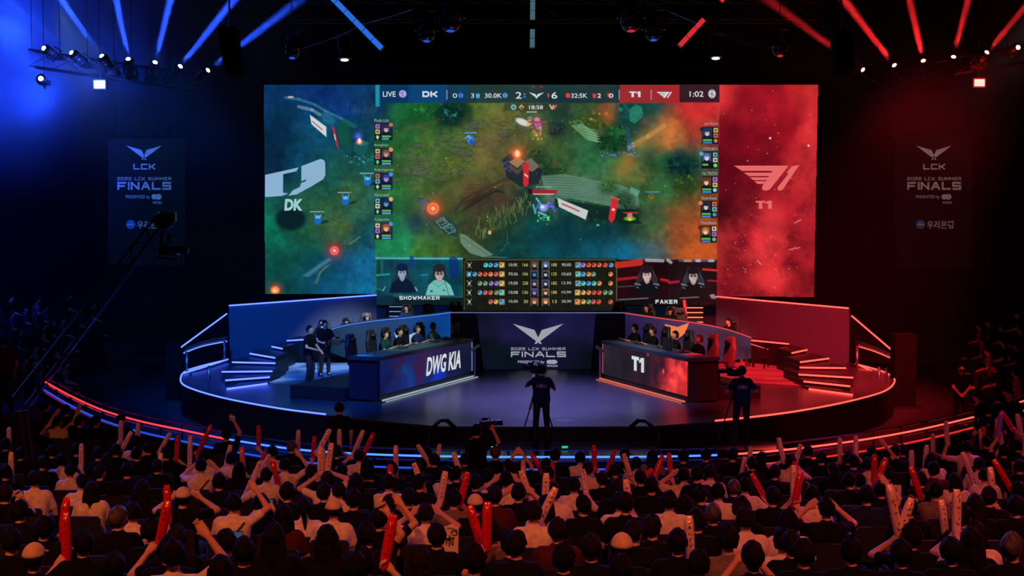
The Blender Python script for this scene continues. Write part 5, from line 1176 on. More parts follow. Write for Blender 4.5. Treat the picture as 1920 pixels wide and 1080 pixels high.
# ------------------------------------------------------------------ people
SK = mat('skin', (196, 146, 120), .55, var=.06, scale=30)
HAIRS = {'black': mat('hair_black', (6, 5, 6), .75, scale=60, bump=.6, spec=.15), 'brown': mat('hair_brown', (17, 11, 10), .75, scale=60, bump=.6, spec=.15), 'grey': mat('hair_grey', (60, 54, 52), .6, scale=60, bump=.4), 'reddish': mat('hair_reddish', (74, 34, 26), .5, scale=60, bump=.4), 'bluish': mat('hair_bluish', (28, 34, 80), .5, scale=60, bump=.4)}
CLOTH = {'white': mat('cloth_white', (214, 200, 188), .9, bump=.2, scale=14, spec=.12), 'black': mat('cloth_black', (11, 11, 13), .9, bump=.2, scale=14, spec=.12), 'maroon': mat('cloth_maroon', (70, 22, 24), .9, bump=.2, scale=14, spec=.12), 'grey': mat('cloth_grey', (112, 98, 90), .9, bump=.2, scale=14, spec=.12), 'navy': mat('cloth_navy', (24, 36, 74), .9, bump=.2, scale=14, spec=.12), 'mint': mat('cloth_mint', (120, 190, 180), .9, bump=.2, scale=14, spec=.12), 'beige': mat('cloth_beige', (205, 180, 150), .9, bump=.2, scale=14, spec=.12), 'green': mat('cloth_green', (22, 52, 44), .9, bump=.2, scale=14, spec=.12)}
M_trous = mat('trousers_dark', (20, 20, 26), .9, bump=.15); M_shoe = mat('shoe_black', (18, 17, 17), .5)
M_eye = mat('eye_dark', (18, 12, 12), .25); M_lip = mat('lip', (150, 84, 78), .5); M_mask = mat('mask_black', (12, 12, 13), .8)

def remesh(mb, name, voxel, smooth=3):
    me = mb.mesh(name + '_raw'); o = bpy.data.objects.new('tmp', me); COL.objects.link(o)
    r = o.modifiers.new('r', 'REMESH'); r.mode = 'VOXEL'; r.voxel_size = voxel
    if smooth: s_ = o.modifiers.new('s', 'SMOOTH'); s_.factor = .5; s_.iterations = smooth
    dg = bpy.context.evaluated_depsgraph_get(); dg.update()
    out = bpy.data.meshes.new_from_object(o.evaluated_get(dg)); out.name = name
    bpy.data.objects.remove(o); bpy.data.meshes.remove(me)
    out.polygons.foreach_set('use_smooth', [True] * len(out.polygons)); out.materials.clear()
    return out
def ik(sh, wr, l1=.29, l2=.27, hint=Vector((0, -.3, -1))):
    d = wr - sh; L = d.length
    if L > (l1 + l2) * .985: wr = sh + d.normalized() * (l1 + l2) * .985; d = wr - sh; L = d.length
    a = (l1 * l1 - l2 * l2 + L * L) / (2 * L); h = math.sqrt(max(0, l1 * l1 - a * a)); dn = d.normalized()
    hp = hint - dn * hint.dot(dn); hp = hp.normalized() if hp.length > 1e-4 else dn.orthogonal()
    return sh + dn * a + hp * h, wr
def hand(mb, W, d, s, grip):
    """palm, four separate fingers and a thumb; d = along the forearm, s = towards the thumb"""
    d = d.normalized(); s = (s - d * s.dot(d)).normalized(); n = d.cross(s)
    for k in (-1, 0, 1): mb.cone(W + s * .02 * k, W + d * .082 + s * .027 * k, .021, .017, 8)
    for i, (o_, L) in enumerate(((.034, .07), (.012, .08), (-.011, .075), (-.033, .058))):
        a = W + d * .085 + s * o_; ang = [.15, .5] if not grip else [1.2, 2.5]
        sp = s * (o_ * (2.2 if not grip else .2))
        d1 = (d * math.cos(ang[0]) + n * math.sin(ang[0]) + sp).normalized(); m_ = a + d1 * L * .5
        d2 = (d * math.cos(ang[1]) + n * math.sin(ang[1]) + sp).normalized(); mb.cone(a, m_, .0105, .0095, 6); mb.cone(m_, m_ + d2 * L * .5, .0095, .0085, 6)
    a = W + d * .025 + s * .028; b_ = a + (d * .7 + s * .75 + n * (.5 if grip else 0)).normalized() * .042; mb.cone(a, b_, .014, .011, 6)
    mb.cone(b_, b_ + (d * .8 + s * .3 + n * (.9 if grip else .1)).normalized() * .032, .011, .009, 6)
PROTO = {}
def figure(stand, wl, wr, gl, gr, lean=0.0, yaw=0.0, pitch=0.0, stride=0.0, vox=.0125, shorts=False, tw=1.0):
    """meshes of one person facing +Y. wl/wr: wrist targets; returns dict body, shirt, trousers, shoes and the head frame"""
    key = (stand, tuple(round(v, 2) for v in wl), tuple(round(v, 2) for v in wr), gl, gr, lean, yaw, pitch, stride, shorts, tw)
    if key in PROTO: return PROTO[key]
    hz = .93 if stand else .50
    R = Matrix.Rotation(-lean, 3, 'X'); hip = Vector((0, 0, hz))
    T = lambda x, y, z: hip + R @ (Vector((x * tw, y, z)))
    b = MB(); sh = MB(); tr = MB(); so_ = MB()
    torso = [(T(-.075, 0, .02), T(-.07, -.01, .22), .125, .115), (T(.075, 0, .02), T(.07, -.01, .22), .125, .115), (T(-.07, -.01, .22), T(-.095, -.005, .40), .115, .115), (T(.07, -.01, .22), T(.095, -.005, .40), .115, .115), (T(-.16, 0, .475), T(.16, 0, .475), .062, .062), (T(-.05, -.01, .46), T(-.02, 0, .53), .08, .055), (T(.05, -.01, .46), T(.02, 0, .53), .08, .055), (T(0, .02, .3), T(0, .02, .42), .11, .10)]
    for a, c, ra, rb in torso: b.cone(a, c, ra, rb); sh.cone(a, c, ra + .014, rb + (.014 if c.z < hz + .5 else .006))
    neck = T(0, .0, .50); hc = T(0, .02, .50) + Matrix.Rotation(-pitch - lean * .3, 3, 'X') @ Vector((0, .015, .20))
    b.cone(neck, hc - Vector((0, 0, .07)), .056, .052)
    H = Matrix.Rotation(yaw, 3, 'Z') @ Matrix.Rotation(-pitch, 3, 'X')
    b.ball(hc, (.076, .096, .108), 16, 12, H); b.ball(hc + H @ Vector((0, .025, -.055)), (.056, .062, .06), 12, 8, H)
    b.cone(hc + H @ Vector((0, .093, .005)), hc + H @ Vector((0, .107, -.028)), .010, .014, 8)
    for k in (-1, 1): b.ball(hc + H @ Vector((k * .078, -.005, -.01)), (.012, .02, .03), 8, 6, H); b.cone(hc + H @ Vector((k * .02, .088, .028)), hc + H @ Vector((k * .045, .08, .028)), .009, .009, 6)
    b.cone(hc + H @ Vector((-.018, .088, -.06)), hc + H @ Vector((.018, .088, -.06)), .010, .010, 6)
    ends = {}
    for k, W, g in ((-1, Vector(wl), gl), (1, Vector(wr), gr)):
        S = T(k * .185, 0, .465); E, W = ik(S, W, hint=Vector((k * .7, -.35, -.8)))
        b.cone(S, E, .052, .042); b.cone(E, W, .042, .028)
        sl = S.lerp(E, .62); sh.cone(S, sl, .062, .06); sh.cone(T(k * .12, 0, .455), S, .075, .064)
        d = (W - E).normalized(); hand(b, W, d, Vector((-k, 0, 0)) if abs(d.x) < .8 else Vector((0, 0, 1)), g)
        ends[k] = W + d * .075
    for k in (-1, 1):
        hp = Vector((k * .095, 0, hz))
        if stand: kn = Vector((k * (.11 + stride * .3), .04 + k * stride, .50)); an = Vector((k * (.13 + stride * .5), -.02 + k * stride * 1.5, .09))
        else: kn = Vector((k * .13, .43, .50)); an = Vector((k * .14, .40, .10))
        toe = an + Vector((k * .02, .17, -.045))
        b.cone(hp, kn, .088, .056); b.cone(kn, an, .054, .038); b.cone(an, toe, .042, .032)
        tr.cone(hp, kn, .103, .075)
        if shorts: tr.cone(kn, kn.lerp(an, .05), .075, .075)
        else: tr.cone(kn, an + Vector((0, 0, .02)), .075, .062)
        so_.cone(an + Vector((0, -.03, -.045)), toe + Vector((0, .02, -.005)), .048, .042); so_.box(an + Vector((k * .01, .08, -.08)), (.09, .27, .03))
    tr.cone(Vector((-.06, 0, hz + .03)), Vector((.06, 0, hz + .03)), .135, .135)
    out = dict(body=remesh(b, 'person_body', vox, 2), shirt=remesh(sh, 'shirt', .016, 2), trousers=remesh(tr, 'trousers', .02, 2), shoes=so_.mesh('shoes', True), hc=hc, H=H, ends=ends)
    PROTO[key] = out
    return out
def hair_mesh(kind, seed=0):
    key = ('hair', kind, seed)
    if key in PROTO: return PROTO[key]
    q = random.Random(seed * 7 + len(kind)); b = MB()
    seg, rings = 28, 20; vs = []; fs = []
    rr = (.096, .112, .124)
    for i in range(rings + 1):
        a = math.pi * i / rings
        for k in range(seg):
            th = 2 * math.pi * k / seg; x, y, z = math.sin(a) * math.cos(th), math.sin(a) * math.sin(th), math.cos(a)
            sc = 1.0 + q.uniform(-.025, .035) + .035 * math.sin(th * 5 + z * 6 + seed) + .03 * math.sin(th * 2 + seed * 1.7) + (.04 if -.4 < z < .3 and y < .2 else 0)
            fl = .34 - .1 * abs(x) if y > .25 else (-.1 if y > -.15 else -.62)      # hair line: brow, ears, nape
            if kind == 'cap': fl = .16 if y > 0 else .02
            if kind == 'bald': fl = 2 if z > .45 else fl
            if z < fl: sc *= .78
            elif kind == 'cap': sc = 1.06
            vs.append((x * rr[0] * sc, (y * rr[1] - .006) * sc, z * rr[2] * sc + .008))
    for i in range(rings):
        for k in range(seg): fs.append((i * seg + k, (i + 1) * seg + k, (i + 1) * seg + (k + 1) % seg, i * seg + (k + 1) % seg))
    b.add(vs, fs)
    if kind == 'cap':
        b.slab([(-.075, .07, .03), (-.06, .15, .018), (-.03, .18, .014), (.03, .18, .014), (.06, .15, .018), (.075, .07, .03)], (0, 0, 1), .012); b.ball((0, 0, .135), .01, 8, 6)
    if kind == 'long':
        for k in range(9):
            x = -.085 + k * .021; b.tube([(x * .9, -.05 - .02 * math.cos(k - 4), .03), (x * 1.05, -.105 + abs(x) * .6, -.08), (x * 1.2, -.11 + abs(x) * .5, -.22), (x * 1.15 + q.uniform(-.01, .01), -.10 + abs(x) * .4, -.34 + q.uniform(-.03, .03))], [.03, .034, .03, .016], 6)
    if kind == 'bob':
        for k in range(11):
            a = math.pi * (1 + (k - .5) / 9.5) ; x, y = math.cos(a) * .088, math.sin(a) * .098; b.tube([(x * .9, y * .8, .04), (x * 1.05, y, -.05), (x * 1.0, y * .95, -.13)], [.03, .032, .018], 6)
    if kind == 'pony':
        b.tube([(0, -.1, .03), (0, -.15, -.0), (.01, -.14, -.12), (.02, -.12, -.26)], [.022, .034, .03, .01], 8)
    me = b.mesh('hair_' + kind, True); PROTO[key] = me
    return me
def face_bits(person, fig, mask=False):
    hc, H = fig['hc'], fig['H']
    b = MB()
    for k in (-1, 1): b.ball(hc + H @ Vector((k * .031, .086, .012)), (.012, .008, .007), 8, 6, H)
    obj('eyes', b.mesh('eyes', True), person, M_eye)
    b = MB()
    if mask: b.ball(hc + H @ Vector((0, .05, -.045)), (.066, .062, .05), 14, 8, H); obj('face_mask', b.mesh('face_mask', True), person, M_mask)
    else: b.ball(hc + H @ Vector((0, .094, -.06)), (.022, .008, .006), 8, 6, H); obj('mouth', b.mesh('mouth', True), person, M_lip)
def person(loc, rz, fig, label, shirt, hair='short', hcol='black', group=None, trousers=None, front=False, mask=False, shoes=True, seed=0, capcol=None, headset=False, scale=1.0, skin=None):
    p = obj('person', fig['body'], None, skin or SK); p.location = loc; p.rotation_euler = (0, 0, rz); p.scale = (scale,) * 3
    tag(p, label, 'person', group)
    obj('shirt', fig['shirt'], p, CLOTH[shirt]); obj('trousers', fig['trousers'], p, trousers or M_trous)
    if shoes: obj('shoes', fig['shoes'], p, M_shoe)
    if hair:
        isc = hair == 'cap'
        if isc:
            h0 = obj('hair', hair_mesh('short', seed), p, HAIRS[hcol]); h0.location = fig['hc']; h0.rotation_euler = fig['H'].to_euler(); h0.scale = (.97, .97, .95)
        h = obj('cap' if isc else 'hair', hair_mesh(hair, seed), p, CLOTH[capcol or 'black'] if isc else HAIRS[hcol]); h.location = fig['hc']; h.rotation_euler = fig['H'].to_euler()
    if front: face_bits(p, fig, mask)
    if headset:
        b = MB(); n = 14; b.tube([fig['hc'] + fig['H'] @ Vector((math.cos(math.pi * k / n) * .098, -.005, math.sin(math.pi * k / n) * .132)) for k in range(n + 1)], .010, 6)
        for k in (-1, 1): b.ball(fig['hc'] + fig['H'] @ Vector((k * .096, -.005, -.005)), (.022, .035, .042), 10, 8, fig['H'])
        obj('headphones', b.mesh('headphones', True), p, M_dark)
    return p
def face_to(d):  # heading so that local +Y points along d
    return math.atan2(-d.x, d.y)
def logo_on_back(p, fig, w_, z, m_, words_=('2022 LCK', 'SUMMER'), emblem=True):
    """print on the shirt back, following its curve"""
    me = fig['shirt']; b = MB()
    from mathutils.bvhtree import BVHTree
    bv = BVHTree.FromPolygons([v.co for v in me.vertices], [tuple(q_.vertices) for q_ in me.polygons])
    def fn(x, y):
        h = bv.ray_cast(Vector((x, -1, z + y)), Vector((0, 1, 0)))
        return Vector((x, (h[0].y if h[0] else -.12) - .006, z + y))
    if emblem: bird_on(b, 0, 0, w_ / 640 , lambda x, y: fn(x, .09 - y))
    for i, s_ in enumerate(words_): text_on(b, s_, (-w_ * .45, -.04 + i * .045, w_ * .45, -.01 + i * .045), lambda x, y: fn(x, -y), .02)
    obj('printed_emblem' if emblem else 'printed_letters', b.mesh('print'), p, m_)
M_prt = mat('shirt_print', (210, 170, 200), .8)

# ---- seats
def gaming_chair(loc, rz, label, colour=None, group='gaming chairs at the team desks'):
    m_ = colour or M_dark; t = thing('gaming_chair', label, 'chair', loc, rz); t['_local'] = 1
    b = MB(); b.box((0, .02, .44), (.5, .5, .12)); b.build('seat', m_, t, bevel=.04)
    b = MB(); b.slab([(-.17, -.24, .46), (.17, -.24, .46), (.26, -.27, .72), (.27, -.29, 1.0), (.2, -.3, 1.16), (.17, -.32, 1.32), (-.17, -.32, 1.32), (-.2, -.3, 1.16), (-.27, -.29, 1.0), (-.26, -.27, .72)], (0, -1, 0), .1); b.build('backrest', m_, t, bevel=.03)
    b = MB(); b.ball((0, -.25, 1.16), (.14, .06, .07), 12, 8); b.build('head_cushion', M_dark, t, True)
    for k in (-1, 1): b = MB(); b.tube([(k * .27, -.1, .42), (k * .31, -.05, .66), (k * .31, .2, .68)], .028, 8); b.build('armrest', M_dark, t, True)
    b = MB(); b.tube([(0, 0, .1), (0, 0, .4)], .035, 10); b.build('column', M_black, t)
    b = MB()
    for k in range(5):
        a = k * 2 * math.pi / 5 + .3; b.tube([(0, 0, .11), (math.cos(a) * .3, math.sin(a) * .3, .06)], .025, 6); b.ball((math.cos(a) * .3, math.sin(a) * .3, .032), .032, 8, 6)
    b.build('star_base', M_black, t)
    del t['_local']
    return t
M_seatgrey = mat('seat_beige', (128, 112, 100), .7)
# players at the two desks
fdL = face_to(-PL); fdR = face_to(-PR)
WD = ((-.17, .42, .85), (.17, .42, .85))
figP = figure(False, *WD, False, False, .12, 0, -.25)
figP2 = figure(False, *WD, False, False, .16, .25, -.35)
figP3 = figure(False, *WD, False, False, .08, -.3, -.1)
def seat_player(desk, t_, off, fig, label, shirt, hair, hcol, chair_label, chair_m=None, headset=True, dz=0.0, extra=0):
    A, dvec, perp, f = (DA, dl, PL, fdL) if desk == 'L' else (TB, -dr, PR, fdR)
    base = A + dvec * t_ + perp * off; base.z = RZ + .004
    ch = base + perp * .05; gaming_chair(ch, f, chair_label, chair_m)
    if fig is not None:
        person(base + Vector((0, 0, dz)), f, fig, label, shirt, hair, hcol, front=True, headset=headset, seed=extra)
for (tt, fg, lab, sc_, ha, hc_, cl_, ex) in (
    (0.95, None, '', '', '', '', 'black gaming chair standing empty at the near end of the blue team desk', 0),
    (2.45, figP2, 'player in dark green shirt leaning over the blue desk, nearest the pizza papers', 'green', 'short', 'black', 'black gaming chair behind the dark green shirted player', 1),
    (3.35, figP, 'dark-clad player sitting between the green-shirted and blue-haired players', 'black', 'short', 'brown', 'black gaming chair behind the second player of the blue desk', 2),
    (4.5, figP, 'blue-tinted dark-haired player bending to the screen at the blue desk', 'navy', 'short', 'bluish', 'black gaming chair behind the bluish-haired player', 3),
    (5.6, figP3, 'player in pale mint shirt at the far end of the blue desk', 'mint', 'short', 'black', 'black gaming chair behind the mint-shirted player', 4)):
    seat_player('L', tt, 1.2 if fg else 1.0, fg, lab, sc_, ha, hc_, cl_, extra=ex)
for (tt, fg, lab, sc_, ha, hc_, cl_, cm, ex) in (
    (0.15, figP3, 'black-shirted player at the far end of the red desk', 'black', 'short', 'black', 'black gaming chair behind the farthest player of the red desk', None, 5),
    (1.35, figP, 'second player of the red desk, black shirt with bright cuffs, head lowered', 'black', 'short', 'brown', 'black gaming chair behind the second player of the red desk', None, 6),
    (2.75, figP2, 'dark-haired black-shirted player in the middle of the red desk before the bright chair', 'black', 'short', 'black', 'black gaming chair right of the middle player of the red desk', None, 7),
    (4.15, figP2, 'reddish-haired player at the near end of the red desk', 'black', 'short', 'reddish', 'beige and black gaming chair at the near end of the red desk', M_seatgrey, 8),
    (5.05, None, '', '', '', '', 'beige-backed gaming chair standing free beside the red desk', M_seatgrey, 9)):
    seat_player('R', tt, 1.05, fg, lab, sc_, ha, hc_, cl_, cm, extra=ex)
# things on the desks
def monitor(p, rz, label):
    t = thing('monitor', label, 'monitor', p, rz); t['_local'] = 1
    b = MB(); b.box((0, 0, .30), (.56, .03, .33)); b.build('housing', M_dark, t, bevel=.01)
    b = MB(); b.box((0, -.02, .30), (.53, .01, .30)); b.build('display', emis('display_glow', (60, 90, 110), .6), t)
    b = MB(); b.box((0, .04, .12), (.04, .03, .2)); b.box((0, .02, .01), (.24, .18, .02)); b.build('stand', M_dark, t); del t['_local']
DT = 1.19
monitor(DA + dl * 5.9 + PL * .5 + Vector((0, 0, DT)), fdL, 'black monitor at the far end of the blue team desk')
monitor(TB - dr * 3.4 + PR * .42 + Vector((0, 0, DT - .12)), fdR, 'black monitor before the near player of the red team desk')
def keyboard(p, rz, label):
    t = thing('keyboard', label, 'keyboard', p, rz); t['_local'] = 1
    b = MB(); b.box((0, 0, .012), (.38, .14, .024)); b.build('case', M_dark, t, bevel=.005)
    b = MB()
    for i in range(12):
        for j in range(4): b.box((-.17 + i * .031, -.05 + j * .033, .03), (.025, .026, .012))
    b.build('keys', mat('keys_grey', (60, 62, 70), .5), t); del t['_local']
for k, (tt, l) in enumerate(((2.45, 'green-shirted'), (4.5, 'bluish-haired'), (5.4, 'mint-shirted'))): keyboard(DA + dl * tt + PL * .55 + Vector((0, 0, DT)), fdL, 'small keyboard on the blue desk before the ' + l + ' player')
for k, (tt, l) in enumerate(((.15, 'farthest'), (1.35, 'second'), (2.75, 'middle'), (4.15, 'reddish-haired'))): keyboard(TB - dr * tt + PR * .55 + Vector((0, 0, DT)), fdR, 'small keyboard on the red desk before the ' + l + ' player')
for k, (m_, dx) in enumerate(((mat('paper_cream', (210, 190, 160), .8), 0), (mat('paper_orange', (200, 130, 80), .8), .12))):
    p = DA + dl * (.15 + dx) + PL * (.5 - dx); b = MB(); b.box(p + Vector((0, 0, DT + .02 + .03 * k)), (.42 - .2 * k, .3 - .12 * k, .015 + .01 * k), .4 + k); tag(b.build('paper_sheet', m_), ['cream paper lying on the near corner of the blue desk', 'small orange paper on top of the cream paper on the blue desk'][k], 'paper')
p = TB - dr * 4.6 + PR * .5; b = MB(); b.box(p + Vector((0, 0, DT + .01)), (.5, .35, .015), .3); tag(b.build('paper_sheet', mat('paper_peach', (200, 150, 130), .8)), 'peach paper sheet on the near end of the red desk', 'paper')
# raised surfaces inside the desks the things stand on
for (A, B, PP, root) in ((DA, DB, PL, deskL), (TA, TB, PR, deskR)):
    b = MB(); d = (B - A).normalized(); b.slab([A + d * .05 + PP * .05 + Vector((0, 0, 1.15)), B - d * .05 + PP * .05 + Vector((0, 0, 1.15)), B - d * .05 + PP * .88 + Vector((0, 0, 1.15)), A + d * .05 + PP * .88 + Vector((0, 0, 1.15))], (0, 0, 1), .04); b.build('tabletop', mat('tabletop_teal', (50, 74, 84), .4), root)

# referees and coaches behind the curved counters
figR = figure(False, (-.15, .42, .80), (.15, .42, .80), False, False, .1, 0, -.15)
figR2 = figure(False, (-.15, .42, .80), (.15, .42, .80), False, False, .05, -.5, -.05)
def referee(px, py, Y, fig, label, shirt, hair, capcol=None, rz=math.pi, mask=False, hcol='black'):
    h = Q(px, py - 4, Y); z = h.z - fig['hc'].z; base = Vector((h.x, Y, z)); t = face_to(Vector((0, -1, 0)))
    person(base, rz, fig, label, shirt, hair, hcol, front=True, mask=mask, capcol=capcol, headset=True, seed=int(px) % 5)
    gaming_chair(Vector((h.x, Y + .05, z)), rz, 'black chair of the ' + ' '.join(label.split(',')[0].split()[:11]))
    b = MB(); b.box((h.x, Y, (z + SZ) / 2), (.62, .8, z - SZ)); structure(b.build('trim_3', M_drape)) if z - SZ > .02 else None
referee(604, 610, 40.6, figR, 'masked coach with raised headset arms, behind the standing cameraman', 'black', 'short', mask=True)
referee(649, 607, 40.6, figR2, 'referee in black cap and mask, outermost behind the blue counter', 'black', 'cap', 'black', math.pi, True)
referee(688, 598, 40.8, figR2, 'referee in grey cap with headset, second behind the blue counter', 'black', 'cap', 'grey', math.pi + .2)
referee(762, 582, 41.4, figR, 'dark-haired staff member in front of the white-lit stairs', 'navy', 'short', hcol='black')
referee(806, 581, 41.4, figR2, 'referee in pale cap with mint-lit collar, behind the blue counter', 'black', 'cap', 'grey', math.pi + .3)
referee(853, 577, 41.4, figR, 'masked staff member in pale headwear beside the screen table', 'black', 'cap', 'white', math.pi, True)
referee(1163, 577, 41.4, figR, 'staff member in blue jacket at the inner end of the grey counter', 'navy', 'short', hcol='grey')
referee(1213, 581, 41.4, figR2, 'red-lit dark-haired staff member behind the grey counter', 'black', 'short', rz=math.pi - .3)
referee(1257, 586, 41.4, figR, 'referee in black cap lit red, before the dark chair', 'black', 'cap', 'black', math.pi - .3)
gaming_chair(Vector((Q(1277, 590, 41.2).x, 41.2, 1.4)), math.pi, 'empty dark blue chair beside the red-lit stairs')
referee(1368, 607, 40.4, figR2, 'dark-haired coach seated alone at the outer end of the grey counter', 'black', 'short', rz=math.pi - .6, mask=False)

# ---- camera crews
def video_camera(p, rz, label, s=1.0, tilt=0):
    """broadcast camera, lens along local +Y"""
    t = thing('video_camera', label, 'video camera', p, rz); t['_local'] = 1; t.scale = (s,) * 3
    b = MB(); b.box((0, 0, 0), (.13, .34, .2)); b.build('body', M_dark, t, bevel=.02)
    b = MB(); b.tube([(0, .17, .02), (0, .26, .02), (0, .27, .02), (0, .42, .02)], [.05, .05, .062, .07], 14); b.build('lens', M_black, t, True)
    b = MB(); b.box((0, .44, .02), (.17, .06, .13)); b.build('lens_hood', M_black, t)
    b = MB(); b.tube([(0, -.12, .10), (0, -.1, .17), (0, .12, .17), (0, .14, .10)], .014, 6); b.build('handle', M_black, t, True)
    b = MB(); b.box((-.11, .06, .12), (.06, .14, .07)); b.build('viewfinder', M_black, t, bevel=.01)
    b = MB(); b.box((0, -.22, -.01), (.1, .09, .16)); b.build('battery', M_black, t, bevel=.01); del t['_local']
    return t
def tripod(base, h, label, spread=.42):
    t = thing('tripod', label, 'tripod', base)
    top = base + Vector((0, 0, h))
    b = MB(); b.tube([top - Vector((0, 0, .1)), top], .06, 10); b.box(top + Vector((0, 0, .02)), (.14, .2, .04)); b.build('fluid_head', M_black, t)
    b = MB(); b.tube([top - Vector((0, 0, .35)), top - Vector((0, 0, .1))], .035, 8); b.build('centre_column', M_black, t)
    b = MB(); b.tube([top + Vector((.02, 0, 0)), top + Vector((.18, -.45, -.12))], .012, 6); b.build('pan_bar', M_black, t)
    for k in range(3):
        a = k * 2.094 + math.pi / 2 + .0; f = base + Vector((math.cos(a) * spread, math.sin(a) * spread, .01)); u = top - Vector((0, 0, .12)); m_ = u.lerp(f, .5); sd = Vector((-math.sin(a), math.cos(a), 0)) * .03
        b = MB(); b.tube([u + sd, m_ + sd], .014, 6); b.tube([u - sd, m_ - sd], .014, 6); b.tube([m_, f], .016, 6); b.box(f + Vector((0, 0, .01)), (.07, .07, .03)); b.build('leg', M_black, t)
    return t
# centre cameraman
b0 = P(1015, 826, DZ); b0.z = DZ + .004
fc = figure(True, (-.20, .34, 1.42), (.16, .34, 1.30), True, True, .04, .25, .0, .04)
cp_ = person(b0, 0, fc, 'cameraman in navy T-shirt with headphones standing behind a tripod at stage centre', 'navy', 'short', headset=True, scale=.98)
logo_on_back(cp_, fc, .26, 1.28, M_prt)
tripod(b0 + Vector((-.06, .45, 0)), 1.42, 'black tripod on the deck in front of the central cameraman', .46)
video_camera(b0 + Vector((-.12, .45, 1.58)), .5, 'broadcast camera with orange tally on the central tripod', 1.0)
# right cameraman
b1 = P(1390, 828, .5); b1.z = .504
fr_ = figure(True, (-.22, .30, 1.16), (.26, .22, 1.12), True, True, .0, .35, .05, .15)
cr_ = person(b1, 0, fr_, 'cameraman in navy shirt and cap with utility belt on the small right stand', 'navy', 'cap', capcol='navy', headset=True, scale=1.0, seed=1)
logo_on_back(cr_, fr_, .26, 1.28, M_prt)
b = MB(); b.tube([b1 + Vector((-.2 + .0, 0, .95)), b1 + Vector((.2, 0, .95))], .05, 8)
video_camera(b1 + Vector((-.14, .36, 1.56)), .9, 'broadcast camera on the shoulder of the right cameraman', .8)
b = MB(); b.tube([b1 + Vector((-.12, .25, 1.2)), b1 + Vector((-.55, -.05, .02))], .016, 6); tag(b.build('monopod', M_black), 'thin black monopod leaning left of the right cameraman', 'monopod')
# man in the pit at the left, and cameraman before the barrier
p_ = Q(636, 763, 24.6); fm = figure(True, (-.22, .1, .86), (.22, .1, .86), False, False, .0, -.3, .05)
person(Vector((p_.x, 24.6, .004)), 0, fm, 'man in black T-shirt and black cap standing in the pit before the blue rim light', 'black', 'cap', capcol='black', headset=True)
p_ = Q(893, 806, 21.75); fs_ = figure(True, (-.10, .34, 1.50), (.24, .34, 1.60), True, True, .0, -.2, .0)
person(Vector((p_.x, 21.75, .004)), -.25, fs_, 'dark-clad cameraman holding a camera at eye level before the barrier', 'black', 'short', headset=True)
video_camera(Vector((p_.x + .16, 22.1, 1.70)), -1.0, 'small video camera held up by the cameraman before the barrier', .75)
# stage left pair
b2 = P(581, 722, SZ); f2 = figure(True, (-.12, .30, 1.0), (.16, .28, 1.06), False, False, .05, -.1, -.25)
person(Vector((b2.x, b2.y, SZ + .004)), -1.9, f2, 'dark-haired assistant in black standing next to the stage cameraman', 'black', 'short', front=True)
b3 = P(609, 706, SZ); f3 = figure(True, (-.16, .36, 1.12), (.20, .34, 1.08), True, True, .05, .15, -.1, .05)
person(Vector((b3.x, b3.y, SZ + .004)), math.pi + .5, f3, 'cameraman in black T-shirt with badge carrying a stabilised camera on stage', 'black', 'short', front=True)
video_camera(Vector((b3.x + .42, b3.y - .45, SZ + 1.12)), math.pi + 1.9, 'blue-lit stabiliser camera carried by the stage cameraman', .9)
tripod(Vector((b3.x - .14, b3.y - .55, SZ)), 1.0, 'thin camera tripod between the two men on stage', .22)
# right hand side staff
b4 = P(1800, 802, 0); f4 = figure(True, (-.07, .22, .98), (.07, .24, .96), False, False, .0, .0, -.1)
person(Vector((b4.x, b4.y, .004)), math.pi - .2, f4, 'guard in black T-shirt and black face mask with folded hands behind the right barrier', 'black', 'short', front=True, mask=True)
h5 = Q(1857, 738, 24.2)
f5 = figure(True, (-.25, .2, 1.0), (.28, .25, 1.05), False, False, .05, .0, .1)
q5 = person(Vector((h5.x, 24.2, .02)), .1, f5, 'staff member in dark shirt with white lettering on the back at the right barrier', 'navy', 'short', hcol='black')
logo_on_back(q5, f5, .3, 1.32, mat('print_pale', (170, 160, 200), .8), ('STAFF', 'CREW')[:1], False)
for (x, y, Y, l, rz) in ((1873, 735, 25.2, 'person in dark clothes with pale hair clip, right of the lettered staff shirt', .2), (1893, 728, 25.8, 'person in black facing the stage at the far right gap in the barrier', 2.4), (1838, 742, 26.4, 'short person in black bending behind the lettered staff shirt', 1.2)):
    h = Q(x, y, Y); person(Vector((h.x, Y, .004)), rz, fm, l, 'black', 'short', seed=2, scale=min(1.1, max(.8, h.z / 1.66)))
h = Q(8, 640, 27.0); person(Vector((h.x, 27.0, 1.2)), .6, fm, 'person in a brownish shirt standing at the left edge by the crane', 'maroon', 'short', seed=3)
b = MB(); b.box((h.x, 27, .6), (1.4, 1.0, 1.18)); structure(b.build('trim_4', M_tier))
# ------------------------------------------------------------------ audience tiers
ROW, RISE, Y0R = .9, .1125, 21.0
def row_of(Y): return int(math.floor((Y0R - Y) / ROW))
def tier_z(Y): return RISE * max(0, row_of(Y))
b = MB()
for k in range(1, 18):
    y1 = Y0R - ROW * k; b.box((0, y1 - ROW / 2, RISE * k / 2), (44, ROW, RISE * k))
structure(b.build('floor_tiers', M_tier)); bpy.data.objects['floor_tiers'].name = 'tier_steps'

SEATED_HEAD = 1.20
def seat_spot(px, py, hz=SEATED_HEAD):
    best = None; Y = 31.0
    while Y > 7.2:
        e = abs(proj((0, Y, tier_z(Y) + hz))[1] - py)
        if best is None or e < best[0]: best = (e, Y)
        Y -= .03
    Y = best[1]; z = tier_z(Y) + hz; d = Vector((0, Y, z - CZ)).dot(CF)
    return Vector(((px - 960) / FPX * d, Y, tier_z(Y)))
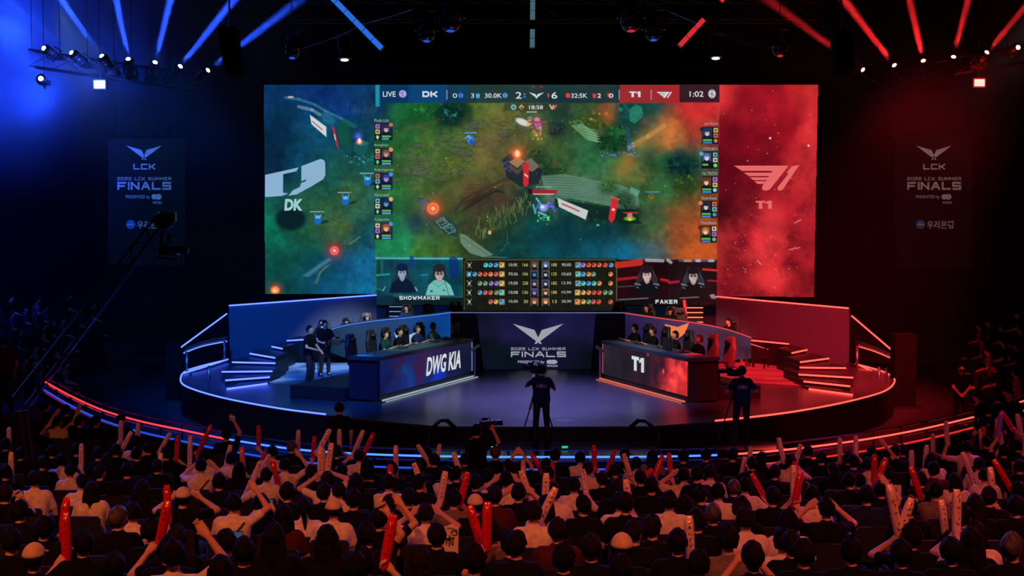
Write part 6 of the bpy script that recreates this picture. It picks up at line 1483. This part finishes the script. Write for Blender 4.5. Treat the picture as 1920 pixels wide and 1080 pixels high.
# head centres read off the photograph, in four strips: x, y, shirt, hair, pose
STRIPS = {0: """258,135,k,s,t 370,160,k,s,r 345,215,w,s,t 480,215,k,s,t 545,225,k,s,t 615,215,k,s,t 190,245,k,l,r 290,380,k,s,r 25,345,k,s,r 420,380,k,s,r 765,330,w,s,r 775,410,k,s,t 868,362,k,s,r 925,395,k,s,r 650,375,k,s,r 600,440,k,l,r
1270,300,k,s,h 330,440,w,s,r 190,560,w,s,r 395,480,w,s,r 455,550,w,s,T 700,505,k,s,r 575,500,k,s,t 1130,478,w,s,u 1150,408,w,c,r 1022,655,k,C,u 1320,670,w,s,o 665,768,k,b,t 745,725,w,g,r 55,905,k,s,r 210,965,k,C,r 440,920,k,s,r
960,1000,w,g,o 1372,975,k,s,r 655,1030,k,s,r 30,630,k,s,p 960,350,k,s,r 1300,425,w,s,r 1190,880,k,s,p 510,600,w,l,r 930,930,k,s,r 250,455,k,s,r 800,610,k,l,r 1345,480,k,l,r 550,410,k,s,r 120,400,k,s,r 110,720,k,s,r 1080,880,k,s,r 30,500,k,s,r 880,470,k,s,r 1230,560,k,s,r 240,820,k,s,r 850,850,k,s,t 1240,1060,k,l,r""",
480: """90,385,w,s,T 160,462,w,s,o 200,355,k,b,r 55,520,w,s,r 465,388,k,s,r 570,408,w,s,r 640,470,k,l,r 745,485,k,s,r 405,545,w,s,r 470,600,w,s,r 565,572,k,l,r 205,630,k,s,r 150,735,m,l,r 270,690,w,p,r 432,700,w,D,r 560,665,k,s,r 735,690,k,s,p
780,560,w,s,r 690,760,k,s,o 960,392,k,s,r 1003,430,k,s,r 1175,420,n,s,r 1347,402,k,b,r 930,500,k,c,r 1050,520,w,s,r 1130,505,k,s,t 1300,525,k,c,r 1345,640,m,s,r 1112,650,g,s,r 1230,680,k,D,r 955,720,w,s,u 1420,470,k,s,T 82,895,k,l,r 392,900,k,l,r
1015,860,k,s,r 1328,860,g,s,r 1195,1010,k,s,r 1432,910,k,c,r 620,860,k,s,f 865,1000,k,l,r 310,500,k,s,r 560,490,k,s,r 860,640,k,s,r 850,470,k,s,r 1240,560,k,s,r 690,1010,k,s,r 560,1020,k,s,r 880,560,k,s,t 350,620,k,s,r 20,640,k,s,p 1400,560,w,s,u""",
960: """255,415,k,s,r 372,410,w,s,r 170,462,k,s,r 425,480,w,s,r 508,530,k,s,r 635,400,k,s,r 700,450,w,s,r 790,400,g,l,r 722,530,k,s,r 580,490,k,s,r 965,420,k,s,r 205,510,k,s,r 60,480,k,s,U 790,495,k,l,r 350,575,w,s,r 970,525,w,s,u 1040,515,k,c,r
1140,402,k,s,r 1192,412,k,s,r 1115,512,w,s,r 1250,580,k,b,r 1310,575,w,s,r 1350,450,k,s,r 1420,425,k,l,t 1160,612,w,s,r 975,640,k,l,r 1068,620,k,s,t 1132,730,k,b,r 880,668,w,s,r 785,590,k,s,r 590,600,k,s,r 410,690,k,s,r 490,668,w,s,r 300,690,w,l,r
120,732,w,s,r 256,830,m,s,r 25,900,k,s,r 600,930,k,C,r 790,820,k,s,r 1200,900,g,s,r 1420,780,w,s,r 690,830,k,s,t 370,1000,k,s,r 545,1045,k,s,r 950,900,k,s,r 1300,740,k,s,r 640,700,k,s,r 1040,800,k,s,r 450,950,k,s,r 70,620,k,s,u 1080,1010,g,s,r 1330,1000,k,s,p 200,620,w,s,r""",
1440: """225,370,k,s,r 315,412,k,s,r 120,440,w,s,r 445,420,k,s,t 390,480,k,l,T 465,455,k,c,r 468,545,k,s,t 600,392,k,s,o 705,385,k,s,t 765,370,n,s,r 670,505,k,s,r 560,470,w,s,r 930,430,w,l,t 1190,450,w,s,r 1110,300,k,s,r 935,500,m,s,r 945,605,g,s,r 1055,535,w,l,r
1130,360,w,s,r 1225,520,w,s,r 1420,470,k,s,r 1410,600,k,s,r 30,640,k,s,r 252,630,w,s,r 330,722,k,s,u 10,790,w,s,r 100,905,w,s,r 560,645,n,s,o 1110,755,k,s,t 1100,905,k,l,p 1290,930,k,b,t 1250,640,k,s,r 1370,700,k,s,r 1410,990,k,s,r 850,870,k,s,r 700,960,k,s,r
400,950,k,s,r 590,950,k,s,r 1180,850,w,s,r 40,500,k,s,r 990,960,k,s,r 1330,380,k,s,r 1250,330,k,s,r 640,600,k,s,r 1390,350,k,s,r 800,700,k,s,r 1200,700,k,l,r 520,540,k,s,r 230,900,k,s,r 860,540,k,s,r"""}
EDGE = """1905,880,k,s,r 1880,800,k,s,r 20,800,k,s,r 8,870,k,s,r"""
CSH = {'w': 'white', 'k': 'black', 'm': 'maroon', 'g': 'grey', 'n': 'navy'}
HN = {'s': 'short', 'l': 'long', 'c': 'cap', 'C': 'cap', 'D': 'cap', 'b': 'short', 'g': 'short', 'p': 'pony'}
PEO = []
for ox, txt in STRIPS.items():
    for tok in txt.split():
        x, y, s_, h_, p_ = tok.split(','); PEO.append([ox + float(x) / 3, 720 + float(y) / 3, s_, h_, p_])
for e in PEO: e.append(seat_spot(e[0], e[1]))
# nudge apart sideways those that would sit in each other
for _ in range(30):
    for i in range(len(PEO)):
        for j in range(i):
            a, c_ = PEO[i][5], PEO[j][5]; dx, dy = a.x - c_.x, a.y - c_.y
            if abs(dx) < .46 and abs(dy) < .42:
                if abs(dy) > .25 and abs(dx) < .3: k = .04 if dy > 0 else -.04; a.y += k; c_.y -= k
                else: k = (.47 - abs(dx)) / 2 * .4 * (1 if dx >= 0 else -1); a.x += k; c_.x -= k
for e in PEO: e[5].z = tier_z(e[5].y)
print('crowd', len(PEO))

# ---- inflated cheering sticks: bottom and top of each in the photograph
STK = {0: "265,245,320,160,w 405,230,440,130,w 668,340,670,210,w 790,350,795,245,w 685,425,748,300,w 915,400,940,355,w 880,570,890,395,w 1012,425,1018,310,r 1060,490,1065,300,w 1110,410,1185,250,r 1250,490,1280,350,w 1385,570,1370,360,o 70,375,70,318,w 55,580,52,410,w 465,485,465,420,w 345,1015,338,830,r 370,900,380,800,r 870,930,915,700,r 955,790,950,700,r 1400,580,1440,480,w",
480: "10,500,45,375,r 15,520,55,440,w 150,640,95,440,r 250,420,255,265,w 325,430,333,295,r 360,390,415,285,w 345,530,345,405,w 380,470,368,395,w 432,500,448,385,w 490,390,490,255,w 530,420,585,285,w 610,435,675,295,r 25,370,25,305,r 800,540,800,370,w 955,460,910,385,w 925,610,890,515,w 1030,470,1040,415,w 735,630,735,580,r 1020,690,1040,575,w 1160,690,1195,545,r 1180,540,1155,465,w 1235,950,1180,775,r 1265,940,1268,770,r 755,1060,775,950,r",
960: "480,490,475,385,r 535,495,575,395,r 160,520,110,435,r 905,540,895,400,r 690,610,730,555,r 810,550,835,485,r 675,540,660,490,w 90,680,55,580,w 200,720,205,585,w 180,800,270,615,w 75,570,75,530,w 440,640,435,605,w 685,750,668,625,w 1420,665,1345,520,r 1275,545,1290,475,w 1325,500,1333,395,w 1035,1030,1030,870,w 240,600,240,520,r",
1440: "70,440,60,395,w 160,470,185,385,w 390,445,388,370,w 515,430,515,385,w 120,660,120,500,w 165,700,200,510,r 165,600,160,510,r 575,560,580,415,r 550,680,650,430,r 700,880,640,580,w 740,840,785,655,r 750,900,835,655,w 835,650,780,470,r 808,520,808,425,w 860,660,858,510,r 890,490,895,420,w 945,400,945,270,w 1005,350,998,245,w 1150,600,1070,395,w 1190,390,1180,285,w 1228,370,1222,275,r 1300,360,1275,225,w 1300,230,1305,170,v 1375,245,1340,190,r 1420,310,1400,195,w 1300,720,1280,480,w 1395,660,1275,450,r 1385,580,1360,430,r 980,880,958,710,w 1030,860,1032,705,w 1320,290,1320,230,r"}
hold = {}      # person index -> {side: local wrist}
sticks = []
for ox, txt in STK.items():
    for tok in txt.split():
        a = tok.split(','); bx, by, tx, ty = ox + float(a[0]) / 3, 720 + float(a[1]) / 3, ox + float(a[2]) / 3, 720 + float(a[3]) / 3
        best = None
        for i, e in enumerate(PEO):
            if e[4] == 'used2': continue
            s0 = e[5]; Yd = s0.y + .22; bp = Q(bx, by, Yd)
            side = 1 if bp.x > s0.x else -1
            if side in hold.get(i, {}): side = -side
            if side in hold.get(i, {}): continue
            S = s0 + Vector((side * .185, 0, .965)); cost = (bp - S).length
            if e[4] in 'uUpoh' : cost += .15
            if bp.z - s0.z < .5: cost += .5
            if best is None or cost < best[0]: best = (cost, i, side, bp, Yd, S)
        c_, i, side, bp, Yd, S = best
        d = bp - S
        if d.length > .52: bp = S + d.normalized() * .52
        # the stick runs from a little below the hand to its top
        u, v = proj(bp); top = Q(tx + (u - bx) * .8, ty + (v - by) * .8, bp.y + .05); dirn = (top - bp); L = min(.74, max(.5, dirn.length + .08)); dirn.normalize()
        hold.setdefault(i, {})[side] = bp - PEO[i][5]
        sticks.append((bp, dirn, L, a[4], i, side))
print('sticks', len(sticks))

REST = ((-.13, .30, .62), (.13, .30, .62))
POSE = {'r': REST, 't': REST, 'T': REST, 'u': ((-.17, .24, 1.16), (.17, .24, 1.16)), 'U': ((-.07, .14, 1.44), (.07, .14, 1.44)), 'o': ((-.13, .3, .62), (.26, .12, 1.34)), 'f': ((-.13, .3, .62), (.2, .08, 1.42)), 'p': ((-.06, .34, 1.08), (.10, .34, 1.08)), 'h': ((-.13, .3, .62), (.12, .2, 1.45))}
ORD = ['first', 'second', 'third', 'fourth', 'fifth', 'sixth', 'seventh', 'eighth', 'ninth', 'tenth', 'eleventh', 'twelfth', 'thirteenth', 'fourteenth', 'fifteenth', 'sixteenth', 'seventeenth', 'eighteenth', 'nineteenth', 'twentieth'] 
ORD += ['twenty-' + o for o in ORD[:9]] + ['thirtieth'] + ['thirty-' + o for o in ORD[:9]] + ['fortieth'] + ['forty-' + o for o in ORD[:9]]
rows = {}
for i, e in enumerate(PEO): rows.setdefault(row_of(e[5].y), []).append(i)
place = {}
rk = sorted(rows)
for n_, r_ in enumerate(rk):
    for k, i in enumerate(sorted(rows[r_], key=lambda i: PEO[i][5].x)): place[i] = ORD[k] + ' from left, audience row ' + ['one', 'two', 'three', 'four', 'five', 'six', 'seven', 'eight', 'nine', 'ten', 'eleven', 'twelve', 'thirteen', 'fourteen', 'fifteen', 'sixteen', 'seventeen', 'eighteen', 'nineteen', 'twenty', 'twenty-one', 'twenty-two', 'twenty-three'][n_]
PN = {'r': 'seated', 't': 'turned sideways', 'T': 'turned sideways', 'u': 'hands raised', 'U': 'clapping overhead', 'o': 'one arm up', 'f': 'fist raised', 'p': 'holding phone', 'h': 'filming'}
q = random.Random(5)
# audience seat
def chair_meshes():
    b = MB(); b.box((0, .05, .42), (.46, .44, .08)); seat = b.mesh('seat')
    b = MB(); b.slab([(-.23, -.22, .44), (.23, -.22, .44), (.23, -.27, .86), (.2, -.275, .9), (-.2, -.275, .9), (-.23, -.27, .86)], (0, -1, 0), .05); back = b.mesh('backrest')
    b = MB()
    for k in (-1, 1): b.tube([(k * .22, -.18, .4), (k * .22, -.24, .02)], .015, 6); b.tube([(k * .22, .22, .4), (k * .22, .26, .02)], .015, 6)
    fr = b.mesh('frame')
    seat.materials.append(mat('seat_fabric', (15, 15, 20), .8)); back.materials.append(mat('seat_fabric', (15, 15, 20), .8)); fr.materials.append(M_black)
    return seat, back, fr
cs_, cb_, cfr_ = chair_meshes()
def aud_chair(loc, rz, label):
    t = thing('audience_chair', label, 'chair', loc, rz); obj('seat', cs_, t); obj('backrest', cb_, t); obj('frame', cfr_, t)
M_phone = emis('phone_screen', (70, 95, 130), .5, sample=False)
for i, e in enumerate(PEO):
    x, y, s_, h_, p_, loc = e
    yaw = {'t': -.75, 'T': .7}.get(p_, q.choice([0, 0, 0, .25, -.25]))
    wl, wr = POSE[p_]; gl = gr = p_ in 'fp'
    if i in hold:
        if -1 in hold[i]: wl = tuple(round(v / .04) * .04 for v in hold[i][-1]); gl = True
        if 1 in hold[i]: wr = tuple(round(v / .04) * .04 for v in hold[i][1]); gr = True
    far = proj(loc + Vector((0, 0, 1.2)))[1] < 880
    fig = figure(False, wl, wr, gl, gr, .06 if q.random() < .5 else -.02, yaw, 0.0, 0.0, .0135)
    e.append(fig)
    hcol = 'grey' if h_ in 'b' else q.choice(['black', 'black', 'black', 'brown'])
    cap = {'c': 'black', 'C': 'beige', 'D': 'beige', 'g': None}.get(h_)
    hs = {'short': 'short-haired', 'long': 'long-haired', 'cap': (cap or '') + '-capped', 'pony': 'ponytailed'}[HN[h_]]
    if h_ == 'b': hs = 'grey-haired'
    pn = PN[p_]
    if i in hold: pn = 'waving sticks' if len(hold[i]) == 2 else 'waving stick'
    person(loc + Vector((0, 0, .004)), q.uniform(-.08, .08) + (-x + 960) / FPX * .35, fig, '%s person in %s shirt, %s, %s' % (hs, CSH[s_], pn, place[i]), CSH[s_], HN[h_], hcol, 'seated audience on the tiers', seed=q.randrange(4), capcol=cap, shoes=False, scale=q.uniform(.97, 1.04) if i not in hold else 1.0)
    aud_chair(loc, 0, 'black audience chair under person ' + place[i])
    if p_ in 'ph' and i not in hold:
        w_ = (fig['ends'][1] + fig['ends'][-1]) / 2 if p_ == 'p' else fig['ends'][1] + Vector((0, 0, .03))
        t = thing('mobile_phone', 'lit mobile phone held by person ' + place[i], 'phone', loc + w_ + Vector((0, .01, .03)))
        b = MB(); b.box(t.location, (.12, .01, .062)); b.build('case', M_black, t); b = MB(); b.box(t.location + Vector((0, -.007, 0)), (.11, .004, .052)); b.build('display', M_phone, t)
    if s_ == 'w' and i % 7 == 3:
        pass
M_stick = {'w': mat('stick_white', (225, 190, 178), .22, spec=.8, var=.05), 'r': mat('stick_red', (200, 24, 26), .2, spec=.8, var=.08), 'o': mat('stick_coral', (220, 100, 76), .22, spec=.8, var=.06), 'v': mat('stick_violet', (150, 120, 220), .22, spec=.8, var=.06)}
M_ink = mat('stick_print', (30, 16, 18), .6); M_inkr = mat('stick_print_red', (120, 10, 14), .6)
def stick_mesh(L):
    b = MB(); r = .047; zs = [0, .02, .05, L * .25, L * .5, L * .75, L - .07, L - .035, L - .012, L]; ra = [.012, .03, r * .92, r, r * 1.02, r, r * .95, r * .7, r * .45, r * .62]
    seg = 12; vs = []; fs = []
    for i, (z, a) in enumerate(zip(zs, ra)):
        for k in range(seg):
            th = 2 * math.pi * k / seg; fl = 1.0 if i < 7 else (1.2, 1.55, 1.35)[i - 7]; fy = 1.0 if i < 7 else (.6, .25, .1)[i - 7]
            vs.append((math.cos(th) * a * fl, math.sin(th) * a * fy, z))
    for i in range(len(zs) - 1):
        for k in range(seg): fs.append((i * seg + k, i * seg + (k + 1) % seg, (i + 1) * seg + (k + 1) % seg, (i + 1) * seg + k))
    fs += [tuple(range(seg - 1, -1, -1)), tuple(range((len(zs) - 1) * seg, len(zs) * seg))]
    b.add(vs, fs); return b.mesh('cheering_stick', True)
def stick_print(L, seed):
    q2 = random.Random(seed); b = MB(); z = L * .22; r = .0495
    fn = lambda x, y: Vector((math.sin(x / r) * r, -math.cos(x / r) * r, y))
    while z < L * .72:
        h = .045
        for _ in range(3):
            a = (q2.uniform(-.02, .02), z + q2.uniform(0, h)); c_ = (q2.uniform(-.02, .02), z + q2.uniform(0, h)); stroke_on(b, [a, c_], .005, fn)
        z += h * 1.25
    return b.mesh('printed_marks')
SM = {}; SP = [stick_print(.62, k) for k in range(4)]
NM = {'w': 'pale', 'r': 'red', 'o': 'coral', 'v': 'violet'}
for n_, (bp, dirn, L, c_, i, side) in enumerate(sticks):
    L = round(L, 1) if L < .74 else .74
    if L not in SM: SM[L] = stick_mesh(L)
    fig = PEO[i][6]; hp = PEO[i][5] + fig['ends'][side]
    rot = dirn.to_track_quat('Z', 'Y')
    # keep the printed side towards the hall
    o = obj('cheering_stick', SM[L], None, M_stick[c_]); o.rotation_mode = 'QUATERNION'
    from mathutils import Quaternion
    y_ax = (Vector((0, 1, 0)) - dirn * dirn.y).normalized(); x_ax = y_ax.cross(dirn); Mx = Matrix((x_ax, y_ax, dirn)).transposed()
    o.rotation_quaternion = Mx.to_quaternion(); o.location = hp + Vector((0, .0, 0)) - dirn * .08
    tag(o, '%s cheering stick in %s hand of person %s' % (NM[c_], 'right' if side > 0 else 'left', place[i]), 'cheering stick', 'inflated cheering sticks')
    obj('printed_marks', SP[n_ % 4], o, M_inkr if c_ == 'r' else M_ink)

# ---- hand-held paper signs
M_paper = mat('sign_paper', (222, 205, 190), .8, var=.04); M_brush = mat('sign_ink', (22, 14, 12), .8); M_brushr = mat('sign_ink_red', (140, 24, 20), .8)
def sign(x0, y0, x1, y1, strokes, label, ink=None, tiltx=0.0, slip=.35, circ=None):
    sp = seat_spot((x0 + x1) / 2, (y0 + y1) / 2, .95); Y = sp.y
    f = lambda x, y, o=0.0: Q(x, y, Y - o)
    t = thing('paper_sign', label, 'sign', f((x0 + x1) / 2, y1))
    b = MB(); b.slab([f(x0 + slip * 8, y0), f(x1, y0 + 1), f(x1 - slip * 3, y1), f(x0, y1)], (0, 1, 0), .008); b.build('sheet', M_paper, t)
    b = MB()
    for s_ in strokes: stroke_on(b, s_[:-1], s_[-1], lambda x, y: f(x, y, .006))
    if circ: disc_on(b, *circ[0], lambda x, y: f(x, y, .006))
    b.build('brush_writing', ink or M_brush, t)
    return t
def city(cx, cy, s):   # the two brushed characters
    return [[(cx - 12 * s, cy - 6 * s), (cx + 12 * s, cy - 8 * s), 2.6 * s], [(cx, cy - 14 * s), (cx, cy - 7 * s), 2.6 * s], [(cx - 8 * s, cy - 1 * s), (cx - 8 * s, cy + 8 * s), 2.4 * s], [(cx - 8 * s, cy - 1 * s), (cx + 4 * s, cy - 2 * s), (cx + 4 * s, cy + 7 * s), 2.4 * s], [(cx - 1 * s, cy - 5 * s), (cx - 1 * s, cy + 13 * s), 2.6 * s], [(cx + 9 * s, cy - 4 * s), (cx + 9 * s, cy + 10 * s), (cx + 5 * s, cy + 7 * s), 2.2 * s]]
sign(706, 982, 750, 1042, city(727, 1014, .78) + [[(716, 990), (740, 990), 1], [(712, 996), (742, 997), 1], [(716, 1040), (732, 1040), .8]], 'upright white paper sign with two brushed black characters beside the raised fist')
sign(797, 986, 860, 1040, city(843, 1014, .72) + [[(838, 990), (850, 990), 1]] + [[(852 + 6 * math.cos(a * .7), 998 + 6 * math.sin(a * .7)) for a in range(10)] + [1.1]] + [[(848, 998), (856, 994), (855, 1002), 1.2]], 'white paper sign with brushed characters and round mark, half hidden by a head')
sign(527, 896, 561, 916, [[(533, 908), (538, 903), (541, 910), 1.4], [(544, 900), (548, 908), 1.4], [(552, 902), (557, 901), (554, 910), 1.4], [(533, 913), (556, 912), 1.2]], 'small paper sign with scribbled lettering behind the red stick')
sign(1664, 909, 1690, 945, [[(1668, 918), (1672, 938), 1.8], [(1669, 926), (1680, 920), 1.6], [(1680, 916), (1684, 940), 1.8], [(1674, 932), (1688, 930), 1.6]], 'orange-lit paper sign with red brush strokes near the crossed red sticks', M_brushr)
sign(1588, 1018, 1612, 1050, [[(1592, 1026), (1606, 1024), 1]], 'pale leaflet at the back of the navy-shirted person')
# a few printed backs
def crowd_at(px, py): return min(range(len(PEO)), key=lambda i: (PEO[i][0] - px) ** 2 + (PEO[i][1] - py) ** 2)
PP = {o['label']: o for o in bpy.data.objects if o.get('category') == 'person'}
def print_back(px, py, words_, m_, emb=False, w_=.26, z=.82):
    i = crowd_at(px, py); o = [v for k, v in PP.items() if k.endswith(place[i])][0]
    logo_on_back(o, PEO[i][6], w_, z, m_, words_, emb)
M_prw = mat('print_peach', (205, 150, 125), .8)
print_back(1223, 993, ('北一米', 'エルピ'), M_prw, w_=.24, z=.86)
print_back(693, 877, ('VICTORE',), M_prw, z=.93); print_back(1172, 853, (), M_prw, True, z=.92)
# cross-body straps on white shirts
def strap(px, py, s):
    i = crowd_at(px, py); o = [v for k, v in PP.items() if k.endswith(place[i])][0]; me = PEO[i][6]['shirt']
    from mathutils.bvhtree import BVHTree
    bv = BVHTree.FromPolygons([v.co for v in me.vertices], [tuple(q_.vertices) for q_ in me.polygons]); b = MB()
    def fn(x, z):
        h = bv.ray_cast(Vector((x, -1, z)), Vector((0, 1, 0))); return Vector((x, (h[0].y if h[0] else -.1) - .006, z))
    n = 12
    for k in range(n):
        a = (-.15 * s + .3 * s * k / n, .62 + .36 * k / n); c_ = (-.15 * s + .3 * s * (k + 1) / n, .62 + .36 * (k + 1) / n)
        stroke_on(b, [a, c_], .03, fn)
    obj('bag_strap', b.mesh('bag_strap'), o, M_dark)
for a in ((377, 879, 1), (440, 943, 1), (570, 950, -1)): strap(*a)

# ---- dim spectators on the side tribunes
for (sx, lab) in ((-1, 'left'), (1, 'right')):
    b = MB()
    for k in range(9):
        x0, x1 = (-31, -13.5 - k * 1.1) if sx < 0 else (15.5 + k * 1.1, 31)
        if x1 > x0: b.box(((x0 + x1) / 2, 36 + k * .5, .25 + k * .22), (x1 - x0, 13 - k, .5 + .44 * k))
    o = structure(b.build('tribune_' + lab, M_tier))
DIML = [(66, 562), (18, 560), (125, 555), (45, 580), (80, 577), (97, 603), (78, 611), (115, 600), (170, 572), (78, 628), (98, 640), (64, 652), (50, 668), (102, 662), (40, 676), (60, 680), (70, 695), (108, 690), (118, 684), (20, 590), (30, 625), (12, 700), (88, 706), (24, 682)]
DIMR = [(1858, 606), (1880, 614), (1912, 590), (1884, 644), (1897, 643), (1908, 650), (1857, 660), (1838, 612), (1870, 690), (1905, 700), (1846, 640), (1915, 620)]
figD = [figure(False, *REST, False, False, .06, 0.25, 0.0, 0.0, .0135), figure(False, *REST, False, False, -.02, -.25, 0.0, 0.0, .0135)]
dimrows = {}
for side, lst in (('left', DIML), ('right', DIMR)):
    order = sorted(range(len(lst)), key=lambda i: lst[i][0])
    for n_, i in enumerate(order):
        x, y = lst[i]; Y = 37 + (700 - y) * .04 - (2.5 if y > 640 else 0); h = Q(x, y, Y); fg = figD[i % 2]
        z = h.z - fg['hc'].z; rz = -1.2 if side == 'left' else 1.2
        person(Vector((h.x, Y, z)), rz, fg, 'dim seated spectator in dark clothes, %s from the left on the %s tribune' % (ORD[n_], side), q.choice(['black', 'navy', 'grey']), 'short', 'black', 'dim spectators on the %s tribune' % side, shoes=False, seed=i % 4)
        aud_chair(Vector((h.x, Y, z)), rz, 'dark chair under the spectator %s from the left on the %s tribune' % (ORD[n_], side))
        b = MB(); b.box((h.x, Y, z / 2), (.6, 1.1, max(.02, z))); structure(b.build('trim_5', M_tier))
spot('tribune_glow', (-8, 30, 9), (-17, 38, 2), 260, (.05, .15, 1), 45, .9, .5)
spot('tribune_glow', (10, 30, 9), (17, 38, 2), 220, (1, .05, .12), 45, .9, .5)
